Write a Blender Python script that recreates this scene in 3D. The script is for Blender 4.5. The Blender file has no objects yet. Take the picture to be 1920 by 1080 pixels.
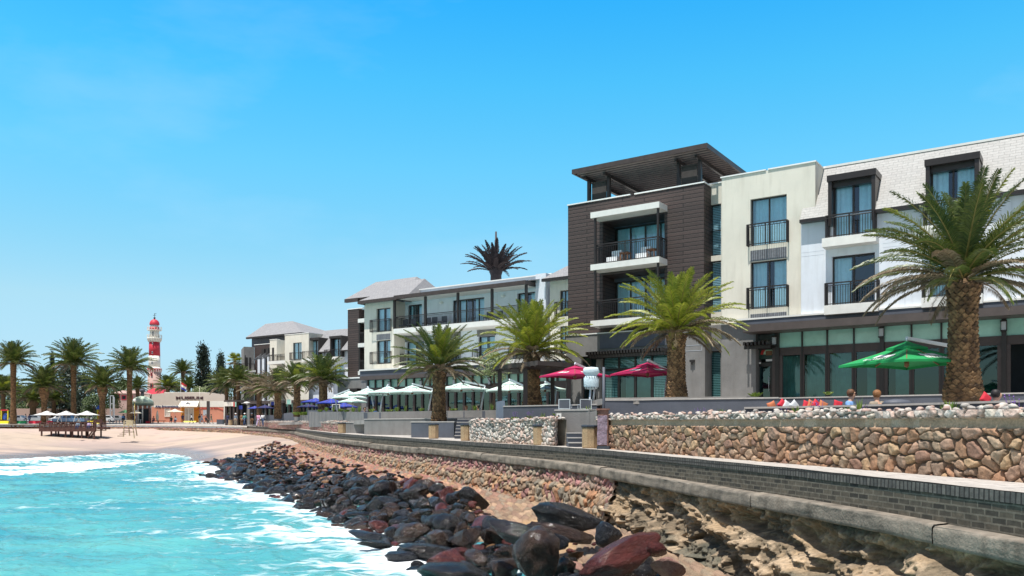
import bpy, bmesh, math, random
import numpy as np
from mathutils import Vector, Matrix
R = math.radians
S = bpy.context.scene
COL = S.collection
# ---------------------------------------------------------------- camera, sky, sun, exposure
H = 3.2            # camera height above the sea
F = 1590.0         # focal length in photograph pixels
CX, CY = 960.0, 805.0
cam_d = bpy.data.cameras.new('camera')
cam = bpy.data.objects.new('camera', cam_d); COL.objects.link(cam)
cam.location = (0, 0, H); cam.rotation_euler = (R(90), 0, 0)
cam_d.sensor_width = 36; cam_d.lens = 36 * F / 1920
cam_d.shift_y = (CY - 540) / 1920
cam_d.clip_start = .1; cam_d.clip_end = 6000
S.camera = cam

SUN_EL = R(71); SUN_AZ = (-.563, -.8265)
world = bpy.data.worlds.new('World'); S.world = world; world.use_nodes = True
nt = world.node_tree; nt.nodes.clear()
def wn(t, **k):
    n = nt.nodes.new(t)
    for a, b in k.items(): setattr(n, a, b)
    return n
wo = wn('ShaderNodeOutputWorld'); bg = wn('ShaderNodeBackground'); sky = wn('ShaderNodeTexSky')
sky.sky_type = 'NISHITA'; sky.sun_disc = False; sky.sun_elevation = SUN_EL
sky.sun_rotation = math.atan2(SUN_AZ[0], SUN_AZ[1])
sky.air_density = 1.0; sky.dust_density = .6; sky.ozone_density = 2.0
# the photograph's sky is far more saturated than the model's: its colour is graded by elevation
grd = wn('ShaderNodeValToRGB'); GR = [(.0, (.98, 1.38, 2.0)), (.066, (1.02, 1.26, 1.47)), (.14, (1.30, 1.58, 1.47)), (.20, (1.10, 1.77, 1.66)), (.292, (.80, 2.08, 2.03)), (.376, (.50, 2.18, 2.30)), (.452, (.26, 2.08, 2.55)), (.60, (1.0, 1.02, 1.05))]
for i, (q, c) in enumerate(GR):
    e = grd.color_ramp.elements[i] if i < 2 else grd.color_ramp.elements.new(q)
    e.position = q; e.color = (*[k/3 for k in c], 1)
sep = wn('ShaderNodeSeparateXYZ'); sc3 = wn('ShaderNodeVectorMath', operation='SCALE'); sc3.inputs['Scale'].default_value = 3
mt_ = wn('ShaderNodeMix', data_type='RGBA', blend_type='MULTIPLY'); mt_.inputs[0].default_value = 1
tc = wn('ShaderNodeTexCoord'); mp = wn('ShaderNodeMapping'); mp.inputs['Scale'].default_value = (1.6, 3.0, 5.0)
cn = wn('ShaderNodeTexNoise'); cn.inputs['Scale'].default_value = 1.3; cn.inputs['Detail'].default_value = 6; cn.inputs['Roughness'].default_value = .55
cr = wn('ShaderNodeMapRange'); cr.inputs[1].default_value = .55; cr.inputs[2].default_value = .85; cr.inputs[3].default_value = 0; cr.inputs[4].default_value = .35
cm = wn('ShaderNodeMix', data_type='RGBA'); cm.inputs[7].default_value = (5.2, 7.6, 9.6, 1)
L = nt.links.new
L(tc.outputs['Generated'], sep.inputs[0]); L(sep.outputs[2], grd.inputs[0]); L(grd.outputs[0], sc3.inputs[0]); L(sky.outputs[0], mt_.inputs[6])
# towards the sun and the sides the sky is pale
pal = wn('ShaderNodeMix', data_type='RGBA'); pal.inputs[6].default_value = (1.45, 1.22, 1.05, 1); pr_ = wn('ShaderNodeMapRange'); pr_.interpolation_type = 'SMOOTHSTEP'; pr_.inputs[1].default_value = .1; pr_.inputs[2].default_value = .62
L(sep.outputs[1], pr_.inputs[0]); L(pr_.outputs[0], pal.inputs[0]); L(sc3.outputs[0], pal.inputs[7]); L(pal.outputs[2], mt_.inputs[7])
L(tc.outputs['Generated'], mp.inputs[0]); L(mp.outputs[0], cn.inputs[0]); L(cn.outputs[0], cr.inputs[0])
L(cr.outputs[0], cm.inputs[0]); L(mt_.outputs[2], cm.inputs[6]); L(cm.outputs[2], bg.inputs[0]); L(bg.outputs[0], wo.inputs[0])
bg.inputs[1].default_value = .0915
sd = bpy.data.lights.new('sun', 'SUN'); sd.energy = 5.0; sd.angle = R(.5); sd.color = (1, .965, .90)
sun = bpy.data.objects.new('sun', sd); COL.objects.link(sun)
sv = Vector((SUN_AZ[0]*math.cos(SUN_EL), SUN_AZ[1]*math.cos(SUN_EL), math.sin(SUN_EL)))
sun.rotation_euler = sv.to_track_quat('Z', 'Y').to_euler(); sun.location = (0, 0, 60)
S.view_settings.view_transform = 'Standard'; S.view_settings.look = 'None'
S.view_settings.exposure = .28; S.view_settings.gamma = 1
S.cycles.max_bounces = 6; S.cycles.transparent_max_bounces = 12
S.cycles.caustics_reflective = False; S.cycles.caustics_refractive = False

# ---------------------------------------------------------------- numeric noise
def h2(i, j, seed=0):
    i = i.astype(np.int64); j = j.astype(np.int64)
    n = (i * 374761393 + j * 668265263 + seed * 1442695041) & 0xffffffff
    n = ((n ^ (n >> 13)) * 1274126177) & 0xffffffff
    n = ((n ^ (n >> 16)) * 2246822519) & 0xffffffff
    return ((n ^ (n >> 15)) & 0xffffff) / float(0xffffff)
def vn(x, y, seed=0):
    xi = np.floor(x); yi = np.floor(y); xf = x - xi; yf = y - yi
    xf = xf*xf*(3-2*xf); yf = yf*yf*(3-2*yf)
    a = h2(xi, yi, seed); b = h2(xi+1, yi, seed); c = h2(xi, yi+1, seed); d = h2(xi+1, yi+1, seed)
    return (a*(1-xf)+b*xf)*(1-yf) + (c*(1-xf)+d*xf)*yf
def fbm(x, y, o=5, seed=0, g=.5):
    t = 0; a = 1; s = 0
    for k in range(o):
        t = t + a*vn(x*2**k, y*2**k, seed+k*17); s += a; a *= g
    return t/s
def voro(x, y, seed=0, jit=.85):
    xi = np.floor(x); yi = np.floor(y)
    f1 = np.full(x.shape, 9.); f2 = np.full(x.shape, 9.); idv = np.zeros(x.shape); dx1 = np.zeros(x.shape); dy1 = np.zeros(x.shape)
    for di in (-1, 0, 1):
        for dj in (-1, 0, 1):
            ci = xi+di; cj = yi+dj
            cx = ci+.5+jit*(h2(ci, cj, seed)-.5); cy = cj+.5+jit*(h2(ci, cj, seed+5)-.5)
            d = np.hypot(x-cx, y-cy); m = d < f1
            f2 = np.where(m, f1, np.minimum(f2, d)); idv = np.where(m, h2(ci, cj, seed+11), idv)
            dx1 = np.where(m, x-cx, dx1); dy1 = np.where(m, y-cy, dy1); f1 = np.where(m, d, f1)
    return f1, f2-f1, idv, dx1, dy1
def sst(a, b, x):
    t = np.clip((x-a)/(b-a), 0, 1); return t*t*(3-2*t)

# ---------------------------------------------------------------- materials
def _nodes(name):
    m = bpy.data.materials.new(name); m.use_nodes = True
    t = m.node_tree; p = t.nodes['Principled BSDF']; return m, t, p
def _n(t, typ, **k):
    n = t.nodes.new(typ)
    for a, b in k.items(): setattr(n, a, b)
    return n
def mat(name, col, rough=.6, var=.12, scale=3., bump=0., bscale=20., metal=0., spec=None, col2=None, stain=0.):
    """plain surface with large and small noise variation"""
    m, t, p = _nodes(name)
    tc = _n(t, 'ShaderNodeTexCoord'); n1 = _n(t, 'ShaderNodeTexNoise'); n1.inputs['Scale'].default_value = scale
    n1.inputs['Detail'].default_value = 6; n1.inputs['Roughness'].default_value = .65
    t.links.new(tc.outputs['Object'], n1.inputs[0])
    mx = _n(t, 'ShaderNodeMix', data_type='RGBA')
    c2 = col2 or tuple(min(1, c*(1+var)) for c in col)
    c1 = col if col2 else tuple(c*(1-var) for c in col)
    mx.inputs[6].default_value = (*c1, 1); mx.inputs[7].default_value = (*c2, 1)
    r = _n(t, 'ShaderNodeMapRange'); r.inputs[1].default_value = .35; r.inputs[2].default_value = .65
    t.links.new(n1.outputs[0], r.inputs[0]); t.links.new(r.outputs[0], mx.inputs[0])
    out = mx.outputs[2]
    if stain:
        mp = _n(t, 'ShaderNodeMapping'); mp.inputs['Scale'].default_value = (2.2, 2.2, .25)
        n3 = _n(t, 'ShaderNodeTexNoise'); n3.inputs['Scale'].default_value = 2; n3.inputs['Detail'].default_value = 5
        t.links.new(tc.outputs['Object'], mp.inputs[0]); t.links.new(mp.outputs[0], n3.inputs[0])
        r3 = _n(t, 'ShaderNodeMapRange'); r3.inputs[1].default_value = .5; r3.inputs[2].default_value = .75; r3.inputs[4].default_value = stain
        t.links.new(n3.outputs[0], r3.inputs[0])
        m3 = _n(t, 'ShaderNodeMix', data_type='RGBA', blend_type='MULTIPLY'); m3.inputs[7].default_value = (.45, .42, .38, 1)
        t.links.new(r3.outputs[0], m3.inputs[0]); t.links.new(out, m3.inputs[6]); out = m3.outputs[2]
    t.links.new(out, p.inputs['Base Color'])
    p.inputs['Roughness'].default_value = rough; p.inputs['Metallic'].default_value = metal
    if spec is not None: p.inputs['Specular IOR Level'].default_value = spec
    if bump:
        n2 = _n(t, 'ShaderNodeTexNoise'); n2.inputs['Scale'].default_value = bscale; n2.inputs['Detail'].default_value = 5
        b = _n(t, 'ShaderNodeBump'); b.inputs['Strength'].default_value = bump; b.inputs['Distance'].default_value = .02
        t.links.new(tc.outputs['Object'], n2.inputs[0]); t.links.new(n2.outputs[0], b.inputs['Height']); t.links.new(b.outputs[0], p.inputs['Normal'])
    return m
def brickmat(name, c1, c2, mortar, bw, rh, ms, rough=.75, bump=.5, off=.5, dist=.01, nz=.3, smooth=.1):
    """bricks, boards or tiles laid out on the UV map (metres)"""
    m, t, p = _nodes(name)
    uv = _n(t, 'ShaderNodeUVMap'); uv.uv_map = 'UVMap'
    b = _n(t, 'ShaderNodeTexBrick'); b.inputs['Color1'].default_value = (*c1, 1); b.inputs['Color2'].default_value = (*c2, 1)
    b.inputs['Mortar'].default_value = (*mortar, 1); b.inputs['Scale'].default_value = 1; b.inputs['Brick Width'].default_value = bw
    b.inputs['Row Height'].default_value = rh; b.inputs['Mortar Size'].default_value = ms; b.inputs['Mortar Smooth'].default_value = smooth
    b.offset = off
    wz = _n(t, 'ShaderNodeTexNoise'); wz.inputs['Scale'].default_value = 7; wz.inputs['Detail'].default_value = 3
    vm = _n(t, 'ShaderNodeVectorMath', operation='MULTIPLY_ADD'); vm.inputs[1].default_value = (ms*1.1, ms*1.1, 0)
    t.links.new(uv.outputs[0], wz.inputs[0]); t.links.new(wz.outputs['Color'], vm.inputs[0]); t.links.new(uv.outputs[0], vm.inputs[2])
    t.links.new(vm.outputs[0], b.inputs['Vector'])
    n1 = _n(t, 'ShaderNodeTexNoise'); n1.inputs['Scale'].default_value = 9; n1.inputs['Detail'].default_value = 8; n1.inputs['Roughness'].default_value = .7
    t.links.new(uv.outputs[0], n1.inputs[0])
    mr = _n(t, 'ShaderNodeMapRange'); mr.inputs[1].default_value = .3; mr.inputs[2].default_value = .7; mr.inputs[3].default_value = 1-nz; mr.inputs[4].default_value = 1+nz
    t.links.new(n1.outputs[0], mr.inputs[0])
    mx = _n(t, 'ShaderNodeMix', data_type='RGBA', blend_type='MULTIPLY'); mx.inputs[0].default_value = 1
    t.links.new(b.outputs[0], mx.inputs[6]); t.links.new(mr.outputs[0], mx.inputs[7]); t.links.new(mx.outputs[2], p.inputs['Base Color'])
    p.inputs['Roughness'].default_value = rough
    ad = _n(t, 'ShaderNodeMath', operation='MULTIPLY_ADD'); ad.inputs[1].default_value = -1
    ml = _n(t, 'ShaderNodeMath', operation='MULTIPLY'); ml.inputs[1].default_value = .5
    t.links.new(n1.outputs[0], ml.inputs[0]); t.links.new(b.outputs['Fac'], ad.inputs[0]); t.links.new(ml.outputs[0], ad.inputs[2])
    bp = _n(t, 'ShaderNodeBump'); bp.inputs['Strength'].default_value = bump; bp.inputs['Distance'].default_value = dist
    t.links.new(ad.outputs[0], bp.inputs['Height']); t.links.new(bp.outputs[0], p.inputs['Normal'])
    return m
def attrmat(name, rough=.85, bump=.4, bscale=25., nz=.3, dist=.015):
    """colour carried by the mesh (each stone has its own), broken up by noise"""
    m, t, p = _nodes(name)
    a = _n(t, 'ShaderNodeAttribute'); a.attribute_name = 'Col'
    tc = _n(t, 'ShaderNodeTexCoord'); n1 = _n(t, 'ShaderNodeTexNoise'); n1.inputs['Scale'].default_value = bscale; n1.inputs['Detail'].default_value = 8; n1.inputs['Roughness'].default_value = .7
    t.links.new(tc.outputs['Object'], n1.inputs[0])
    mr = _n(t, 'ShaderNodeMapRange'); mr.inputs[1].default_value = .3; mr.inputs[2].default_value = .7; mr.inputs[3].default_value = 1-nz; mr.inputs[4].default_value = 1+nz
    t.links.new(n1.outputs[0], mr.inputs[0])
    mx = _n(t, 'ShaderNodeMix', data_type='RGBA', blend_type='MULTIPLY'); mx.inputs[0].default_value = 1
    t.links.new(a.outputs['Color'], mx.inputs[6]); t.links.new(mr.outputs[0], mx.inputs[7]); t.links.new(mx.outputs[2], p.inputs['Base Color'])
    p.inputs['Roughness'].default_value = rough
    if bump:
        bp = _n(t, 'ShaderNodeBump'); bp.inputs['Strength'].default_value = bump; bp.inputs['Distance'].default_value = dist
        t.links.new(n1.outputs[0], bp.inputs['Height']); t.links.new(bp.outputs[0], p.inputs['Normal'])
    return m
def leafmat(name, ca, cb, rough=.5, trans=.25):
    m, t, p = _nodes(name)
    tc = _n(t, 'ShaderNodeTexCoord'); n1 = _n(t, 'ShaderNodeTexNoise'); n1.inputs['Scale'].default_value = 2.2; n1.inputs['Detail'].default_value = 3
    t.links.new(tc.outputs['Object'], n1.inputs[0])
    g = _n(t, 'ShaderNodeNewGeometry')
    ad = _n(t, 'ShaderNodeMath', operation='ADD'); s = _n(t, 'ShaderNodeMapRange'); s.inputs[1].default_value = .6; s.inputs[2].default_value = 1.4
    t.links.new(n1.outputs[0], ad.inputs[0]); t.links.new(g.outputs['Random Per Island'], ad.inputs[1]); t.links.new(ad.outputs[0], s.inputs[0])
    mx = _n(t, 'ShaderNodeMix', data_type='RGBA'); mx.inputs[6].default_value = (*ca, 1); mx.inputs[7].default_value = (*cb, 1)
    t.links.new(s.outputs[0], mx.inputs[0]); t.links.new(mx.outputs[2], p.inputs['Base Color']); p.inputs['Roughness'].default_value = rough
    tr = _n(t, 'ShaderNodeBsdfTranslucent'); ms = _n(t, 'ShaderNodeMixShader'); ms.inputs[0].default_value = trans
    t.links.new(mx.outputs[2], tr.inputs[0]); t.links.new(p.outputs[0], ms.inputs[1]); t.links.new(tr.outputs[0], ms.inputs[2])
    t.links.new(ms.outputs[0], t.nodes['Material Output'].inputs[0])
    return m
def glassmat(name, tint, refl=.35, gl=(.75, .9, 1)):
    m, t, p = _nodes(name); t.nodes.remove(p)
    a = _n(t, 'ShaderNodeBsdfTransparent'); a.inputs[0].default_value = (*tint, 1)
    b = _n(t, 'ShaderNodeBsdfGlossy'); b.inputs[0].default_value = (*gl, 1); b.inputs['Roughness'].default_value = .03
    tc = _n(t, 'ShaderNodeTexCoord'); n = _n(t, 'ShaderNodeTexNoise'); n.inputs['Scale'].default_value = .7
    bp = _n(t, 'ShaderNodeBump'); bp.inputs['Strength'].default_value = .05; bp.inputs['Distance'].default_value = .05
    t.links.new(tc.outputs['Object'], n.inputs[0]); t.links.new(n.outputs[0], bp.inputs['Height']); t.links.new(bp.outputs[0], b.inputs['Normal'])
    lw = _n(t, 'ShaderNodeLayerWeight'); lw.inputs[0].default_value = .35
    mr = _n(t, 'ShaderNodeMapRange'); mr.inputs[3].default_value = refl; mr.inputs[4].default_value = .7
    t.links.new(lw.outputs['Facing'], mr.inputs[0])
    s = _n(t, 'ShaderNodeMixShader'); t.links.new(mr.outputs[0], s.inputs[0]); t.links.new(a.outputs[0], s.inputs[1]); t.links.new(b.outputs[0], s.inputs[2])
    t.links.new(s.outputs[0], t.nodes['Material Output'].inputs[0]); return m

M = {}
M['white'] = mat('white_plaster', (.70, .74, .80), .7, .04, 1.2, .15, 60, stain=.2)
M['cream'] = mat('cream_plaster', (.70, .665, .575), .75, .04, .9, .3, 45, stain=.24)
M['slab'] = mat('pale_concrete', (.74, .73, .69), .7, .05, 2, .1, 40, stain=.08)
M['cap'] = mat('white_capping', (.82, .82, .80), .5, .04, 4)
M['grey'] = mat('grey_render', (.205, .20, .195), .85, .13, 1.0, .5, 30, stain=.25)
M['slate'] = mat('slate_grey_render', (.085, .095, .12), .6, .12, 1.3, .25, 35, stain=.15)
M['fascia'] = mat('brown_fascia', (.075, .060, .055), .5, .12, 2.0, .1, 20)
M['dark'] = mat('dark_bronze_metal', (.022, .018, .017), .38, .15, 5)
M['brown'] = mat('brown_metal', (.055, .040, .036), .45, .2, 3)
M['room'] = mat('dark_room', (.018, .024, .030), .9, .3, .8)
M['steel'] = mat('pale_steel', (.62, .66, .70), .35, .05, 6, metal=.3)
M['clad'] = brickmat('brown_cladding', (.072, .048, .043), (.050, .034, .031), (.012, .009, .008), 3.4, .20, .024, .6, .6, .37, .012, .22)
M['tile'] = brickmat('roof_tiles', (.43, .42, .405), (.39, .38, .365), (.31, .305, .295), .42, .17, .010, .85, .6, .5, .02, .14)
M['tilegrey'] = brickmat('grey_roof_tiles', (.30, .295, .30), (.25, .245, .255), (.17, .17, .175), .33, .2, .012, .8, .5, .5, .02, .12)
M['brick'] = brickmat('dark_bricks', (.115, .094, .068), (.038, .033, .026), (.15, .13, .10), .235, .083, .012, .85, .9, .5, .012, .45)
M['soldier'] = brickmat('dark_capping_bricks', (.14, .13, .115), (.075, .072, .067), (.03, .028, .026), .085, .5, .013, .85, .9, .0, .012, .45)
M['pave'] = brickmat('paving_slabs', (.50, .46, .42), (.42, .39, .36), (.24, .22, .2), .6, .3, .012, .85, .4, .5, .01, .2)
M['concrete'] = mat('weathered_concrete', (.29, .245, .195), .9, .4, 2.5, .7, 26, col2=(.12, .105, .085), stain=.45)
M['glass'] = glassmat('window_glass', (.70, .93, 1.), .09, (.6, .8, 1))
M['glassg'] = glassmat('restaurant_glass', (.42, .66, .66), .14, (.30, .52, .60))
M['mint'] = mat('mint_blind_glass', (.32, .60, .52), .12, .12, 1.2, spec=.6)
M['curtain'] = mat('sheer_curtain', (.88, .90, .93), .9, .06, 6)
M['sheer'] = mat('pale_interior_blind', (.30, .42, .40), .9, .25, 1.0)
M['wood'] = mat('warm_wood', (.20, .09, .04), .6, .3, 6)
M['stone'] = attrmat('rubble_stone', .85, .55, 30, .35)
M['rockface'] = attrmat('eroded_concrete', .95, .9, 14, .4, .03)
M['sandc'] = attrmat('sand', .95, .5, 5, .12, .03)
M['frond'] = leafmat('olive_palm_leaf', (.050, .085, .018), (.13, .17, .035), .42, .22)
M['frondy'] = leafmat('yellow_green_palm_leaf', (.16, .22, .02), (.37, .39, .05), .42, .3)
M['dry'] = leafmat('dry_palm_leaf', (.16, .12, .075), (.34, .28, .19), .75, .12)
M['rachis'] = mat('frond_stalk', (.26, .22, .07), .6, .2, 3)
M['bark'] = mat('palm_bark', (.20, .118, .058), .95, .6, 7, .8, 30, col2=(.055, .036, .024))
M['barkl'] = mat('cut_leaf_base', (.37, .225, .112), .95, .5, 9, .8, 40, col2=(.12, .075, .04))
M['bush'] = leafmat('bush_leaf', (.035, .065, .02), (.10, .15, .04), .6, .15)
M['bushl'] = leafmat('light_bush_leaf', (.16, .22, .07), (.34, .38, .20), .7, .2)
M['conifer'] = leafmat('conifer_leaf', (.012, .028, .018), (.035, .06, .035), .6, .05)
M['plant'] = leafmat('small_plant_leaf', (.12, .22, .03), (.30, .38, .08), .5, .25)
M['trunkw'] = mat('tree_bark', (.10, .075, .055), .95, .4, 6, .6, 25)

# ---------------------------------------------------------------- mesh building
class Fr:
    """a facade: u runs right along it, v out towards the sea, z up"""
    def __init__(s, O, du, dv=None):
        s.o = O; n = math.hypot(*du); s.du = (du[0]/n, du[1]/n); s.dv = dv or (s.du[1], -s.du[0])
    def p(s, u, v, z): return (s.o[0]+u*s.du[0]+v*s.dv[0], s.o[1]+u*s.du[1]+v*s.dv[1], z)
    def U(s, px, v=0.):
        k = (px-CX)/F
        return (k*(s.o[1]+v*s.dv[1])-s.o[0]-v*s.dv[0])/(s.du[0]-k*s.du[1])
    def Y(s, u, v=0.): return s.o[1]+u*s.du[1]+v*s.dv[1]
    def Z(s, px, py, v=0.): return H+(CY-py)/F*s.Y(s.U(px, v), v)
W = Fr((0, 0), (1, 0), (0, 1))
def P(px, Y): return (px-CX)/F*Y
def PZ(py, Y): return H+(CY-py)/F*Y
class MB:
    def __init__(s): s.v = []; s.w = []; s.f = []; s.m = []; s.sm = []
    def add(s, pts, faces, mi=0, uvw=None, smooth=False):
        b = len(s.v); s.v.extend(pts); s.w.extend(uvw if uvw is not None else pts)
        for f in faces: s.f.append([i+b for i in f]); s.m.append(mi); s.sm.append(smooth)
    def box(s, fr, u0, u1, v0, v1, z0, z1, mi=0, skip=''):
        if u0 > u1: u0, u1 = u1, u0
        if v0 > v1: v0, v1 = v1, v0
        if z0 > z1: z0, z1 = z1, z0
        q = [(a, b, c) for a in (u0, u1) for b in (v0, v1) for c in (z0, z1)]
        # idx = a*4+b*2+c ; outward winding for a right handed u x v x z or mirrored frame: fixed later
        f = [(0, 1, 3, 2), (4, 6, 7, 5), (0, 4, 5, 1), (2, 3, 7, 6), (0, 2, 6, 4), (1, 5, 7, 3)]
        if 'b' in skip: f.pop(2)
        s.add([fr.p(*a) for a in q], f, mi, q)
    def quad(s, pts, mi=0, uvw=None, smooth=False): s.add(pts, [tuple(range(len(pts)))], mi, uvw, smooth)
    def wall(s, fr, u0, u1, z0, z1, v, holes=(), dep=.28, mi=0, mr=None):
        us = sorted({u0, u1, *[a for h in holes for a in h[:2]]}); zs = sorted({z0, z1, *[a for h in holes for a in h[2:4]]})
        us = [u for u in us if u0-1e-6 <= u <= u1+1e-6]; zs = [z for z in zs if z0-1e-6 <= z <= z1+1e-6]
        for i in range(len(us)-1):
            for j in range(len(zs)-1):
                cu = (us[i]+us[i+1])/2; cz = (zs[j]+zs[j+1])/2
                if any(h[0] < cu < h[1] and h[2] < cz < h[3] for h in holes): continue
                q = [(us[i], v, zs[j]), (us[i+1], v, zs[j]), (us[i+1], v, zs[j+1]), (us[i], v, zs[j+1])]
                s.quad([fr.p(*a) for a in q], mi, q)
        for h in holes:
            a, b, c, d = h[:4]; mm = mi if mr is None else mr
            for q in ([(a, v, c), (a, v-dep, c), (a, v-dep, d), (a, v, d)], [(b, v, c), (b, v, d), (b, v-dep, d), (b, v-dep, c)],
                      [(a, v, c), (b, v, c), (b, v-dep, c), (a, v-dep, c)], [(a, v, d), (a, v-dep, d), (b, v-dep, d), (b, v, d)]):
                s.quad([fr.p(*x) for x in q], mm, q)
    def bar(s, p0, p1, r, n=4, mi=0, r1=None, smooth=None):
        p0 = Vector(p0); p1 = Vector(p1); d = p1-p0
        if d.length < 1e-6: return
        a = d.normalized(); x = a.orthogonal().normalized()
        if n == 4:
            x = Vector((0, 0, 1)).cross(a)
            x = x.normalized() if x.length > .01 else Vector((1, 0, 0))
        y = a.cross(x); r1 = r if r1 is None else r1; pts = []
        ph = math.pi/4 if n == 4 else 0; k = math.sqrt(2) if n == 4 else 1
        for q, rr in ((p0, r), (p1, r1)):
            for i in range(n):
                t = ph+2*math.pi*i/n; pts.append(tuple(q+(x*math.cos(t)+y*math.sin(t))*rr*k))
        fs = [(i, (i+1) % n, n+(i+1) % n, n+i) for i in range(n)]+[tuple(range(n))[::-1], tuple(range(n, 2*n))]
        s.add(pts, fs, mi, None, n > 4 if smooth is None else smooth)
    def tube(s, pts, rad, n=8, mi=0, cap=True):
        V = [Vector(p) for p in pts]; out = []; x = None
        for i, p in enumerate(V):
            d = (V[min(i+1, len(V)-1)]-V[max(i-1, 0)]).normalized()
            x = d.orthogonal().normalized() if x is None else (x-d*x.dot(d)).normalized()
            y = d.cross(x); r = rad[i] if hasattr(rad, '__len__') else rad
            out += [tuple(p+(x*math.cos(2*math.pi*k/n)+y*math.sin(2*math.pi*k/n))*r) for k in range(n)]
        fs = [(i*n+k, i*n+(k+1) % n, (i+1)*n+(k+1) % n, (i+1)*n+k) for i in range(len(V)-1) for k in range(n)]
        if cap: fs += [tuple(range(n))[::-1], tuple(range((len(V)-1)*n, len(V)*n))]
        s.add(out, fs, mi, None, True)
    def lathe(s, c, prof, n=16, mi=0, smooth=True, sx=1, sy=1, ph=0):
        out = [(c[0]+sx*r*math.cos(ph+2*math.pi*k/n), c[1]+sy*r*math.sin(ph+2*math.pi*k/n), c[2]+z) for r, z in prof for k in range(n)]
        fs = [(i*n+k, i*n+(k+1) % n, (i+1)*n+(k+1) % n, (i+1)*n+k) for i in range(len(prof)-1) for k in range(n)]
        fs += [tuple(range(n))[::-1], tuple(range((len(prof)-1)*n, len(prof)*n))]
        s.add(out, fs, mi, None, smooth)
    def prism(s, poly, z0, z1, mi=0):
        n = len(poly); pts = [(x, y, z0) for x, y in poly]+[(x, y, z1) for x, y in poly]
        s.add(pts, [(i, (i+1) % n, n+(i+1) % n, n+i) for i in range(n)]+[tuple(range(n))[::-1], tuple(range(n, 2*n))], mi)
    def mesh(s, name, mats, org=(0, 0, 0)):
        me = bpy.data.meshes.new(name)
        V = np.array(s.v, dtype=float).reshape(-1, 3)-np.array(org)
        me.from_pydata(V.tolist(), [], s.f)
        for m in (mats if isinstance(mats, (list, tuple)) else [mats]): me.materials.append(m)
        me.polygons.foreach_set('material_index', s.m); me.polygons.foreach_set('use_smooth', s.sm)
        uvl = me.uv_layers.new(name='UVMap'); Wv = np.array(s.w, dtype=float).reshape(-1, 3)
        nl = len(me.loops); li = np.empty(nl, int); me.loops.foreach_get('vertex_index', li)
        tot = np.array([len(f) for f in s.f]); st = np.concatenate([[0], np.cumsum(tot)[:-1]])
        uv = np.zeros((nl, 2)); LW = Wv[li]
        a = LW[st]; b = LW[st+1]; c = LW[st+2]; nn = np.abs(np.cross(b-a, c-a)); pf = np.repeat(np.argmax(nn, 1), tot)
        uv[:, 0] = np.where(pf == 0, LW[:, 1], LW[:, 0]); uv[:, 1] = np.where(pf == 2, LW[:, 1], LW[:, 2])
        uvl.data.foreach_set('uv', uv.ravel())
        me.update(); return me
    def build(s, name, mats, parent=None, **tags):
        org = parent_world(parent)
        me = s.mesh(name, mats, org)
        o = bpy.data.objects.new(name, me); COL.objects.link(o)
        if parent is not None: o.parent = parent
        for k, v in tags.items(): o[k] = v
        return o
def parent_world(p):
    x = Vector((0, 0, 0))
    while p is not None: x += p.location; p = p.parent
    return tuple(x)
def thing(name, label, cat, loc, group=None):
    o = bpy.data.objects.new(name, None); COL.objects.link(o); o.location = loc; o['label'] = label; o['category'] = cat
    o.empty_display_size = .3
    if group: o['group'] = group
    return o
def link(name, me, parent=None, **tags):
    o = bpy.data.objects.new(name, me); COL.objects.link(o)
    if parent is not None: o.parent = parent
    for k, v in tags.items(): o[k] = v
    return o
def copytree(o, loc, rz=None, sc=None, label=None, group=None):
    c = o.copy(); COL.objects.link(c); c.location = loc
    if rz is not None: c.rotation_euler = (c.rotation_euler[0], c.rotation_euler[1], rz)
    if sc is not None: c.scale = (sc, sc, sc) if not hasattr(sc, '__len__') else sc
    if label: c['label'] = label
    if group: c['group'] = group
    for ch in o.children:
        d = ch.copy(); COL.objects.link(d); d.parent = c
        for g in ch.children:
            e = g.copy(); COL.objects.link(e); e.parent = d
    return c
def gridmesh(name, X, Y, Z, col=None, matl=None, uv=None, smooth=True, attrs=None):
    n, m = X.shape; me = bpy.data.meshes.new(name)
    co = np.stack([X, Y, Z], -1).reshape(-1, 3)
    i, j = np.meshgrid(np.arange(n-1), np.arange(m-1), indexing='ij'); a = (i*m+j).ravel()
    q = np.stack([a, a+1, a+m+1, a+m], 1)
    me.vertices.add(n*m); me.vertices.foreach_set('co', co.ravel())
    nf = len(q); me.loops.add(nf*4); me.polygons.add(nf)
    me.loops.foreach_set('vertex_index', q.ravel().astype(np.int32)); me.polygons.foreach_set('loop_start', np.arange(nf, dtype=np.int32)*4)
    me.polygons.foreach_set('loop_total', np.full(nf, 4, dtype=np.int32))
    me.update(calc_edges=True)
    me.polygons.foreach_set('use_smooth', np.full(nf, smooth))
    if col is not None:
        at = me.attributes.new('Col', 'FLOAT_COLOR', 'POINT'); c = np.ones((n*m, 4)); c[:, :3] = np.clip(col.reshape(-1, 3), 0, 1); at.data.foreach_set('color', c.ravel())
    for k, v in (attrs or {}).items():
        at = me.attributes.new(k, 'FLOAT', 'POINT'); at.data.foreach_set('value', v.ravel().astype(np.float32))
    if uv is not None:
        l = me.uv_layers.new(name='UVMap'); uu = np.stack([uv[0], uv[1]], -1).reshape(-1, 2)[q.ravel()]; l.data.foreach_set('uv', uu.ravel())
    if matl: me.materials.append(matl)
    me.validate(); return me
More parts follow.
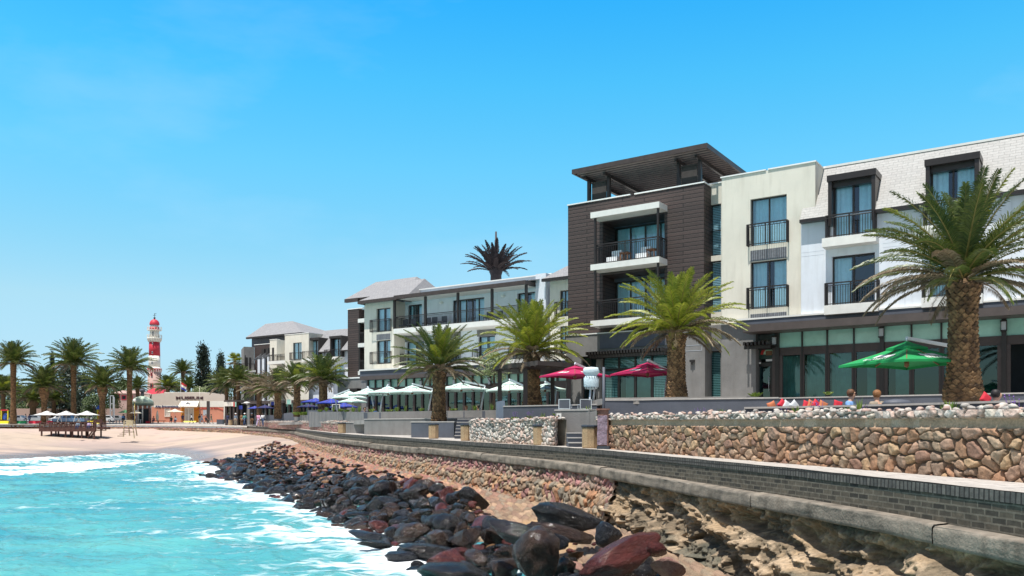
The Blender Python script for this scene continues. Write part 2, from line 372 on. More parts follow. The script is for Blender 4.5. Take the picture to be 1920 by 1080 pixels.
# ================================================================ levels and the line of the sea wall
def zp(Y): return H+np.interp(Y, [-30, 9, 110, 150, 165, 600, 1200], [-.735, -.735, .325, .9, 1.38, 3.5, 7])
ctrl = np.array([(7.6, -25), (7.4, -8), (6.9, 1), (6.42, 5.5), (5.83, 9.65), (5.09, 13.5), (4.25, 17), (3.18, 21.05), (1.91, 25.3), (-1.21, 32), (-5.1, 40.4),
                 (-10.8, 53.4), (-18, 74), (-25.4, 96), (-37, 119), (-49, 132), (-62, 141.5), (-76, 147), (-92, 149), (-112, 150), (-190, 151)], float)
def _cr(P_, n=24):
    out = []
    for i in range(len(P_)-1):
        p0 = P_[max(i-1, 0)]; p1 = P_[i]; p2 = P_[i+1]; p3 = P_[min(i+2, len(P_)-1)]
        for t in np.linspace(0, 1, n, endpoint=False):
            out.append(.5*((2*p1)+(-p0+p2)*t+(2*p0-5*p1+4*p2-p3)*t*t+(-p0+3*p1-3*p2+p3)*t**3))
    return np.array(out+[P_[-1]])
PATH = _cr(ctrl); SL = np.concatenate([[0], np.cumsum(np.hypot(*np.diff(PATH, axis=0).T))])
def at_s(s):
    x = np.interp(s, SL, PATH[:, 0]); y = np.interp(s, SL, PATH[:, 1]); e = .6
    dx = np.interp(s+e, SL, PATH[:, 0])-np.interp(s-e, SL, PATH[:, 0]); dy = np.interp(s+e, SL, PATH[:, 1])-np.interp(s-e, SL, PATH[:, 1])
    l = np.hypot(dx, dy)+1e-9; return x, y, -dy/l, dx/l
def s_of(Y): return float(np.interp(Y, PATH[:, 1], SL))
def svals(Y0, Y1, k=.0012, mn=.02):
    out = [s_of(Y0)]; end = s_of(Y1)
    while out[-1] < end: out.append(out[-1]+max(mn, k*abs(float(np.interp(out[-1], SL, PATH[:, 1])))))
    return np.array(out)
def zb(Y): return np.interp(Y, [-30, 8, 16, 24.5, 31, 40, 53, 113, 150], [-.5, -.2, .45, .80, 1.04, 1.3, 1.57, 2.3, 3.25])
def strip(name, s, T, offfn, zfn, colfn=None, m=None, uv=True, attrs=None):
    Sg, Tg = np.meshgrid(s, T, indexing='ij'); x, y, nx, ny = at_s(Sg); Yc = y
    z = zfn(Sg, Tg, Yc); off = offfn(Sg, Tg, Yc, z)
    col = colfn(Sg, Tg, Yc, z) if colfn else None
    return gridmesh(name, x+nx*off, y+ny*off, z, col, m, (Sg, z) if uv else None)
PAL_WARM = np.array([(.34, .235, .165), (.39, .28, .205), (.30, .19, .125), (.43, .33, .25), (.28, .215, .17), (.38, .235, .155), (.33, .265, .20), (.25, .16, .125), (.36, .255, .20), (.40, .30, .195)])
PAL_PINK = np.array([(.42, .20, .18), (.34, .15, .15), (.40, .25, .19), (.30, .22, .17), (.46, .29, .24), (.27, .16, .13), (.33, .27, .20), (.38, .18, .17)])
PAL_PALE = np.array([(.62, .54, .48), (.54, .44, .38), (.66, .60, .54), (.50, .38, .32), (.58, .52, .44), (.45, .42, .38), (.60, .45, .38)])
PAL_BRN = np.array([(.34, .21, .12), (.42, .27, .165), (.26, .18, .12), (.36, .28, .19), (.30, .15, .13), (.44, .30, .20), (.25, .21, .16), (.38, .19, .10)])
PAL_WARM = PAL_WARM*np.array((.98, .89, .80))
def pick(pal, idv): return pal[np.minimum((idv*len(pal)).astype(int), len(pal)-1)]
def lerp3(a, b, t): return a*(1-t[..., None])+b*t[..., None]
def stones(u, z, cell, seed, asp=1.25, mort=.10, bulge=.05):
    uw = u+cell*(1.5*(fbm(u*1.1, z*1.3, 2, seed+50)-.5)+.55*(fbm(u*7, z*7, 3, seed+51)-.5)); zw = z+cell*(1.5*(fbm(u*1.2+9, z*1.4+4, 2, seed+60)-.5)+.55*(fbm(u*7+3, z*7+1, 3, seed+61)-.5))
    f1, d, idv, dx, dy = voro(uw/(cell*asp), zw/cell, seed, .95)
    dome = sst(0, .42, d)**.8; m = 1-sst(mort*.4, mort, d)
    hgt = bulge*(sst(0, .30, d)*(.45+.9*idv)+.25*(dx*np.cos(idv*40)+dy*np.sin(idv*40))*2)+.045*(fbm(u/cell*2.2, z/cell*2.2, 5, seed+3, .6)-.5)
    return hgt, idv, m

# ================================================================ sheets of ground
Ys = np.concatenate([np.arange(-24, 60, 1.5), np.arange(60, 150, 3)])
Xe = np.interp(Ys, PATH[:, 1], PATH[:, 0])+.15
T = np.linspace(0, 1, 30)[None, :]**2
X = Xe[:, None]+T*(260-Xe[:, None]); Yg = np.repeat(Ys[:, None], 30, 1)
g1 = gridmesh('ground', X, Yg, zp(Yg), None, M['pave'], (X, Yg))
link('promenade', g1, kind='structure')
Ys = np.concatenate([np.arange(147, 200, 6), np.arange(200, 1600, 80)]); xs = np.linspace(-700, 700, 60)
X, Yg = np.meshgrid(xs, Ys, indexing='ij')
M['plaza'] = mat('plaza_paving', (.36, .33, .30), .9, .18, .4, .3, 8)
link('ground', gridmesh('ground_far', X, Yg, zp(Yg)-.012, None, M['plaza'], (X, Yg)), kind='structure')
# narrow piece of plaza between the curved wall and the far sheet
sP = svals(118, 148, .004, .3); sP = np.concatenate([sP, np.arange(sP[-1], SL[-1], 2.)])
Sg, Tg = np.meshgrid(sP, np.linspace(0, 1, 8), indexing='ij'); x, y, nx, ny = at_s(Sg)
x2 = x-nx*.15; y2 = y-ny*.15; yy = y2+(154-y2)*Tg
link('plaza', gridmesh('plaza', x2+0*Tg, yy, zp(yy)+.004, None, M['plaza'], (x2, yy)), kind='structure')

# ---------------------------------------------------------------- beach
SHO = np.array([(-170, 20), (-62, 60), (-56, 80), (-53.7, 89), (-52.9, 98), (-50, 105), (-44, 107.5), (-37, 105.5), (-30, 96), (-22, 80), (-15, 62), (-8, 45)], float)
def seg_d(X, Y, PL):
    best = np.full(X.shape, 1e9); sgn = np.zeros(X.shape)
    for a, b in zip(PL[:-1], PL[1:]):
        d = b-a; l2 = d@d; t = np.clip(((X-a[0])*d[0]+(Y-a[1])*d[1])/l2, 0, 1)
        qx = X-(a[0]+t*d[0]); qy = Y-(a[1]+t*d[1]); D = np.hypot(qx, qy); m = D < best
        best = np.where(m, D, best); sgn = np.where(m, np.sign(d[0]*qy-d[1]*qx), sgn)
    return best*sgn      # positive on the land side (left of the direction of travel)
def beach_z(X, Y):
    d = seg_d(X, Y, SHO); n = fbm(X*.35, Y*.35, 4, 3)-.5
    z = np.where(d > 0, np.minimum(3.27, .055*d+.0011*d*d), .06*d)+n*.16*np.clip(d/8, 0, 1)
    far = PATH[(PATH[:, 1] > 72)][::6]; dp = np.abs(seg_d(X, Y, far)); zn = zb(Y)+.12-.17*np.maximum(dp-.3, 0)-.10*n
    return np.where(Y > 76, np.maximum(z, zn), z), d
xs = np.concatenate([np.linspace(-190, -100, 30), np.linspace(-99, -4, 260)]); ys = np.concatenate([np.linspace(24, 84, 40), np.linspace(84.5, 151.5, 240)])
X, Yg = np.meshgrid(xs, ys, indexing='ij'); Z, D = beach_z(X, Yg)
Z = Z+.035*(fbm(X*1.6, Yg*1.6, 4, 8)-.5)*np.clip(D/10, 0, 1)
wet = (1-sst(3.0, 10., D+5*(fbm(X*.12, Yg*.3, 3, 5)-.5)))*(1-sst(.5, 1.1, Z))
wet2 = sst(.45, .62, fbm(X*.05+3, Yg*.22, 4, 12))*(1-sst(12, 24, D))*.5
dry = np.array((.47, .37, .285)); wt = np.array((.24, .195, .185)); pk = np.array((.49, .37, .31))
col = lerp3(np.broadcast_to(dry, X.shape+(3,)), np.broadcast_to(pk, X.shape+(3,)), sst(.3, .7, fbm(X*.1, Yg*.1, 3, 9)))
col = col*(1-.16*sst(.55, .7, fbm(X*.5, Yg*1.2, 4, 31))[..., None])
col = lerp3(col, np.broadcast_to(wt, col.shape), np.clip(wet+wet2, 0, 1))
def sandmat():
    m = attrmat('beach_sand', .95, .6, 6, .10, .03); t = m.node_tree; p = t.nodes['Principled BSDF']
    a = _n(t, 'ShaderNodeAttribute'); a.attribute_name = 'wet'; r = _n(t, 'ShaderNodeMapRange'); r.inputs[3].default_value = .95; r.inputs[4].default_value = .22
    t.links.new(a.outputs['Fac'], r.inputs[0]); t.links.new(r.outputs[0], p.inputs['Roughness']); return m
bm_ = gridmesh('beach', X, Yg, Z, col, sandmat(), attrs={'wet': wet})
link('beach', bm_, kind='structure')

# ---------------------------------------------------------------- sea
ROCKW = [(-30, 7), (8, 7.5), (14, 6.6), (18.5, 5.5), (25, 5.5), (36, 5.3), (50, 5.9), (63, 8.2), (76, 9.0), (86, 7)]
def rockw(Y): return np.interp(Y, *zip(*ROCKW))
# polar sheet, fine where it is near
rr = np.concatenate([np.geomspace(3, 130, 620), [200, 400, 900, 2500]])
th = np.concatenate([np.radians(np.linspace(-180, -62, 40)), np.radians(np.linspace(-61.8, 14, 620)), np.radians(np.linspace(16, 178, 50))])
RR, TH = np.meshgrid(rr, th, indexing='ij'); X = RR*np.sin(TH); Yw = RR*np.cos(TH)
w1 = fbm(X*.35+Yw*.10, Yw*.55, 5, 41)-.5; w2 = fbm(X*1.3, Yw*2.4+X*.4, 5, 47)-.5; w3 = np.abs(fbm(X*.9+5, Yw*1.7, 4, 53)-.5)
Dsh = seg_d(X, Yw, SHO)
amp = np.clip(-Dsh/10, .12, 1)*np.clip(1.5-RR/160, .15, 1)
Zw = (w1*.42+w2*.17-w3*.22+.04)*amp
EDG = np.array([(at_s(s)[0]+at_s(s)[2]*rockw(at_s(s)[1]), at_s(s)[1]+at_s(s)[3]*rockw(at_s(s)[1])) for s in np.arange(s_of(6), s_of(84), .8)])
De = np.abs(seg_d(X, Yw, EDG))
foam = .34*np.exp(-De/1.6)+.42*np.exp(-De/8)
sh = np.clip(-Dsh, -2, 200)
surf = np.where(Dsh > -200, np.exp(-((sh-3.2-1.6*(fbm(X*.15, Yw*.15, 2, 5)-.5))/(5.0))**2), 0)
foam = np.maximum(foam, 1.15*surf*(RR > 60))
foam = foam+.7*np.exp(-((Dsh+17+6*(fbm(X*.06, Yw*.06, 2, 77)-.5))/6.5)**2)*(X < -34)
Zw = Zw+.35*np.exp(-((sh-7)/1.8)**2)*(RR > 60)*(Yw > 60)
watm, t, p = _nodes('sea_water')
g = _n(t, 'ShaderNodeNewGeometry'); mp2 = _n(t, 'ShaderNodeMapping'); mp2.inputs['Scale'].default_value = (.42, .95, 1); mp2.inputs['Rotation'].default_value = (0, 0, R(-14))
t.links.new(g.outputs['Position'], mp2.inputs[0])
wrp = _n(t, 'ShaderNodeTexNoise'); wrp.inputs['Scale'].default_value = .8; wrp.inputs['Detail'].default_value = 3; t.links.new(mp2.outputs[0], wrp.inputs[0])
va = _n(t, 'ShaderNodeVectorMath', operation='MULTIPLY_ADD'); va.inputs[1].default_value = (1.7, 1.7, 0); t.links.new(wrp.outputs['Color'], va.inputs[0]); t.links.new(mp2.outputs[0], va.inputs[2])
fn = _n(t, 'ShaderNodeTexNoise'); fn.noise_type = 'RIDGED_MULTIFRACTAL'; fn.inputs['Scale'].default_value = 1.15; fn.inputs['Detail'].default_value = 7; fn.inputs['Roughness'].default_value = .62
t.links.new(va.outputs[0], fn.inputs[0])
fn2 = _n(t, 'ShaderNodeTexNoise'); fn2.inputs['Scale'].default_value = .22; fn2.inputs['Detail'].default_value = 3; t.links.new(va.outputs[0], fn2.inputs[0])
fa = _n(t, 'ShaderNodeAttribute'); fa.attribute_name = 'foam'
def mth(op, a, b, c=None):
    n = _n(t, 'ShaderNodeMath', operation=op)
    for i, q in enumerate((a, b, c)):
        if q is None: continue
        if isinstance(q, (int, float)): n.inputs[i].default_value = q
        else: t.links.new(q, n.inputs[i])
    return n.outputs[0]
def vor(sc_):
    n = _n(t, 'ShaderNodeTexVoronoi'); n.feature = 'DISTANCE_TO_EDGE'; n.inputs['Scale'].default_value = sc_; t.links.new(va.outputs[0], n.inputs['Vector']); return n.outputs[0]
v = mth('MULTIPLY_ADD', fn.outputs[0], .35, mth('MULTIPLY_ADD', fn2.outputs[0], .85, mth('MULTIPLY_ADD', fa.outputs['Fac'], .74, mth('MULTIPLY_ADD', vor(.95), -.95, mth('MULTIPLY', vor(2.6), -.55)))))
fr_ = _n(t, 'ShaderNodeMapRange'); fr_.interpolation_type = 'SMOOTHSTEP'; fr_.inputs[1].default_value = .52; fr_.inputs[2].default_value = .88; t.links.new(v, fr_.inputs[0])
dn = _n(t, 'ShaderNodeTexNoise'); dn.inputs['Scale'].default_value = .35; dn.inputs['Detail'].default_value = 5; t.links.new(mp2.outputs[0], dn.inputs[0])
dr = _n(t, 'ShaderNodeMapRange'); dr.inputs[1].default_value = .35; dr.inputs[2].default_value = .68; t.links.new(dn.outputs[0], dr.inputs[0])
wc = _n(t, 'ShaderNodeMix', data_type='RGBA'); wc.inputs[6].default_value = (.045, .27, .32, 1); wc.inputs[7].default_value = (.12, .42, .40, 1); t.links.new(dr.outputs[0], wc.inputs[0])
fc = _n(t, 'ShaderNodeMix', data_type='RGBA'); fc.inputs[7].default_value = (.86, .90, .91, 1); t.links.new(wc.outputs[2], fc.inputs[6]); t.links.new(fr_.outputs[0], fc.inputs[0])
t.links.new(fc.outputs[2], p.inputs['Base Color'])
rr_ = _n(t, 'ShaderNodeMapRange'); rr_.inputs[3].default_value = .12; rr_.inputs[4].default_value = .8; t.links.new(fr_.outputs[0], rr_.inputs[0]); t.links.new(rr_.outputs[0], p.inputs['Roughness'])
p.inputs['Specular IOR Level'].default_value = .45
bn = _n(t, 'ShaderNodeTexNoise'); bn.inputs['Scale'].default_value = 2.6; bn.inputs['Detail'].default_value = 7; bn.inputs['Roughness'].default_value = .62; t.links.new(va.outputs[0], bn.inputs[0])
bh = mth('ADD', bn.outputs[0], mth('MULTIPLY', fr_.outputs[0], .5))
bp = _n(t, 'ShaderNodeBump'); bp.inputs['Strength'].default_value = .9; bp.inputs['Distance'].default_value = .14; t.links.new(bh, bp.inputs['Height']); t.links.new(bp.outputs[0], p.inputs['Normal'])
link('sea_water', gridmesh('sea_water', X, Yw, Zw, None, watm, attrs={'foam': foam}), kind='structure')

# ================================================================ promenade edge: brick face, kerb, stone sea wall
def brick_h(Y): return np.interp(Y, [5, 16, 32, 60, 110], [.5, .5, .40, .36, .34])
bw = thing('brick_wall', 'long low dark brick retaining wall edging the promenade above the concrete ledge', 'wall', (5.8, 9.65, H-1.2))
sB = svals(-20, 121, .006, .12)
o = link('brick_face', strip('brick_face', sB, np.linspace(0, 1, 5), lambda s, t, Y, z: .02*(fbm(s*.6, z*2, 3, 4)-.5), lambda s, t, Y: zp(Y)-.13-(brick_h(Y)-.13)*t, m=M['brick']), bw); o.location = (-5.8, -9.65, -(H-1.2))
o = link('brick_capping', strip('brick_capping', sB, np.linspace(0, 1, 3), lambda s, t, Y, z: .016+.018*(fbm(s*.6, z*2, 3, 4)-.5), lambda s, t, Y: zp(Y)-.13*t+.012*(fbm(s*2.1, s*0, 3, 14)-.5), m=M['soldier']), bw); o.location = (-5.8, -9.65, -(H-1.2))
M['captop'] = mat('worn_capping_top', (.50, .46, .41), .9, .2, 5, .8, 40, col2=(.36, .33, .30))
capn = strip('captop', sB, np.linspace(0, 1, 5), lambda s, t, Y, z: .016-.36*t, lambda s, t, Y: zp(Y)+.008+.012*(fbm(s*2.1, s*0, 3, 14)-.5)*(1-t), m=M['captop'])
o = link('capping_top', capn, bw); o.location = (-5.8, -9.65, -(H-1.2))

kb = thing('concrete_ledge', 'weathered concrete ledge running along the foot of the dark brick wall', 'ledge', (5.8, 9.65, H-1.6))
edges = [-20, -8, 0, 6.4, 10.9, 15.6, 23.2, 31.4, 38.0, 45.5, 54, 66, 82, 100, 121]
for i in range(len(edges)-1):
    a, b = s_of(edges[i])+.012, s_of(edges[i+1])-.012; n = max(6, int((b-a)/.12))
    lift = ((i*7) % 5-2)*.012+.03*(((i*3) % 4)/4)
    s = np.linspace(a, b, n)
    # profile from inner top over the front to the underside
    prof = [(-.02, 0), (.12, -.005), (.205, -.012), (.225, -.04), (.235, -.15), (.23, -.27), (.10, -.29)]
    Pv = np.array(prof)
    Tg_ = np.arange(len(prof)).astype(float)
    def off(s_, t_, Y, z): return np.interp(t_, Tg_, Pv[:, 0])+.05*(fbm(s_*2.2, t_*.8, 4, 21)-.5)*(t_ > .5)
    def zf(s_, t_, Y): return zp(Y)-brick_h(Y)+np.interp(t_, Tg_, Pv[:, 1])+lift+.03*(fbm(s_*1.7, t_*.5, 4, 22)-.5)*(t_ > .5)
    me = strip('ledge_block', s, np.linspace(0, len(prof)-1, 22), off, zf, m=M['concrete'])
    o = link('ledge_block', me, kb); o.location = (-5.8, -9.65, -(H-1.6))

def sw_col(s, t, Y, z):
    hgt, idv, m = stones(s, z, .215, 7, 1.0, .10, .055)
    c = lerp3(pick(PAL_PINK, idv), pick(PAL_BRN, (idv*7) % 1), sst(.20, .34, t+.15*(fbm(s*.4, z*2, 3, 71)-.5)))
    c = c*(.50+.75*fbm(s*6, z*6, 4, 19)[..., None])
    return lerp3(c, np.broadcast_to(np.array((.07, .05, .038)), c.shape), m*.85)
def sw_off(s, t, Y, z):
    hgt, idv, m = stones(s, z, .215, 7, 1.0, .10, .055)
    step = .10*sst(.30, .36, t+.08*(fbm(s*.7, s*0, 2, 2)-.5))
    return .10+.30*t+step*.6+hgt*1.3-.10*m+.12*(fbm(s*1.3, z*2, 3, 90)-.5)
sw = thing('stone_sea_wall', 'pinkish brown rubble stone sea wall curving from the boulders round the beach', 'wall', (-5, 40, 1.5))
o = link('stone_face', strip('stone_face', np.concatenate([svals(22.3, 119, .0011, .02), np.arange(s_of(119)+.13, SL[-1]-1, .16)]), np.linspace(0, 1, 46), sw_off, lambda s, t, Y: (zp(Y)-brick_h(Y)*np.where(Y > 121, .2, 1)-.27)*(1-t)+(zb(Y)-.25)*t, sw_col, M['stone'], False), sw); o.location = (5, -40, -1.5)
M['copetop'] = mat('pale_wall_top', (.48, .45, .41), .9, .15, 3, .5, 20)
o = link('coping', strip('coping', np.concatenate([svals(119, 149, .004, .4), np.arange(svals(119, 149, .004, .4)[-1]+.5, SL[-1]-1, 1.)]), np.array([0, .3, .31, 1.]), lambda s, t, Y, z: np.where(t < .305, -.4+t/.3*.58, .18-.04*(t-.31)), lambda s, t, Y: zp(Y)+.02-np.where(t > .305, .30, 0), m=M['copetop']), sw); o.location = (5, -40, -1.5)

# ---------------------------------------------------------------- eroded face below the ledge, near right
def rk(s, t, Y, z):
    a = s*.42+z*.95; b = z*1.25-s*.30     # plates dipping towards the camera
    wx = a+1.1*(fbm(a*1.2, b*1.2, 4, 201)-.5); wy = b+.8*(fbm(a*1.1+7, b*1.3, 4, 202)-.5)
    f = fbm(wx*.75, wy*1.9, 4, 203)
    q = f*6.5; pl = (np.floor(q)+sst(.55, .98, q-np.floor(q)))/6.5
    return pl, f, fbm(s*5, z*7, 5, 205), fbm(s*18, z*18, 4, 206), vn(np.floor(q)*3.7, wx*.5, 9)
def rk_off(s, t, Y, z):
    pl, f, n1, n2, _ = rk(s, t, Y, z)
    fade = 1-.8*sst(20, 24.2, Y); bat = np.interp(Y, [0, 8, 14, 20, 24.5], [1.1, 1.1, .9, .6, .32])
    return .13+bat*t**1.25+fade*(1.4*(pl-.5)*sst(0, .14, t)+.30*(n1-.5)+.11*(n2-.5))-.05
def rk_col(s, t, Y, z):
    pl, f, n1, n2, pi_ = rk(s, t, Y, z)
    a = np.array((.36, .255, .155)); b = np.array((.19, .145, .095)); c = np.array((.48, .355, .235)); d = np.array((.085, .09, .07))
    k = lerp3(np.broadcast_to(a, s.shape+(3,)), np.broadcast_to(b, s.shape+(3,)), sst(.42, .6, fbm(s*1.1, z*2.2, 4, 211)))
    k = lerp3(k, np.broadcast_to(c, k.shape), sst(.5, .68, n1)*.8)
    k = lerp3(k, np.broadcast_to(d, k.shape), sst(.52, .62, fbm(s*.9+4, z*1.6, 4, 215))*.75)
    return k*(.66+.45*pi_[..., None])*(.75+.5*n2[..., None])
rf = link('eroded_face', strip('eroded_face', svals(-12, 24.4, .0011, .018), np.linspace(0, 1, 150), rk_off, lambda s, t, Y: (zp(Y)-brick_h(Y)-.24)*(1-t)+(-.6+sst(19, 24.5, Y)*1.2)*t, rk_col, M['rockface'], False),
          label='eroded ochre concrete and rock face under the ledge at the lower right', category='rock face')

# ---------------------------------------------------------------- sloping apron of flat pink stones below the sea wall
def ap_w(Y): return rockw(Y)
def ap(s, t, Y):
    o_ = np.interp(Y, [0, 24.5, 40, 120], [1.2, .45, .45, .4])-.15+t*ap_w(Y); zz = zb(Y)-(zb(Y)+.9)*np.minimum(1, (t**1.1))
    return o_, zz
def ap_st(s, o_):
    f1, d, idv, dx, dy = voro((s+.9*o_)/.42, (o_-.1*s*0)/.17, 33, .8); return d, idv, dx
sA = svals(6, 104, .0022, .04); TA = np.concatenate([np.linspace(0, .45, 90), np.linspace(.46, 1.15, 24)])
Sg, Tg = np.meshgrid(sA, TA, indexing='ij'); x, y, nx, ny = at_s(Sg); o_, zz = ap(Sg, Tg, y); d, idv, dx = ap_st(Sg, o_)
zz = zz+.055*sst(0, .25, d)+.06*(idv-.5)+.05*dx+.02*(fbm(Sg*5, o_*5, 3, 5)-.5)
pal = np.array([(.50, .28, .20), (.42, .23, .17), (.56, .36, .26), (.38, .26, .19), (.50, .34, .21), (.33, .20, .16), (.44, .22, .19), (.34, .30, .26)])
c = pick(pal, idv)*np.array((.92, .80, .72))*(.50+.55*fbm(Sg*4, o_*4, 3, 8)[..., None])
c = lerp3(c, c.mean(-1, keepdims=True)*np.array((1.25, .95, .62)), (1-sst(24, 36, y))*.75); c = lerp3(c, np.broadcast_to(np.array((.16, .10, .065)), c.shape), (1-sst(.04, .17, d))*.95)
patch = sst(.3, .6, np.exp(-((y-23.2)/2.6)**2)*np.exp(-((o_-2.1)/1.3)**2)+.25*(fbm(Sg*.8, o_*.8, 3, 66)-.5))
c = lerp3(c, np.broadcast_to(np.array((.38, .245, .125)), c.shape)*(.7+.5*fbm(Sg*3, o_*3, 4, 67)[..., None]), patch)
dk = sst(np.interp(y, [28, 40], [.45, .26]), np.interp(y, [28, 40], [.75, .44]), Tg+.15*(fbm(Sg*.5, o_, 3, 68)-.5)); c = lerp3(c, np.broadcast_to(np.array((.07, .05, .04)), c.shape), dk)
link('stone_apron', gridmesh('stone_apron', x+nx*o_, y+ny*o_, zz, c, M['stone']), label='sloping apron of flat pink stones between the sea wall and the boulders', category='stone apron')

# ================================================================ boulders
def rockmesh(seed, sub=4):
    rnd = random.Random(seed); bm = bmesh.new(); bmesh.ops.create_icosphere(bm, subdivisions=sub, radius=1)
    co = np.array([v.co[:] for v in bm.verts])
    for k in range(rnd.choice([9, 12, 15])):
        n = np.array([rnd.gauss(0, 1) for _ in range(3)]); n /= np.linalg.norm(n); h = rnd.uniform(.50, .84)
        d = co@n; over = np.clip(d-h, 0, None); co = co-np.outer(over*.88, n)
    from mathutils import noise
    off = Vector((seed*3.1, seed*1.7, 0))
    for i in range(len(co)):
        p = Vector(co[i]); k = 1+.13*noise.noise(p*1.4+off)+.07*noise.noise(p*3.4+off)+.035*noise.noise(p*8+off)
        co[i] = co[i]*k
    co *= np.array([1, rnd.uniform(.68, .9), rnd.uniform(.58, .8)])
    for v, c_ in zip(bm.verts, co): v.co = c_
    me = bpy.data.meshes.new('boulder'); bm.to_mesh(me); bm.free()
    me.polygons.foreach_set('use_smooth', [True]*len(me.polygons)); return me
def rockmat(name, c1, c2, r0=.12, r1=.5):
    m, t, p = _nodes(name); tc = _n(t, 'ShaderNodeTexCoord'); oi = _n(t, 'ShaderNodeObjectInfo')
    va = _n(t, 'ShaderNodeVectorMath', operation='ADD'); cx_ = _n(t, 'ShaderNodeMath', operation='MULTIPLY'); cx_.inputs[1].default_value = 50
    t.links.new(oi.outputs['Random'], cx_.inputs[0]); t.links.new(tc.outputs['Object'], va.inputs[0]); t.links.new(cx_.outputs[0], va.inputs[1])
    n1 = _n(t, 'ShaderNodeTexNoise'); n1.inputs['Scale'].default_value = 1.6; n1.inputs['Detail'].default_value = 9; n1.inputs['Roughness'].default_value = .72
    t.links.new(va.outputs[0], n1.inputs[0]); r = _n(t, 'ShaderNodeMapRange'); r.inputs[1].default_value = .38; r.inputs[2].default_value = .66; t.links.new(n1.outputs[0], r.inputs[0])
    mx = _n(t, 'ShaderNodeMix', data_type='RGBA'); mx.inputs[6].default_value = (*c1, 1); mx.inputs[7].default_value = (*c2, 1); t.links.new(r.outputs[0], mx.inputs[0]); t.links.new(mx.outputs[2], p.inputs['Base Color'])
    n2 = _n(t, 'ShaderNodeTexNoise'); n2.inputs['Scale'].default_value = 1.1; n2.inputs['Detail'].default_value = 4; t.links.new(va.outputs[0], n2.inputs[0])
    rr = _n(t, 'ShaderNodeMapRange'); rr.inputs[1].default_value = .35; rr.inputs[2].default_value = .7; rr.inputs[3].default_value = r0*.6; rr.inputs[4].default_value = r1*.62; t.links.new(n2.outputs[0], rr.inputs[0]); t.links.new(rr.outputs[0], p.inputs['Roughness'])
    n3 = _n(t, 'ShaderNodeTexNoise'); n3.inputs['Scale'].default_value = 6; n3.inputs['Detail'].default_value = 8; n3.inputs['Roughness'].default_value = .7; t.links.new(va.outputs[0], n3.inputs[0])
    b = _n(t, 'ShaderNodeBump'); b.inputs['Strength'].default_value = 1.; b.inputs['Distance'].default_value = .10; t.links.new(n3.outputs[0], b.inputs['Height']); t.links.new(b.outputs[0], p.inputs['Normal']); b2 = _n(t, 'ShaderNodeBump'); b2.inputs['Strength'].default_value = .35; b2.inputs['Distance'].default_value = .05; t.links.new(n3.outputs[0], b2.inputs['Height']); t.links.new(b2.outputs[0], p.inputs['Coat Normal'])
    p.inputs['Specular IOR Level'].default_value = .22; p.inputs['Coat Weight'].default_value = .38 if r1 < .7 else 0; p.inputs['Coat Roughness'].default_value = .05
    return m
RM = {'black': rockmat('wet_black_rock', (.005, .005, .006), (.022, .019, .019)), 'brown': rockmat('wet_brown_rock', (.014, .009, .007), (.065, .037, .024)),
      'red': rockmat('wet_red_rock', (.045, .010, .010), (.14, .038, .030)), 'blue': rockmat('wet_blue_grey_rock', (.012, .014, .021), (.045, .05, .06), .14, .55),
      'ochre': rockmat('ochre_rock', (.12, .06, .028), (.32, .19, .10), .3, .85), 'pink': rockmat('dry_pink_rock', (.28, .13, .11), (.48, .30, .24), .6, .95)}
RMESH = [rockmesh(k+1) for k in range(9)]
rng = random.Random(5); rocks = []
def try_rock(px, Y, r, z=None, c=None, name=None, sc=None, rz=None, tilt=None, force=False):
    X_ = P(px, Y) if px is not None else None
    rocks.append(dict(x=X_, y=Y, r=r, z=z, c=c, label=name, sc=sc, rz=rz, tilt=tilt))
